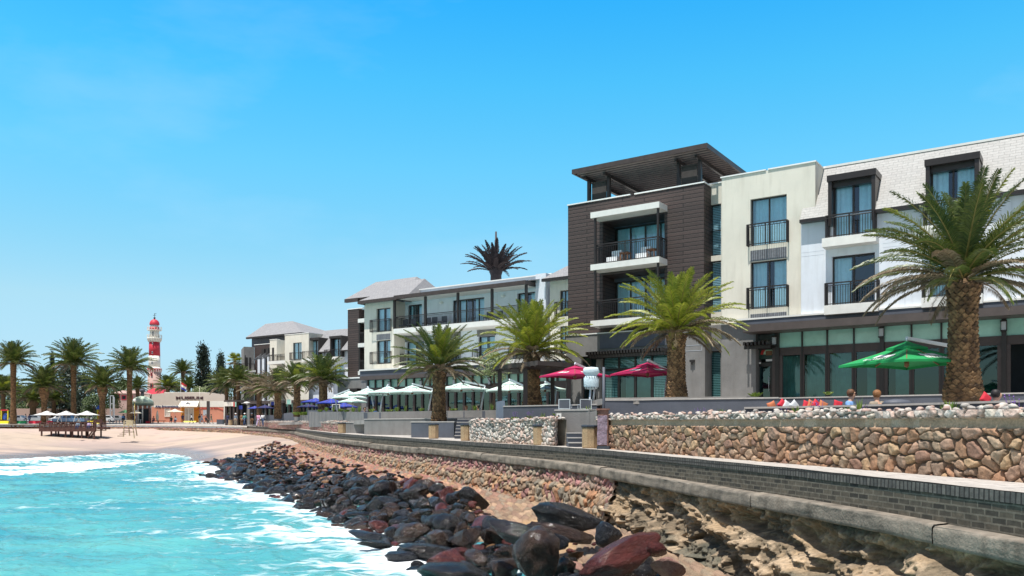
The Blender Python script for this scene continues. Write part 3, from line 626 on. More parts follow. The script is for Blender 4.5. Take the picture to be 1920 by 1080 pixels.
# the few that stand out, read from the photograph: pixel, depth, half length
for px, py, Y, r, c, lab, sc, rz, tl in [
    (1165, 1045, 15.2, .78, 'red', 'large oblong wet red boulder near the foot of the eroded face', (1, .55, .55), 25, -22),
    (1010, 1038, 15.6, .62, 'brown', 'large upright rounded dark brown boulder in front of the pale sandy patch', (.8, .8, 1.05), 60, 5),
    (985, 1000, 16.9, .70, 'black', 'broad smooth grey black boulder lying behind the upright rounded one', (1.15, .75, .5), -12, 12),
    (1062, 968, 19.5, .70, 'black', 'angular block of black wet rock nearest the stone sea wall', (1.1, .75, .62), -15, 8),
    (1055, 1000, 18.0, .72, 'brown', 'long flattish dark brown boulder below the angular black block', (1.15, .6, .42), 10, 14),
    (760, 1042, 20.6, .52, 'blue', 'blue grey rounded boulder with foam round it, outermost of the near ones', (1.0, .7, .5), 30, 0),
    (705, 1020, 22.6, .42, 'black', 'small dark boulder set apart in the white surf below the heap', (1.15, .7, .45), 10, 0),
    (672, 965, 29.0, .42, 'black', 'low black boulder awash at the very edge of the heap', (1.1, .7, .4), 10, 0),
    (693, 1003, 24.6, .52, 'blue', 'flat blue grey boulder sloping into the surf', (1.2, .65, .36), -8, 6),
    (805, 1034, 20.8, .62, 'black', 'wide flat wet black boulder just above the water line', (1.2, .7, .42), -5, 6),
    (860, 1076, 17.6, .75, 'black', 'large flat black boulder cut by the lower edge of the picture', (1.2, .8, .4), 4, 4),
    (553, 966, 36.2, .30, 'black', 'lone small dark rock standing out of the foam', (1.1, .7, .5), 0, 0),
    (888, 935, 26.5, .55, 'black', 'upright dark angular boulder beside the round drain hole', (.9, .8, .9), 20, 20),
    (805, 912, 30.5, .50, 'brown', 'dark reddish angular boulder at the top of the heap below the wall', (1, .8, .8), 20, 20),
    (1140, 1003, 17.6, .42, 'blue', 'tall pointed dark blue boulder behind the large red one', (.75, .6, 1.1), 30, 25),
    (1255, 1062, 14.6, .40, 'pink', 'dry pinkish grey rock by the eroded face at the bottom', (.9, .7, .7), 30, 10),
    (1225, 1030, 15.4, .34, 'red', 'rust red angular rock right of the large red boulder', (.9, .8, .7), 50, 10),
]:
    rocks.append(dict(x=P(px, Y), y=Y, z=PZ(py, Y), r=r, c=c, label=lab, sc=sc, rz=R(rz), tilt=R(tl)))
nfix = len(rocks)
for it in range(22000):
    s_ = rng.uniform(s_of(9), s_of(86)); x, y, nx, ny = [float(q) for q in at_s(s_)]
    if y > 60 and rng.random() < .25: continue
    r = (.20+.30*rng.random()**1.4)*(1.0 if y < 26 else float(np.interp(y, [26, 50, 80], [1.1, 1.3, 1.55]))); w = float(rockw(y))
    o0 = float(np.interp(y, [8, 14, 17, 20, 22, 25, 28, 33, 50, 63, 82], [1.9, 1.5, 1.7, 2.4, 3.2, 3.6, 2.6, 1.8, 2.0, 2.7, 3.4]))
    o_ = rng.uniform(o0, w+.25); X_ = x+nx*o_; Y_ = y+ny*o_
    if any((q['x']-X_)**2+(q['y']-Y_)**2 < (.74*(q['r']+r))**2 for q in rocks): continue
    f = min(1, max(0, (o_-o0)/(w-o0))); zz = (float(zb(y))+.02-.2*(y < 22))*(1-f)**.9-.14*f; kf = float(sst(28, 50, np.float64(y))); zz = zz*(1-kf)+kf*(float(zb(y))-(float(zb(y))+.9)*min(1, (o_/w)**1.1))*.62+kf*(r*.25+.10)
    rocks.append(dict(x=X_, y=Y_, z=zz+rng.uniform(-.05, .18)+r*.1, r=r, c=None, f=f))
vis = lambda q: q['r']/max(q['y'], 1)*(1 if q['y'] > 12.5 else .2)
order = sorted(range(nfix, len(rocks)), key=lambda i: -vis(rocks[i])); keep = set(order[:272])
grp = 'wet boulders heaped against the sea wall'
CN = {'black': 'wet black boulder', 'brown': 'wet dark brown boulder', 'red': 'wet rust red boulder', 'blue': 'wet blue grey boulder', 'ochre': 'ochre brown rock', 'pink': 'dry pink rock'}
rest = MB(); restm = list(RM.values())
def rock_rot(q):
    rz = q.get('rz'); rz = rng.uniform(0, 6.28) if rz is None else rz; tl = q.get('tilt'); tl = rng.uniform(-.5, .5) if tl is None else tl
    return (tl*.3 if q.get('label') else rng.uniform(-.4, .4), tl, rz)
for i, q in enumerate(rocks):
    u = rng.random(); y = q['y']
    if q['c'] is None:
        warm = .5 if y < 45 else .15
        q['c'] = 'black' if u < .62-.22*warm else 'brown' if u < .80 else 'blue' if u < .85 else 'red' if u < .93+.02*warm else 'ochre' if (y < 36 and q['f'] < .45 and rng.random() < .5) else 'black'
    sc = q.get('sc') or (rng.uniform(.9, 1.25), rng.uniform(.85, 1.1), rng.uniform(.8, 1.2)); me = RMESH[i % len(RMESH)]; rot = rock_rot(q)
    if i < nfix or i in keep:
        o = bpy.data.objects.new('boulder', me); COL.objects.link(o)
        if not me.materials: me.materials.append(RM['black'])
        o.material_slots[0].link = 'OBJECT'; o.material_slots[0].material = RM[q['c']]
        o.location = (q['x'], q['y'], q['z']); o.rotation_euler = rot; o.scale = tuple(q['r']*1.12*k for k in sc)
        o['category'] = 'boulder'; o['group'] = grp
        if q.get('label'): o['label'] = q['label']
        else:
            zone = 'at the far tip of the heap' if y > 62 else 'in the far half' if y > 44 else 'in the middle' if y > 30 else 'in the near part' if y > 20 else 'near the picture bottom'
            lv = 'by the water' if q['f'] > .66 else 'high up' if q['f'] < .3 else 'halfway up'
            szw = 'big' if q['r'] > .42 else 'small' if q['r'] < .29 else 'middling'; shp = 'flattish' if sc[2] < .92 else 'tall' if sc[2] > 1.08 else 'squat'; o['label'] = f"{szw} {shp} {CN[q['c']]} {lv}, {zone}"
    else:
        Mx = Matrix.Translation((q['x'], q['y'], q['z'])) @ __import__('mathutils').Euler(rot).to_matrix().to_4x4() @ Matrix.Diagonal((*[q['r']*1.1*k for k in sc], 1))
        q['M'] = Mx; q['me'] = me
# the remaining boulders and the small filler stones, as one mass
small = [rockmesh(k+40, 2) for k in range(5)]
for k in range(1500):
    s_ = rng.uniform(s_of(10), s_of(86)); x, y, nx, ny = [float(q) for q in at_s(s_)]; w = float(rockw(y)); o0 = float(np.interp(y, [8, 14, 17, 20, 22, 25, 28, 33, 82], [1.3, 1.0, 1.1, 1.8, 2.7, 3.1, 2.0, 1.3, 2]))
    o_ = rng.uniform(o0, w+.1); f = min(1, max(0, (o_-o0)/(w-o0))); r = rng.uniform(.08, .22); zz = float(zb(y))*(1-f)**.9-.3*f
    rocks.append(dict(M=Matrix.Translation((x+nx*o_, y+ny*o_, zz-.05+rng.uniform(0, .2))) @ Matrix.Rotation(rng.uniform(0, 6.3), 4, 'Z') @ Matrix.Rotation(rng.uniform(-.6, .6), 4, 'X') @ Matrix.Diagonal((r*1.2, r, r*.8, 1)),
                      me=small[k % 5], c=rng.choice(['ochre', 'ochre', 'pink', 'brown', 'black', 'black', 'red'] if f < .5 else ['black', 'brown', 'black'])))
ks = list(RM.keys())
cache = {}
for q in rocks:
    if 'M' not in q: continue
    me = q['me']
    if me.name not in cache:
        a = np.empty(len(me.vertices)*3); me.vertices.foreach_get('co', a); cache[me.name] = (a.reshape(-1, 3), [tuple(p_.vertices) for p_ in me.polygons])
    a, fs = cache[me.name]; m3 = np.array(q['M'].to_3x3()); t3 = np.array(q['M'].translation)
    rest.add([tuple(v_) for v_ in (a@m3.T+t3)], fs, ks.index(q['c']), None, True)
rest.build('small_rocks', restm, label='small stones and half buried rocks filling the gaps of the boulder heap', category='rocks', kind='stuff')
# ================================================================ palms
def frond(mb, base, az, el, Lg, droop, nl, lw, ll, mg, ms_, rnd, vfold=.5, half=False, width=.03):
    """one feather leaf: arched stalk with leaflets on both sides"""
    hx, hy = math.cos(az), math.sin(az); side = Vector((-hy, hx, 0)); p = Vector(base); ns = 12; pts = [p.copy()]; tg = []
    tw = rnd.uniform(-.25, .25)
    for i in range(ns):
        s = (i+.5)/ns; e = el-droop*s**1.35; d = Vector((hx*math.cos(e), hy*math.cos(e), math.sin(e)))+side*tw*s*.4
        d.normalize(); tg.append(d); p = p+d*Lg/ns; pts.append(p.copy())
    mb.tube([tuple(q) for q in pts[::2]], [width*(1-.85*i/(len(pts[::2])-1)) for i in range(len(pts[::2]))], 4, ms_, False)
    for k in range(nl):
        s = .12+.88*(k+rnd.random()*.4)/nl; f = s*ns; i = min(int(f), ns-1); q = pts[i].lerp(pts[i+1], f-i); t_ = tg[i]
        up = side.cross(t_); up = -up if up.z < 0 else up
        prof = math.sin(math.pi*min(1, .16+.80*s))**.6; l = ll*prof*rnd.uniform(.85, 1.1)
        for sg in (-1, 1):
            lift = vfold*rnd.uniform(.3, 1.2)
            d = (side*sg*(.95-.35*s)+t_*(.55+.55*s)+up*lift).normalized(); d2 = (d+Vector((0, 0, -.55-.3*rnd.random()))).normalized()
            w = t_.lerp(up, .35).normalized()*lw*.5; m1 = q+d*l*.55; m2 = m1+d2*l*.45
            mb.add([tuple(q-w*.8), tuple(q+w*.8), tuple(m1+w), tuple(m1-w), tuple(m2)], [(0, 1, 2, 3), (3, 2, 4)], mg)
def palm_crown(seed, Rr, nf, nl, lw, kind, ll=.5):
    rnd = random.Random(seed); mb = MB()
    # materials: 0 green 1 yellow green 2 dry 3 stalk
    for i in range(nf):
        q = (i+.5)/nf; az = i*2.39996+rnd.uniform(-.25, .25)
        el = R(84)-R(84)*q**.85+rnd.uniform(-.10, .10); droop = R(24)+R(34)*min(1, q*1.5)+rnd.uniform(-.12, .12)
        Lg = Rr*(.82+.35*math.sin(math.pi*min(1, q*.9+.1)))*rnd.uniform(.92, 1.08)
        if kind == 'y': mg = 1 if q < .72 else (2 if rnd.random() < .55 else 1)
        elif kind == 'd': mg = 0 if q < .66 else (2 if rnd.random() < .5 else 0)
        elif kind == 'b': mg = 2 if rnd.random() < .55 else 0
        else: mg = 0 if q < .85 or rnd.random() < .5 else 2
        if kind == 'd' and rnd.random() < .16 and q < .5: mg = 1
        r0 = .16*Rr/2.5
        frond(mb, (math.cos(az)*r0*q, math.sin(az)*r0*q, (1-q)*.35*Rr/2.5), az, el, Lg, droop, nl, lw, ll*Rr/2.6, mg, 3 if mg != 2 else 2, rnd, .55 if q < .6 else .25, width=.028*Rr/2.4)
    return mb.mesh('crown', [M['frond'], M['frondy'], M['dry'], M['rachis']])
def palm_trunk(seed, h, r, scales=True, rb=1.35, pine=False, rows=None):
    """tapered trunk wrapped in a spiral of cut leaf bases"""
    rnd = random.Random(seed); mb = MB(); prof = []
    for i in range(15):
        t = i/14; rr = r*(rb-(rb-1)*sst(0, .35, np.float64(t)))*(1+.03*math.sin(t*9+seed))
        if pine: rr *= 1+.75*float(sst(.62, .85, np.float64(t)))
        else: rr *= 1+.16*float(sst(.86, 1., np.float64(t)))
        prof.append((rr*.93, t*h))
    mb.lathe((0, 0, -.3), [(prof[0][0], 0)]+[(a, b+.3) for a, b in prof]+[(prof[-1][0]*.5, h+.3+r*.5)], 14, 0)
    if scales:
        rows = rows or int(h/.115); nper = 13
        for j in range(rows):
            z = (j+.5)/rows*h; rr = float(np.interp(z, [b for a, b in prof], [a for a, b in prof])); top = j/rows
            for k in range(nper):
                a = 2*math.pi*(k+.5*(j % 2))/nper+rnd.uniform(-.05, .05); w = 2*math.pi*rr/nper*.60; hh = h/rows*1.05; out = r*(.10+.05*rnd.random()+.10*(top > .8)*rnd.random())
                ca, sa = math.cos(a), math.sin(a); tx, ty = -sa, ca; zz = z+rnd.uniform(-.015, .015)
                def q(du, dr, dz): return (ca*(rr+dr)+tx*du, sa*(rr+dr)+ty*du, zz+dz)
                pts = [q(0, -.01, -hh), q(-w, -.01, 0), q(w, -.01, 0), q(0, out*1.0, hh*.55), q(-w*.62, out*.9, hh*.25), q(w*.62, out*.9, hh*.25), q(0, -.01, hh*.9)]
                mb.add(pts, [(0, 5, 4), (0, 4, 1), (0, 2, 5), (4, 5, 3), (1, 4, 3), (2, 3, 5), (1, 3, 6), (2, 6, 3)], 1 if rnd.random() < .62 else 0)
    return mb.mesh('trunk', [M['bark'], M['barkl']])
def palm(px, Y, base_py, crown_py, Rpx, twpx, kind, label, seed, nf=60, nl=42, lw=.035, scales=True, rb=1.3, pine=False, name='date_palm', group=None, ll=.5, z0=None, share=None):
    sc = Y/F; h = (base_py-crown_py)*sc; Rr = Rpx*sc; r = twpx*sc/2
    t = thing(name, label, 'palm tree', (P(px, Y), Y, PZ(base_py, Y)), group)
    link('trunk', palm_trunk(seed, h, r, scales, rb, pine), t)
    if share: me, rs = share; c = link('crown', me, t); c.scale = (Rr/rs,)*3
    else: c = link('crown', palm_crown(seed, Rr, nf, nl, lw, kind, ll), t)
    c.location = (0, 0, h+r*.2); c.rotation_euler = (0, 0, seed*1.3)
    return t
palm(1806, 24, 753, 536, 182, 51, 'd', 'tallest palm at the far right, thick patterned trunk and olive and dry fronds', 11, 70, 84, .036, rb=1.45, ll=.40, group='palms on the terrace')
palm(1268, 35, 749, 630, 114, 33, 'y', 'yellow green palm in front of the brown clad tower beside the magenta umbrella', 23, 70, 66, .042, rb=1.35, ll=.44, group='palms on the terrace')
palm(998, 44, 763, 668, 98, 29, 'y', 'yellow green palm under the end of the white wing beside the brown pavilion', 35, 66, 60, .046, rb=1.4, ll=.48, group='palms on the terrace')
palm(823, 43.5, 791, 700, 86, 24, 'd', 'dark green palm growing from the grey planter box beside the steps', 42, 68, 60, .042, rb=1.3, ll=.44, group='palms on the terrace')
FARC = {k: (palm_crown(100+i, 3.6, 66, 28, .12, k2, .66), 3.6) for i, (k, k2) in enumerate([('g', 'g'), ('d', 'd'), ('b', 'b'), ('g2', 'g')])}
gp = 'palms along the hotel promenade'
for px, Y, b, c_, Rp, tw, k, lab in [
    (606, 78, 770, 719, 50, 15, 'd', 'palm in front of the white dormers, nearest of the promenade row'),
    (557, 88, 776, 722, 40, 12, 'd', 'upright palm second from the near end of the promenade row'),
    (521, 110, 781, 737, 42, 12, 'b', 'brown drooping palm behind the group of walkers'),
    (486, 121, 786, 738, 36, 10, 'b', 'half dry palm over the people in pale shirts'),
    (425, 136, 790, 728, 36, 7, 'g', 'leafy palm behind the kiosk at the right end of the museum'),
    (446, 130, 788, 716, 30, 7, 'g2', 'bushy palm below the tall fan palm')]:
    palm(px, Y, b, c_, Rp, tw, k, lab, px, share=FARC[k], scales=Y < 115, group=gp)
gp = 'tall palms round the plaza behind the beach'
for px, Y, b, c_, Rp, tw, k, pine, lab in [
    (25, 150, 793, 683, 40, 9, 'g', False, 'tall slender palm at the left edge of the photo'),
    (83, 151, 792, 728, 40, 10, 'g2', True, 'palm with a swollen pineapple trunk beside the coloured barriers'),
    (138, 153, 792, 685, 46, 9, 'g', False, 'tallest palm left of the lighthouse, behind the pickup'),
    (192, 151, 791, 726, 38, 10, 'g2', True, 'palm with a thick trunk between the deck and the white mast'),
    (243, 152, 790, 694, 40, 9, 'g', False, 'tall palm just left of the lighthouse and the green dome'),
    (62, 172, 786, 752, 30, 12, 'd', True, 'short squat palm behind the coloured barriers'),
    (101, 175, 782, 752, 34, 8, 'g2', False, 'short light green palm in front of the dark trees'),
    (6, 170, 784, 740, 36, 8, 'd', False, 'low spreading palm cut by the left edge'),
    (258, 192, 765, 729, 22, 7, 'g', False, 'palm behind the green domed pavilion'),
    (343, 196, 765, 700, 24, 7, 'g2', False, 'palm rising above the museum roof near the pine'),
    (315, 190, 760, 730, 26, 7, 'd', False, 'rusty tinged palm right of the lighthouse over the museum roof'),
    (354, 190, 760, 728, 22, 7, 'g', False, 'low palm behind the word on the museum front')]:
    palm(px, Y, b, c_, Rp, tw, k, lab, px+7, share=FARC[k], scales=Y < 160, pine=pine, group=gp)
# fan palm
t = thing('fan_palm', 'thin fan palm with a small bright round crown above the promenade palms', 'palm tree', (P(439, 138), 138, PZ(782, 138)))
mb = MB(); mb.tube([(0, 0, -1), (.1, 0, 4), (.05, 0, 9)], [.26, .2, .17], 8); link('trunk', mb.mesh('trunk', [M['bark']]), t)
mb = MB(); rnd = random.Random(4)
for i in range(46):
    az = rnd.uniform(0, 6.28); el = rnd.uniform(-.9, 1.4); d = Vector((math.cos(az)*math.cos(el), math.sin(az)*math.cos(el), math.sin(el))); c0 = Vector((.05, 0, 9.1))+d*rnd.uniform(.5, 1.0)
    sd_ = d.cross(Vector((0, 0, 1))).normalized(); up = sd_.cross(d)
    for k in range(11):
        a = (k-5)*.25; e = (d*math.cos(a)+sd_*math.sin(a)+Vector((0, 0, -.12))).normalized(); w = up*.02+sd_*.05*math.cos(a)+d*.05*abs(math.sin(a)); L_ = .75
        mb.add([tuple(c0-w*.3), tuple(c0+w*.3), tuple(c0+e*L_*.6+w), tuple(c0+e*L_), tuple(c0+e*L_*.6-w)], [(0, 1, 2, 3, 4)], 0 if el > -.2 else 1)
    mb.bar((.05, 0, 9), tuple(c0), .02, 4, 2)
o = link('crown', mb.mesh('crown', [M['frondy'], M['dry'], M['rachis']]), t)
# mast disguised as a palm, behind the white wing
t = thing('palm_mast', 'dark artificial palm mast with stiff fronds standing behind the white wing roof', 'mast', (P(930, 96), 96, H+8))
mb = MB(); mb.lathe((0, 0, 0), [(.75, -6), (.7, 6), (.62, 9.2), (1.05, 10.8), (.2, 11)], 14); mb.bar((0, 0, 10.5), (0, 0, 13.2), .16, 8)
M['mast'] = mat('dark_plastic_frond', (.045, .035, .042), .7, .4, 4)
link('trunk', mb.mesh('trunk', [M['mast']]), t)
mb = MB(); rnd = random.Random(8)
for i in range(46):
    az = i*2.4; q = i/46; frond(mb, (math.cos(az)*.7, math.sin(az)*.7, 9.8), az, R(84)-R(68)*q, 3.35+.3*math.sin(i), R(40), 36, .13, .46, 0, 0, rnd, .35, width=.06)
mb.bar((0, 0, 9), (0, 0, 14.2), .22, 6, r1=.1)
link('crown', mb.mesh('crown', [M['mast']]), t); 
for c in t.children: c.location = (0, 0, -(H+8-PZ(527, 96))-8.6)
# ---------------------------------------------------------------- broad trees, conifers and bushes
def leafy(seed, shape, n, ls, mi=0, m='bush', clumps=26):
    """leaf quads gathered in clumps inside a crown outline: shape(z in 0..1) gives the radius"""
    rnd = random.Random(seed); mb = MB()
    cl = []
    while len(cl) < clumps:
        z = rnd.random(); a = rnd.uniform(0, 6.28); rr = shape(z)*rnd.random()**.45; cl.append((math.cos(a)*rr, math.sin(a)*rr, z, rnd.uniform(.14, .30)))
    for i in range(n):
        c = rnd.choice(cl); d = Vector((rnd.gauss(0, 1), rnd.gauss(0, 1), rnd.gauss(0, 1))).normalized()*c[3]*rnd.random()**.35
        p = Vector((c[0]+d.x, c[1]+d.y, c[2]+d.z*.8)); a = Vector((rnd.gauss(0, 1), rnd.gauss(0, 1), rnd.gauss(0, .6))).normalized(); b = a.orthogonal().normalized()*ls*.5
        a = a*ls; mb.add([tuple(p-a*.5), tuple(p+b), tuple(p+a*.5), tuple(p-b)], [(0, 1, 2, 3)], mi)
    return mb.mesh('crown', [M[m]])
dome = lambda z: .5*math.sqrt(max(0, 1-(2*z-.9)**2))
cone = lambda z: .5*(1-z)**.8*(.75+.25*math.cos(z*34))
CRN = {'round': leafy(1, dome, 3000, .055), 'round2': leafy(2, dome, 3000, .055), 'pale': leafy(3, dome, 2600, .05, m='bushl'), 'pine': leafy(4, cone, 5200, .045, m='conifer', clumps=90), 'darkr': leafy(6, dome, 3600, .06, m='conifer', clumps=34)}
def tree(px, Y, base_py, top_py, wpx, k, label, name='tree', cat='tree', group=None, low=.0):
    sc = Y/F; h = (base_py-top_py)*sc; t = thing(name, label, cat, (P(px, Y), Y, PZ(base_py, Y)), group)
    mb = MB(); rr = h*.022; mb.tube([(0, 0, -.5), (.02*h, 0, h*.4), (0, .01*h, h*.8)], [rr*1.4, rr, rr*.4], 7)
    for a in range(5): mb.tube([(0, 0, h*(.3+.08*a)), (math.cos(a*2.4)*wpx*sc*.3, math.sin(a*2.4)*wpx*sc*.3, h*(.5+.08*a))], [rr*.5, rr*.15], 5)
    link('trunk', mb.mesh('trunk', [M['trunkw']]), t)
    c = link('crown', CRN[k], t); c.location = (0, 0, h*low); c.scale = (wpx*sc, wpx*sc, h*(1-low)); c.rotation_euler = (0, 0, px)
    return t
tree(381, 190, 775, 655, 48, 'pine', 'tall dark conifer standing right of the museum roof', 'conifer', low=.06)
tree(414, 200, 775, 670, 32, 'pine', 'smaller dark conifer between the tall one and the fan palm', 'conifer', low=.06)
tree(98, 190, 785, 668, 18, 'pine', 'narrow conifer tip just left of the tallest palm', 'conifer', low=.06)
g_ = 'trees and bushes behind the plaza'
for px, Y, b, tp, w, k, lab in [
    (128, 178, 790, 692, 66, 'darkr', 'dense dark tree filling the space behind the tallest palm'),
    (160, 172, 790, 712, 48, 'darkr', 'dark tree between the two tall palms near the white mast'),
    (40, 200, 790, 735, 60, 'round', 'green tree behind the leftmost tall palm'), (8, 184, 790, 752, 44, 'round2', 'low green bush at the left edge'),
    (176, 168, 790, 742, 40, 'round', 'round bush beside the thick trunked palm'), (212, 186, 785, 740, 30, 'round2', 'bush left of the small pink house'),
    (208, 230, 780, 718, 44, 'round', 'distant tree over the pink house'), (232, 240, 780, 716, 40, 'round2', 'distant tree left of the lighthouse foot'), (68, 240, 790, 728, 70, 'round2', 'distant tree line left of the tallest palm'),
    (405, 178, 788, 712, 40, 'darkr', 'dark tree between the conifer and the fan palm'), (444, 150, 788, 690, 34, 'round', 'tree behind the fan palm beside the hotel'), (395, 210, 780, 705, 50, 'round', 'dark green tree behind the tall conifer'),
    (371, 184, 770, 728, 34, 'pale', 'pale green bush over the museum roof'), (328, 215, 770, 715, 40, 'round', 'green tree between lighthouse and museum palms'), (385, 186, 770, 728, 30, 'pale', 'silvery bush at the foot of the tall conifer'), (22, 250, 790, 722, 60, 'darkr', 'far dark tree at the left edge')]:
    tree(px, Y, b, tp, w, k, lab, 'tree' if b-tp > 50 else 'bush', 'tree' if b-tp > 50 else 'bush', g_)
tree(925, 56, 764, 660, 62, 'pale', 'thin olive like tree with a pale crown in front of the white wing', 'olive_tree', low=.52)
# ================================================================ the hotel
A = Fr((15.5, 38.5), (.8265, -.563)); B = Fr((-12.16, 75.8), (.8265, -.563)); C = Fr((-30.85, 122.6), (.8265, -.563))
GZ = H+1.25
def pleat(fr, u0, u1, v, z0, z1, rnd):
    n = max(6, int((u1-u0)/.045)); us = np.linspace(u0, u1, n); mb = MB(); ph = rnd.uniform(0, 6)
    pts = []; q = []
    for u in us:
        vv = v+.035*math.sin(u*34+ph+1.2*math.sin(u*9+ph))
        pts += [fr.p(u, vv, z0), fr.p(u, vv, z1)]; q += [(u, vv, z0), (u, vv, z1)]
    mb.add(pts, [(2*i, 2*i+2, 2*i+3, 2*i+1) for i in range(n-1)], 0, q, True); return mb
rw = random.Random(77)
def window(par, fr, u0, u1, z0, z1, v, panes=2, cur='both', fw=.05, gl='glass', dep=.16, name='window', blinds=False, mull=None):
    """metal frame, one pane part, curtains inside"""
    mb = MB(); vv = v-dep; b = .09
    mb.box(fr, u0, u0+fw, vv-b, vv, z0, z1); mb.box(fr, u1-fw, u1, vv-b, vv, z0, z1); mb.box(fr, u0+fw, u1-fw, vv-b, vv, z1-fw, z1); mb.box(fr, u0+fw, u1-fw, vv-b, vv, z0, z0+fw)
    ds = [(i+1)/panes for i in range(panes-1)] if mull is None else mull
    for d in ds:
        c = u0+(u1-u0)*d; mb.box(fr, c-fw*.6, c+fw*.6, vv-b*.8, vv+.002, z0+fw, z1-fw)
    w = mb.build(name, M['dark'], par)
    g = MB(); q = [(u0+fw, vv-.045, z0+fw), (u1-fw, vv-.045, z0+fw), (u1-fw, vv-.045, z1-fw), (u0+fw, vv-.045, z1-fw)]; g.quad([fr.p(*a) for a in q], 0, q); g.build('pane', M[gl], w)
    W_ = u1-u0
    if cur == 'both': rs = [(u0, u0+W_*rw.uniform(.30, .46)), (u1-W_*rw.uniform(.34, .50), u1)]
    elif cur == 'full': rs = [(u0, u1)]
    elif cur == 'left': rs = [(u0, u0+W_*.42)]
    elif cur == 'right': rs = [(u1-W_*.42, u1)]
    else: rs = []
    if rs:
        cb = MB()
        for a, c in rs:
            t_ = pleat(fr, a, c, vv-.26, z0, z1, rw); cb.add(t_.v, t_.f, 0, t_.w, True)
        cb.build('curtain', M['curtain'], w)
    if blinds:
        cb = MB(); n = int((z1-z0)/.085)
        for i in range(n): cb.box(fr, u0+fw, u1-fw, vv-.16, vv-.11, z0+.05+i*.085, z0+.05+i*.085+.05)
        cb.build('shutter', M['curtain'], w)
    return w
def railing(par, fr, u0, u1, z0, z1, v0, v1, sp=.11, name='balcony_railing', sides='both'):
    mb = MB(); r = .022
    def run(p, q):
        P0 = Vector(fr.p(*p, 0)); P1 = Vector(fr.p(*q, 0)); Lr = (P1-P0).length; n = max(2, int(Lr/sp))
        for zz, rr in ((z1-.02, .028), (z1-.13, .016), (z0+.06, .018)): mb.bar(P0+Vector((0, 0, zz)), P1+Vector((0, 0, zz)), rr)
        for i in range(n+1):
            a = P0.lerp(P1, i/n); big = i in (0, n) or i == n//2; mb.bar(a+Vector((0, 0, z0)), a+Vector((0, 0, (z1 if big else z1-.13))), .026 if big else .010)
    run((u0, v1), (u1, v1))
    if v1-v0 > .12:
        run((u0, v0), (u0, v1-.03))
        if sides == 'both': run((u1, v0), (u1, v1-.03))
    return mb.build(name, M['dark'] if name != 'x' else M['brown'], par)
def part(name, m, par, fn, **k):
    mb = MB(); fn(mb); return mb.build(name, m, par, **k)
def parts(name, m, par, fr, boxes):
    for b in boxes: part(name, m, par, lambda mb: mb.box(fr, *b))
# ---------------------------------------------------------------- A1: white wing with tiled mansard
u = lambda px, v=0: A.U(px, v)
zA = lambda px, py, v=0: A.Z(px, py, v)
eZ = zA(1690, 387, .3); rZ = zA(1700, 289, -1.5); sZ1 = zA(1600, 439, .9); sZ2 = zA(1600, 567, .9); gut = zA(1600, 588, 0)
UE = u(1503)+19.5
wing = thing('white_hotel_wing', 'white hotel wing with pale tiled mansard roof and black framed dormers at the right', 'hotel wing', A.p(u(1503), 0, GZ))
dorm = [(u(1557), u(1645))]; dd = u(1736)-u(1557)
pit = (u(1787)-u(1600)); dorm = [(u(1557)+k*pit, u(1645)+k*pit) for k in range(4)]
holes = []
for a, b in dorm: holes += [(a+.12, b-.12, sZ1, eZ), (a+.10, b-.08, sZ2, sZ1-.75)]
mb = MB(); mb.wall(A, u(1503), UE, gut, eZ, .12, holes, .3); mb.wall(A, u(1503), UE, sZ1-.75, sZ1-.75, .12)
mb.box(A, u(1503), u(1503)+.02, -1.2, .12, gut, eZ)
for a, b in dorm[:0]: pass
# panel joints
mb.build('wall', M['white'], wing)
M['joint'] = mat('panel_joint', (.45, .48, .52), .8)
def jn(mb):
    for z in (sZ1-.42, sZ1-.60, sZ2-.36):
        segs = []; x = u(1503)+.02
        for a, b in dorm: segs.append((x, a-.25)); x = b+.25
        for a, b in segs:
            if b > a: mb.box(A, a, b, .12, .124, z, z+.012)
    for a, b in dorm: mb.box(A, b+1.15, b+1.162, .12, .1245, gut+.1, eZ-.05)
part('panel_joint', M['joint'], wing, jn)
part('interior', M['room'], wing, lambda mb: mb.box(A, u(1503)+.1, UE, -1.6, -.9, GZ, eZ+1.6))
# mansard: front slope cut round the dormers
def roof(mb):
    va, vb = .42, -1.5; k = (rZ-eZ)/(va-vb)
    def sl(u0, u1, z0, z1):
        q = [(u0, va-(z0-eZ)/k, z0), (u1, va-(z0-eZ)/k, z0), (u1, va-(z1-eZ)/k, z1), (u0, va-(z1-eZ)/k, z1)]
        mb.quad([A.p(*a) for a in q], 0, [(a[0], a[1], a[2]*1.25) for a in q])
    x = u(1500, .42); dz = zA(1645, 321)
    for a, b in dorm: sl(x, a, eZ, dz); x = b
    sl(x, UE, eZ, dz); sl(u(1500, .42)+0, UE, dz, rZ)
    q = [(u(1500), -1.5, rZ), (UE, -1.5, rZ), (UE, -5, rZ+.3), (u(1500), -5, rZ+.3)]; mb.quad([A.p(*a) for a in q], 0, q)
    q = [(u(1500, .42), va, eZ), (u(1500, .42), vb, rZ), (u(1500, .42), vb-3, rZ), (u(1500, .42), vb-3, eZ)]; mb.quad([A.p(*a) for a in q], 0, q)
rf_ = part('roof', M['tile'], wing, roof)
x_ = u(1500, .42)-.02
for a, b in dorm+[(UE, UE)]: parts('eave_board', M['dark'], rf_, A, [(x_, a, .10, .46, eZ-.16, eZ-.015)]); x_ = b
part('ridge_cap', M['slab'], rf_, lambda mb: mb.box(A, u(1543, -1.5), UE, -1.62, -1.42, rZ-.05, rZ+.05))
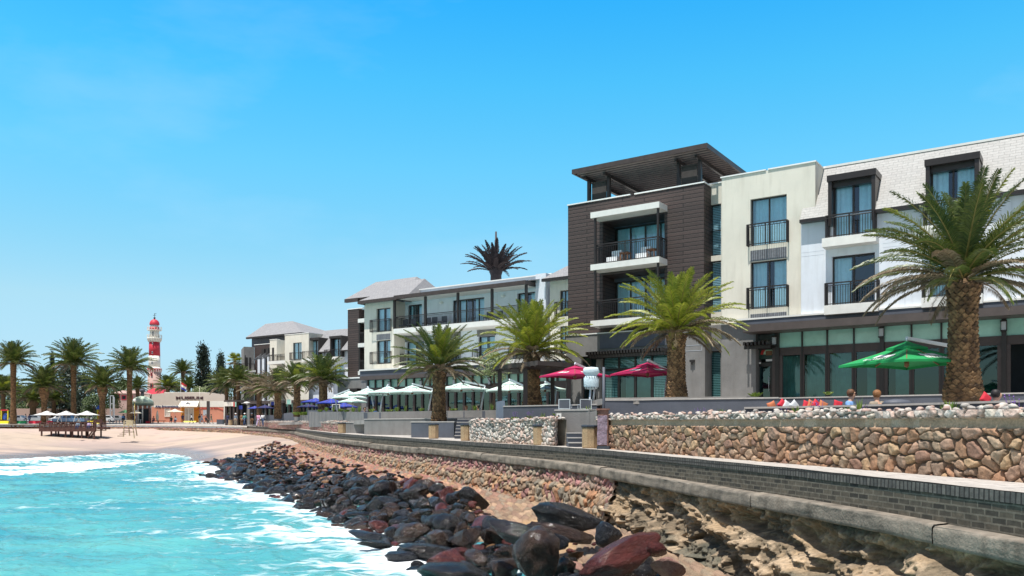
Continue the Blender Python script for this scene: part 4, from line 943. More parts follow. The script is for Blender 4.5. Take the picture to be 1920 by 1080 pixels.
for i, (a, b) in enumerate(dorm):
    dz = zA(1645, 321)
    f = part('dormer', M['dark'], wing, lambda mb: (mb.box(A, a, a+.16, -1.3, .44, eZ-.45, dz-.02), mb.box(A, b-.16, b, -1.3, .44, eZ-.45, dz-.02), mb.box(A, a-.04, b+.04, -1.4, .5, dz-.26, dz+.02), mb.box(A, a+.16, b-.16, -.1, .2, dz-.5, dz-.26)))
    window(wing, A, a+.16, b-.16, sZ1+.02, dz-.42, .14, 2, ['both', 'both', 'full', 'both'][i], .06)
    part('balcony_slab', M['slab'], wing, lambda mb: mb.box(A, a-.18, b+.10, .12, .80, sZ1-.42+.02, sZ1))
    railing(wing, A, a-.02, b-.02, sZ1, sZ1+1.02, .14, .74)
    part('spandrel_panel', M['grey'], wing, lambda mb: mb.box(A, a+.10, b-.08, -.1, .02, sZ1-.75, sZ1-.42))
    window(wing, A, a+.10, b-.08, sZ2+.02, sZ1-.77, .12, 2, ['left', 'full', 'both', 'both'][i], .06)
    part('balcony_slab', M['slab'], wing, lambda mb: mb.box(A, a-.14, b+.14, .12, .62, sZ2-.42, sZ2))
    railing(wing, A, a-.10, b+.10, sZ2, sZ2+1.02, .14, .56)
# ground floor of the wing: gutter, deep fascia, transom lights, glazing
cz = zA(1600, 600, 0)
def gutf(mb):
    mb.box(A, u(1385), UE, .0, .30, gut-.20, gut+.02)
part('gutter', M['slate'], wing, gutf); part('gutter_cap', M['slab'], wing, lambda mb: mb.box(A, u(1330), UE, 0.125, .34, gut+.022, gut+.10))
cL = A.U(1393, 1.5); c0 = A.Z(1440, 620, 1.5)
part('canopy', M['fascia'], wing, lambda mb: (mb.box(A, cL, UE, .3, 1.5, c0-.0, c0+.34), mb.box(A, cL, UE, -.3, .3, c0+.04, gut-.21)))
mz0, mz1 = zA(1500, 650), zA(1500, 622); hz = zA(1500, 665); gb = GZ
bays = [1458, 1504, 1551, 1601, 1654, 1709, 1765]
ub = [u(q) for q in bays]; st = (ub[-1]-ub[0])/6
while ub[-1]+st < UE: ub.append(ub[-1]+st)
gl_ = part('glazed_front', M['brown'], wing, lambda mb: (mb.box(A, ub[0]-.25, ub[-1], -.12, .0, hz, mz0), mb.box(A, ub[0]-.25, ub[-1], -.12, .0, mz1, c0+.04),
     [mb.box(A, q-(.10 if i % 4 else .24), q+(.10 if i % 4 else .24), -.12, .004 if i % 4 else .06, gb, hz) for i, q in enumerate(ub)]))
parts('mullion', M['dark'], gl_, A, [(q-(.035 if i % 4 else .09), q+(.035 if i % 4 else .09), -.06, .03 if i % 4 else .10, gb, mz1+.1) for i, q in enumerate(ub)])
part('sill', M['dark'], gl_, lambda mb: mb.box(A, ub[0]-.2, ub[-1], -.1, .02, gb, gb+.09))
part('transom_light', M['mint'], gl_, lambda mb: [mb.quad([A.p(a, -.05, mz0), A.p(b, -.05, mz0), A.p(b, -.05, mz1), A.p(a, -.05, mz1)], 0, [(a, 0, mz0), (b, 0, mz0), (b, 0, mz1), (a, 0, mz1)]) for a, b in zip(ub[:-1], ub[1:])])
for i, (a, b) in enumerate(zip(ub[:-1], ub[1:])):
    if i != 8: part('pane', M['glassg'], gl_, lambda mb: mb.quad([A.p(a+.1, -.07, gb), A.p(b-.1, -.07, gb), A.p(b-.1, -.07, hz), A.p(a+.1, -.07, hz)], 0))
def blinds(mb):
    for i, (a, b) in enumerate(zip(ub[:-1], ub[1:])):
        if i in (0, 1, 2): 
            t_ = pleat(A, a+.1, b-.1, -.5, gb, hz, rw); mb.add(t_.v, t_.f, 0, t_.w, True)
        elif i in (3, 4, 9, 11): mb.box(A, a+.45, b-.15, -.62, -.6, gb, hz-.4)
part('curtain', M['sheer'], gl_, blinds)
M['lamp'] = mat('lamp_glass', (.42, .46, .50), .3, .05)
def walllamp(fr, uu, v, z, lab, h=.34, root=None):
    t = thing('wall_lamp', lab, 'lamp', fr.p(uu, v, z), 'lantern boxes on the glazed fronts')
    part('lamp_body', M['dark'], t, lambda mb: (mb.box(fr, uu-.12, uu+.12, v, v+.16, z+h*.5, z+h*.5+.06), mb.box(fr, uu-.12, uu+.12, v, v+.16, z-h*.5-.06, z-h*.5), mb.box(fr, uu-.12, uu+.12, v, v+.03, z-h*.5, z+h*.5)))
    part('lamp_glass', M['lamp'], t, lambda mb: mb.box(fr, uu-.085, uu+.085, v+.03, v+.14, z-h*.5, z+h*.5)); return t
walllamp(A, ub[0]-.12, .06, zA(1450, 640), 'box lantern at the left end of the long glazed front beside the sign')
walllamp(A, ub[4], .1, zA(1654, 624), 'box lantern on the thick post above the green umbrella')
walllamp(A, ub[8], .1, zA(1880, 612), 'box lantern on the thick post right of the tallest palm trunk')
# ---------------------------------------------------------------- A2: cream block
cr_ = thing('cream_hotel_block', 'cream rendered block with stepped parapet between the brown tower and the white wing', 'hotel wing', A.p(u(1353), 0, GZ))
pz1 = zA(1395, 327); pz2 = zA(1485, 311); bz = zA(1400, 604)
wz = [(u(1407), u(1475), zA(1407, 462), zA(1407, 374)), (u(1407), u(1475), zA(1407, 580), zA(1407, 492))]
def cw(mb):
    mb.wall(A, u(1353), u(1529), bz, pz1, 0, wz, .22)
    mb.box(A, u(1441), u(1529), -3.2, 0, pz1, pz2); mb.box(A, u(1353), u(1437), -3.2, 0, pz1-.01, pz1+.0)
    mb.box(A, u(1353)-.0, u(1353)+.01, -3.2, 0, bz, pz1); mb.box(A, u(1529)-.01, u(1529), -3.2, 0, eZ, pz2)
    mb.box(A, u(1503)-.01, u(1503)+.0, -.3, .11, bz, eZ)
part('wall', M['cream'], cr_, cw)
part('recessed_wall', M['cream'], cr_, lambda mb: (mb.wall(A, u(1321)-.3, u(1353)+.3, bz, zA(1335, 346, -.6), -.6, [(u(1326, -.6), u(1352, -.6), zA(1335, 480, -.6), zA(1335, 384, -.6)), (u(1326, -.6), u(1352, -.6), zA(1335, 586, -.6), zA(1335, 490, -.6))], .15)))
part('parapet_cap', M['cap'], cr_, lambda mb: (mb.box(A, u(1353)-.05, u(1436.5), -.35, .05, pz1+.002, pz1+.06), mb.box(A, u(1441)-.02, u(1529)+.04, -.35, .05, pz2, pz2+.06), mb.box(A, u(1529)-.3, u(1529)+.045, -3.2, -.35, pz2, pz2+.058), mb.box(A, u(1321)-.3, u(1353)-.06, -.9, -.55, zA(1335, 346, -.6), zA(1335, 346, -.6)+.06)))
part('interior', M['room'], cr_, lambda mb: mb.box(A, u(1322), u(1529)-.3, -2.2, -1.3, GZ, pz1-.3))
for k, (a, b, c, d) in enumerate(wz):
    window(cr_, A, a, b, c+.0, d, 0, 2, ['full', 'both'][k], .055)
    railing(cr_, A, a-.08, b+.08, c-.03, c+1.0, .0, .28)
for (pa, pb) in ((480, 384), (586, 490)):
    a, b = u(1326, -.6), u(1352, -.6); c, d = zA(1335, pa, -.6), zA(1335, pb, -.6)
    window(cr_, A, a, b, c, d, -.6, 1, 'none', .05, blinds=True); part('transom_bar', M['dark'], cr_, lambda mb: mb.box(A, a, b, -.74, -.66, c+(d-c)*.48, c+(d-c)*.48+.05))
M['vent'] = brickmat('louvre_panel', (.22, .23, .25), (.17, .18, .2), (.06, .06, .07), .09, 5, .012, .7, .6, 0)
parts('louvre_panel', M['vent'], cr_, A, [(wz[0][0], wz[0][1], -.05, .012, wz[1][3]+.03, wz[0][2]-.22), (wz[0][0], wz[0][1], -.05, .012, bz+.02, wz[1][2]-.25)])
part('drip_edge', M['cap'], cr_, lambda mb: mb.box(A, u(1353)-.02, u(1503), -.02, .10, bz-.06, bz+.015))
# grey rendered ground floor under the cream block with the narrow window
gy = thing('grey_ground_floor', 'grey rendered ground floor wall with tall narrow window left of the glazed restaurant', 'wall', A.p(u(1321), 0, GZ))
def gw(mb):
    mb.wall(A, u(1353), u(1418), GZ-.2, bz-.06, .05, [], .2); mb.wall(A, u(1321)-.2, u(1353)+.1, GZ-.2, bz, -.25, [(u(1329, -.25), u(1351, -.25), GZ, zA(1340, 658, -.25))], .2)
    mb.box(A, u(1418)-.01, u(1418), -.8, .05, GZ, bz-.06); mb.box(A, u(1353), u(1353)+.01, -.25, .05, GZ-.2, bz-.06)
    mb.wall(A, u(1418), u(1456), zA(1440, 640, -.5), bz, -.5)
part('wall', M['grey'], gy, gw)
part('interior', M['room'], gy, lambda mb: mb.box(A, u(1300), u(1450), -1.6, -1.0, GZ, bz))
window(gy, A, u(1329, -.25), u(1351, -.25), GZ, zA(1340, 658, -.25), -.25, 1, 'none', .06, blinds=True, gl='glassg')
dr_ = thing('entrance_door', 'dark framed glass door with vertical handle under the round sign panel', 'door', A.p(u(1436, -.5), -.5, GZ))
d0, d1 = u(1412, -.5), u(1453, -.5); dzt = zA(1430, 682, -.5)
part('door_frame', M['dark'], dr_, lambda mb: (mb.box(A, d0, d0+.12, -.6, -.42, GZ, dzt+.05), mb.box(A, d1-.22, d1, -.6, -.42, GZ, dzt+.05), mb.box(A, d0+.12, d1-.22, -.6, -.42, dzt-.14, dzt+.05), mb.box(A, d0+.12, d1-.22, -.6, -.42, GZ, GZ+.14)))
part('pane', M['glassg'], dr_, lambda mb: mb.quad([A.p(d0+.12, -.5, GZ), A.p(d1-.22, -.5, GZ), A.p(d1-.22, -.5, dzt), A.p(d0+.12, -.5, dzt)]))
part('handle', M['steel'], dr_, lambda mb: (mb.bar(A.p(d1-.25, -.34, GZ+.6), A.p(d1-.25, -.34, GZ+1.3), .018, 6), mb.bar(A.p(d1-.25, -.42, GZ+.65), A.p(d1-.25, -.34, GZ+.65), .015), mb.bar(A.p(d1-.25, -.42, GZ+1.25), A.p(d1-.25, -.34, GZ+1.25), .015)))
part('notice', M['cap'], dr_, lambda mb: (mb.box(A, d0+.1, d0+.42, -.419, -.41, dzt+.0, dzt+.07), mb.box(A, d0+.66, d1-.05, -.419, -.41, dzt+.10, dzt+.2)))
# sign panel with its arched emblem
sg = thing('sign', 'dark green sign panel with red arched emblem over the entrance door', 'sign', A.p(u(1436, -.5), -.5, dzt))
sz0, sz1 = dzt+.22, zA(1430, 650, -.5)
M['signg'] = mat('dark_green_board', (.012, .045, .032), .45, .15); M['redp'] = mat('red_paint', (.50, .03, .03), .5, .1); M['palegreen'] = mat('pale_green_paint', (.45, .60, .42), .5)
part('board', M['signg'], sg, lambda mb: mb.box(A, d0, d1+.05, -.6, -.44, sz0, sz1))
def arc(mb, r0, r1, a0, a1, v, cu, cz_, n=18):
    for i in range(n):
        x, y = a0+(a1-a0)*i/n, a0+(a1-a0)*(i+1)/n
        q = [(cu+r0*math.cos(x), v, cz_+r0*math.sin(x)), (cu+r1*math.cos(x), v, cz_+r1*math.sin(x)), (cu+r1*math.cos(y), v, cz_+r1*math.sin(y)), (cu+r0*math.cos(y), v, cz_+r0*math.sin(y))]
        mb.quad([A.p(*a) for a in q], 0, q)
cu, cz_ = (d0+d1)/2+.26, sz0+.22
part('emblem_arc', M['redp'], sg, lambda mb: arc(mb, .27, .40, 0, math.pi, -.432, cu, cz_)); part('emblem_field', M['palegreen'], sg, lambda mb: arc(mb, .0, .26, 0, math.pi, -.430, cu, cz_)); part('emblem_barrel', M['wood'], sg, lambda mb: mb.box(A, cu-.14, cu+.16, -.43, -.40, cz_-.05, cz_+.16))
# small slatted shades
def slats(name, lab, fr, u0, u1, v0, v1, z, n):
    t = thing(name, lab, 'sun shade', fr.p(u0, v0, z)); part('beam', M['dark'], t, lambda mb: (mb.box(fr, u0, u1, v1-.1, v1, z-.16, z), mb.box(fr, u0, u1, v0, v0+.08, z-.16, z)))
    for i in range(n): part('slat', M['dark'], t, lambda mb: mb.box(fr, u0+(u1-u0)*(i+.5)/n-.05, u0+(u1-u0)*(i+.5)/n+.05, v0, v1+.28, z+.003, z+.16))
slats('slatted_shade', 'short dark slatted shade above the entrance door at the canopy end', A, u(1412, .0)-.3, u(1450, 0), -.4, .45, zA(1430, 647, .4), 7)
# ---------------------------------------------------------------- A3: tower with brown boards
tw = thing('brown_tower', 'tall hotel block clad in dark brown boards with balconies and pergola on top', 'hotel wing', A.p(u(1065), 0, GZ))
uL, uR = u(1065, .35), u(1320, .35); tz = zA(1100, 380, .35); tz2 = zA(1260, 353, .35); tb = zA(1100, 628, .35)
ro = (u(1130, .35), u(1246, .35)); s1 = zA(1106, 497, 1.3); s2 = zA(1106, 602, 1.3); st_ = zA(1106, 410, 1.3)
part('cladding', M['clad'], tw, lambda mb: (mb.wall(A, uL, uR, tb, tz, .35, [(ro[0], ro[1], s1, st_-.05), (ro[0], ro[1], s2, s1-.42)], 1.5), mb.box(A, u(1190), uR, -.0, .35, tz-.0, tz2), mb.box(A, uR-.01, uR, -2.6, .35, tb, tz2), mb.box(A, uL, uL+.01, -5, .35, tb, tz), mb.box(A, uL+.02, uR-.02, -5.2, -5.0, tb, tz2)))
part('parapet_cap', M['cap'], tw, lambda mb: (mb.box(A, uL-.03, u(1182, .35), .1, .40, tz, tz+.06), mb.box(A, u(1190, .35), uR+.04, .1, .40, tz2, tz2+.06), mb.box(A, uR-.25, uR+.04, -2.6, .1, tz2, tz2+.058)))
part('roof_deck', M['grey'], tw, lambda mb: mb.box(A, uL+.03, uR-.03, -4.9, .08, tz-.9, tz-.6))
part('interior', M['room'], tw, lambda mb: mb.box(A, uL+.2, uR-.2, -3.6, -2.6, GZ, tz-.95))
for k, (zz, zt) in enumerate(((s1, st_-.05), (s2, s1-.42))):
    window(tw, A, ro[0]+.02, ro[1]-.02, zz+.02, zz+2.35, -1.15, 4, 'full' if k == 0 else 'both', .07, dep=.0)
    part('lintel', M['slate'], tw, lambda mb: mb.box(A, ro[0], ro[1], -1.2, -1.0, zz+2.35, zt))
    bl, br = A.U(1107, 1.35), A.U(1236, 1.35)
    part('balcony_slab', M['slab'], tw, lambda mb: mb.box(A, bl, br, -1.1, 1.35, zz-.30, zz))
    railing(tw, A, bl+.18, br-.1, zz, zz+1.05, .4, 1.2)
    parts('post', M['dark'], tw, A, [(x-.05, x+.05, 1.17, 1.27, zz, (st_ if k == 0 else s1-.3)) for x in (bl+.22, br-.12)])
part('balcony_roof', M['slab'], tw, lambda mb: mb.box(A, bl, br, .3, 1.35, st_, st_+.30))
# pergola on the roof: sloping louvred plane on a frame
M['louvre'] = mat('brown_louvre', (.21, .165, .155), .6, .15, 3)
pg = thing('roof_pergola', 'dark louvred pergola roof tilted over the top of the brown tower', 'pergola', A.p(u(1200), -1, tz2))
v1_ = .9; pl, pr = A.U(1072, v1_), A.U(1326, v1_); pz_ = A.Z(1072, 318, v1_); 
# depth: right edge runs back to pixel 1393
vb_ = -6.0
def louv(mb):
    n = 20
    for i in range(n):
        v = v1_-.15-(v1_-vb_)*(i+.5)/n
        mb.add([A.p(*q) for q in ((pl+.1, v-.13, pz_-.20), (pr-.1, v-.13, pz_-.20), (pr-.1, v+.11, pz_-.04), (pl+.1, v+.11, pz_-.04), (pl+.1, v-.11, pz_-.22), (pr-.1, v-.11, pz_-.22), (pr-.1, v+.13, pz_-.06), (pl+.1, v+.13, pz_-.06))], [(0, 1, 2, 3), (4, 5, 6, 7), (0, 1, 5, 4), (2, 3, 7, 6)], 0)
lv = part('louvres', M['louvre'], pg, louv); part('louvre_shade_lines', M['dark'], pg, lambda mb: [mb.box(A, pl+.1, pr-.1, v1_-.15-(v1_-vb_)*(i+.5)/20-.15, v1_-.15-(v1_-vb_)*(i+.5)/20-.10, pz_-.24, pz_-.2) for i in range(20)])  # dark bars added under the blades to draw the shade lines between them
part('edge_beam', M['brown'], pg, lambda mb: (mb.box(A, pl, pr, v1_-.12, v1_, pz_-.24, pz_), mb.box(A, pl, pl+.1, vb_, v1_-.12, pz_-.24, pz_-.001), mb.box(A, pr-.1, pr, vb_, v1_-.12, pz_-.24, pz_-.001), mb.box(A, pl, pr, vb_-.1, vb_, pz_-.24, pz_)))
for px in (1100, 1137, 1270, 1308): part('cross_beam', M['dark'], pg, lambda mb: mb.box(A, A.U(px, .0)-.06, A.U(px, .0)+.06, vb_+.2, .25, pz_-.42, pz_-.2405))
for px in (1104, 1141, 1272, 1312): parts('post', M['dark'], pg, A, [(A.U(px, -.2)-.08, A.U(px, -.2)+.08, v, v+.2, tz-.7, pz_-.42) for v in (-.35, -4.4)])
M['mesh'] = mat('dark_screen', (.045, .036, .033), .7, .2, 4)
for a, b in ((1106, 1139), (1274, 1310)): part('screen', M['mesh'], pg, lambda mb: (mb.box(A, A.U(a, -.2)+.1, A.U(b, -.2)-.1, -.3, -.25, tz-.6, pz_-.62), mb.box(A, A.U(a, -.2)+.1, A.U(b, -.2)-.1, -.3, -.2, pz_-.62, pz_-.55)))
# balcony furniture
for k, (px, lab) in enumerate([(1150, 'pale armchair on the upper balcony of the brown tower, left'), (1205, 'pale armchair on the upper balcony of the brown tower, right')]):
    uu = A.U(px, .5); t = thing('armchair', lab, 'chair', A.p(uu, .4, s1), 'balcony chairs')
    part('seat', M['curtain'], t, lambda mb: mb.box(A, uu-.3, uu+.3, .1, .7, s1+.18, s1+.42)); part('backrest', M['curtain'], t, lambda mb: mb.box(A, uu-.3, uu+.3, .02, .12, s1+.3, s1+.85)); part('legs', M['dark'], t, lambda mb: [mb.bar(A.p(uu+x, y, s1), A.p(uu+x, y, s1+.18), .02) for x in (-.26, .26) for y in (.14, .66)])
for k, (px, lab) in enumerate([(1172, 'small wooden table between the armchairs on the upper balcony'), (1222, 'small wooden table at the right end of the upper balcony')]):
    uu = A.U(px, .5); t = thing('side_table', lab, 'table', A.p(uu, .4, s1), 'balcony tables')
    part('table_top', M['wood'], t, lambda mb: mb.box(A, uu-.25, uu+.25, .2, .7, s1+.55, s1+.6)); part('legs', M['wood'], t, lambda mb: [mb.bar(A.p(uu+x, y, s1), A.p(uu+x, y, s1+.55), .03) for x in (-.2, .2) for y in (.25, .65)])
# ground floor of the tower
tg = thing('grey_tower_base', 'grey base of the brown tower with glass doors behind the magenta umbrellas', 'wall', A.p(u(1065), 0, GZ))
dL, dR = u(1128, .5), u(1252, .5); dt = A.Z(1180, 664, .5)
part('wall', M['grey'], tg, lambda mb: (mb.wall(A, A.U(1061, .6), A.U(1322, .6), GZ-.2, tb-.02, .6, [(dL, dR, GZ, dt), (A.U(1090, .6), A.U(1118, .6), GZ, dt)], .4), mb.box(A, A.U(1322, .6)-.01, A.U(1322, .6), -.3, .6, GZ, tb-.02), mb.box(A, A.U(1061, .6), A.U(1322, .6), -.2, .6, tb-.03, tb-.021)))
part('parapet_cap', M['cap'], tg, lambda mb: mb.box(A, A.U(1061, .6)-.03, A.U(1190, .6), .36, .64, tb-.02, tb+.035))
part('slate_band', M['slate'], tg, lambda mb: mb.box(A, A.U(1125, .65), A.U(1256, .65), .6, .66, dt+.35, tb-.1))
def outline(mb):
    a, b, c, d = A.U(1283, .62), A.U(1316, .62), A.Z(1300, 658, .62), A.Z(1300, 647, .62)
    for q in ((a, b, c, c+.02), (a, b, d-.02, d), (a, a+.02, c+.02, d-.02), (b-.02, b, c+.02, d-.02)): mb.box(A, q[0], q[1], .6, .612, q[2], q[3])
part('outline', M['joint'], tg, outline)
part('interior', M['room'], tg, lambda mb: mb.box(A, uL, uR, -1.9, -1.4, GZ, tb))
cu_ = np.linspace(dL, dR, 5)
for i in range(4): window(tg, A, cu_[i], cu_[i+1], GZ, dt-.75, .5, 1, 'none', .07, 'glassg', dep=.15, blinds=i in (0, 3), name='glass_door'); window(tg, A, cu_[i], cu_[i+1], dt-.74, dt, .5, 1, 'none', .05, 'glassg', dep=.15, blinds=True)
part('curtain', M['sheer'], tg, lambda mb: mb.box(A, cu_[1]+.1, cu_[3]-.1, -.3, -.28, GZ, dt-.8))
window(tg, A, A.U(1090, .6), A.U(1118, .6), GZ, dt, .5, 2, 'none', .06, 'glassg', dep=.1)
slats('slatted_shade', 'long dark slatted shade above the glass doors of the brown tower', A, A.U(1112, .6), A.U(1256, .6), .6, 1.2, A.Z(1112, 667, .9), 26)
sp_ = thing('wall_spotlight', 'small black spotlight casting a long shadow on the grey tower base', 'lamp', A.p(A.U(1299, .6), .6, A.Z(1299, 680, .6)))
part('lamp_body', M['dark'], sp_, lambda mb: (mb.box(A, A.U(1299, .6)-.12, A.U(1299, .6)+.12, .6, .74, A.Z(1299, 679, .6), A.Z(1299, 675, .6)), mb.bar(A.p(A.U(1299, .6), .7, A.Z(1299, 684, .6)), A.p(A.U(1299, .6), .7, A.Z(1299, 677, .6)), .035, 8)))
# ================================================================ B: white balcony wing, set further back
uB = lambda px, v=0: B.U(px, v)
zB = lambda px, py, v=0: B.Z(px, py, v)
GB = H+.95
wb = thing('balcony_wing', 'long white hotel wing with a roofed top balcony behind the pale green umbrellas', 'hotel wing', B.p(uB(738), 0, GB))
b1 = uB(738); b2 = uB(1031); ztop = zB(741, 549); zs = zB(739, 617, 1.6); zf = zB(739, 562, 1.7); zg = zB(720, 698)
dz_ = zs+2.25
hB = [(uB(765, -.2), uB(791, -.2), zs, dz_), (uB(849, -.2), uB(908, -.2), zs, dz_), (uB(970, -.2), uB(1003, -.2), zs, dz_)]
lw_ = [(uB(762, -.2), uB(795, -.2)), (uB(842, -.2), uB(862, -.2)), (uB(897, -.2), uB(928, -.2)), (uB(965, -.2), uB(1000, -.2))]
hB2 = [(a, b, zs-3.05, zs-.95) for a, b in lw_]
part('wall', M['white'], wb, lambda mb: (mb.wall(B, b1, uB(1012), zg, zf+.2, -.2, hB+hB2, .25), mb.box(B, b1, b2, -3, -.21, zf+.2, ztop), mb.box(B, uB(1012), b2, -3, .6, zg, ztop-.001), mb.box(B, b1, b1+.05, -3, -.1, zg, ztop-.002)))
part('parapet_cap', M['cap'], wb, lambda mb: mb.box(B, b1-.05, b2+.1, -.6, -.12, ztop, ztop+.09))
part('interior', M['room'], wb, lambda mb: mb.box(B, b1, b2, -2.6, -1.2, GB, zf))
part('balcony_slab', M['slab'], wb, lambda mb: mb.box(B, B.U(738, 1.7), B.U(1006, 1.7), -.2, 1.7, zs-.42, zs))
part('balcony_roof', M['tilegrey'], wb, lambda mb: mb.add([B.p(*q) for q in [(B.U(741, 1.9), 1.9, zf+.28), (B.U(984, 1.9), 1.9, zf+.28), (B.U(1002, 1.9), -.2, ztop-.25), (B.U(741, 1.9)+.2, -.2, ztop-.25)]], [(0, 1, 2, 3)], 0, [(0, 0, 0), (22, 0, 0), (22, 0, 2.2), (0, 0, 2.2)]))
part('roof_fascia', M['brown'], wb, lambda mb: (mb.box(B, B.U(738, 1.95), B.U(985, 1.95), 1.7, 1.95, zf, zf+.3), mb.box(B, B.U(985, 1.95)-.2, B.U(985, 1.95), -.2, 1.7, zf, zf+.3), mb.box(B, B.U(738, 1.95), B.U(738, 1.95)+.2, -.2, 1.7, zf, zf+.3)))
part('soffit', M['slab'], wb, lambda mb: mb.box(B, B.U(738, 1.95)+.21, B.U(985, 1.95)-.21, -.19, 1.69, zf+.04, zf+.1))
for px in (740, 798, 859, 923, 987): part('post', M['dark'], wb, lambda mb: mb.box(B, B.U(px, 1.5)-.1, B.U(px, 1.5)+.1, 1.45, 1.6, zs, zf))
railing(wb, B, B.U(739, 1.6), B.U(1004, 1.6), zs, zs+1.02, -.2, 1.6, .13)
window(wb, B, *hB[0], -.2, 3, 'both', .09); window(wb, B, *hB[1], -.2, 5, 'both', .09); window(wb, B, *hB[2], -.2, 2, 'both', .09)
for i, (a, b, c, d) in enumerate(hB2):
    window(wb, B, a, b, c, d, -.2, 2, ['left', 'none', 'both', 'both'][i], .07); railing(wb, B, a-.1, b+.1, c, c+1, -.2, .5, .14)
    part('balcony_slab', M['slab'], wb, lambda mb: mb.box(B, a-.3, b+.3, -.2, .6, c-.4, c)); part('spandrel_panel', M['grey'], wb, lambda mb: mb.box(B, a-.1, b+.1, -.2, -.14, d, zs-.43))
for px in (828, 944): 
    t = thing('bulkhead_lamp', 'round white lamp on the balcony wall, %s' % ('left of the wide doors' if px < 900 else 'right of the wide doors'), 'lamp', B.p(uB(px, -.2), -.2, dz_-.1)); mb = MB(); mb.lathe((0, 0, 0), [(.1, -.12), (.2, -.05), (.2, .05), (.1, .12)], 12); link('lamp_glass', mb.mesh('lamp_glass', [M['cap']]), t)
# grey chairs seen through the balcony railing
for i, px in enumerate((757, 772, 800, 812, 830, 915, 935)):
    t = thing('balcony_chair', ['grey balcony chair at the left end of the long top balcony', 'grey balcony chair by the first doors', 'grey chair right of the second balcony post', 'grey chair left of the round wall lamp', 'grey chair left of the wide doors', 'grey chair right of the wide doors', 'grey chair next to the fourth balcony post'][i], 'chair', B.p(uB(px, .6), .6, zs), 'chairs on the long balcony')
    uu = uB(px, .6); part('seat', M['slate'], t, lambda mb: mb.box(B, uu-.28, uu+.28, .4, .9, zs+.35, zs+.43)); part('backrest', M['slate'], t, lambda mb: mb.box(B, uu-.28, uu+.28, .36, .41, zs+.43, zs+.9)); part('legs', M['slate'], t, lambda mb: [mb.bar(B.p(uu+x, y, zs), B.p(uu+x, y, zs+.36), .02) for x in (-.25, .25) for y in (.44, .86)])
# cream end bay with hipped roofs
eb = thing('cream_end_bay', 'cream bay with two railed windows under hipped grey roofs, left of the balcony wing', 'hotel wing', B.p(uB(684), 0, GB))
e0, e1 = uB(683, 1.2), uB(739, 1.2); ez = zB(690, 569, 1.2)
ew = [(uB(706, 1.2), uB(732, 1.2), zB(706, 623, 1.2), zB(706, 579, 1.2)), (uB(706, 1.2), uB(732, 1.2), zB(706, 683, 1.2), zB(706, 639, 1.2))]
part('wall', M['cream'], eb, lambda mb: (mb.wall(B, e0, e1, zg, ez, 1.2, ew, .25), mb.box(B, e1-.02, e1, -.2, 1.2, zg, ez), mb.box(B, e0, e0+.02, -4, 1.2, zg, ez)))
part('interior', M['room'], eb, lambda mb: mb.box(B, e0+.2, e1-.2, -2, -.5, GB, ez-.1))
for k, (a, b, c, d) in enumerate(ew): window(eb, B, a, b, c, d, 1.2, 2, 'both', .08); railing(eb, B, a-.5*(1), b+.1, c, c+1.05, 1.2, 1.5, .13)
part('louvre_panel', M['vent'], eb, lambda mb: mb.box(B, ew[0][0], ew[0][1], 1.15, 1.212, ew[1][3]+.05, ew[0][2]-.2))
def hip(mb, fr, a, b, v0, v1, z0, z1, ra, rb, rv):
    q = [(a, v1, z0), (b, v1, z0), (b, v0, z0), (a, v0, z0), (ra, rv, z1), (rb, rv, z1)]
    P_ = [fr.p(*x) for x in q]
    for f, uvs in (((0, 1, 5, 4), [(a, 0, 0), (b, 0, 0), (rb, 0, 3.5), (ra, 0, 3.5)]), ((1, 2, 5), [(0, 0, 0), (v1-v0, 0, 0), ((v1-v0)/2, 0, 3.5)]), ((2, 3, 4, 5), [(b, 0, 0), (a, 0, 0), (ra, 0, 3.5), (rb, 0, 3.5)]), ((3, 0, 4), [(0, 0, 0), (v1-v0, 0, 0), ((v1-v0)/2, 0, 3.5)])):
        mb.quad([P_[i] for i in f], 0, uvs)
ea, ebb = B.U(671, 1.9), B.U(743, 1.9)
r1 = part('roof', M['tilegrey'], eb, lambda mb: (hip(mb, B, ea, ebb+1.2, -5, 1.9, ez+.15, zB(735, 530, -1.5), ea+2.9, ebb+.2, -1.6), hip(mb, B, B.U(650, -1.5), B.U(800, -4), -10, -1.2, zB(660, 561, -1.5), zB(740, 522, -5), B.U(698, -5), B.U(775, -5), -5.5)))
part('eave_board', M['brown'], r1, lambda mb: (mb.box(B, ea, ebb, 1.65, 1.95, ez-.1, ez+.17), mb.box(B, ea, ea+.2, -4, 1.65, ez-.1, ez+.17), mb.box(B, B.U(650, -1.5), B.U(675, -1.5), -1.5, -1.2, zB(660, 561, -1.5)-.3, zB(660, 561, -1.5)+.02)))
# right hand cream bay next to the tower
rbz = thing('cream_link_bay', 'narrow cream bay with railed windows squeezed against the brown tower', 'hotel wing', B.p(uB(1034), 0, GB))
x0, x1 = uB(1031, .3), uB(1090, .3); lz = zB(1050, 525, .3)
lw2 = [(uB(1050, .3), uB(1066, .3), zB(1050, 594, .3), zB(1050, 545, .3)), (uB(1050, .3), uB(1066, .3), zB(1050, 665, .3), zB(1050, 612, .3))]
part('wall', M['cream'], rbz, lambda mb: mb.wall(B, x0, x1, zg, lz, .3, lw2, .25)); part('interior', M['room'], rbz, lambda mb: mb.box(B, x0, x1, -2, -1, GB, lz))
for a, b, c, d in lw2: window(rbz, B, a, b, c, d, .3, 2, 'full', .08); railing(rbz, B, a-.3, b+.1, c, c+1.1, .3, .6, .13)
lr = part('roof', M['tilegrey'], rbz, lambda mb: mb.quad([B.p(x0-.3, 1.0, lz+.1), B.p(x1, 1.0, lz+.1), B.p(x1, -2, zB(1050, 497, -2)), B.p(x0+.6, -2, zB(1050, 497, -2))], 0, [(0, 0, 0), (4, 0, 0), (4, 0, 3), (.8, 0, 3)]))
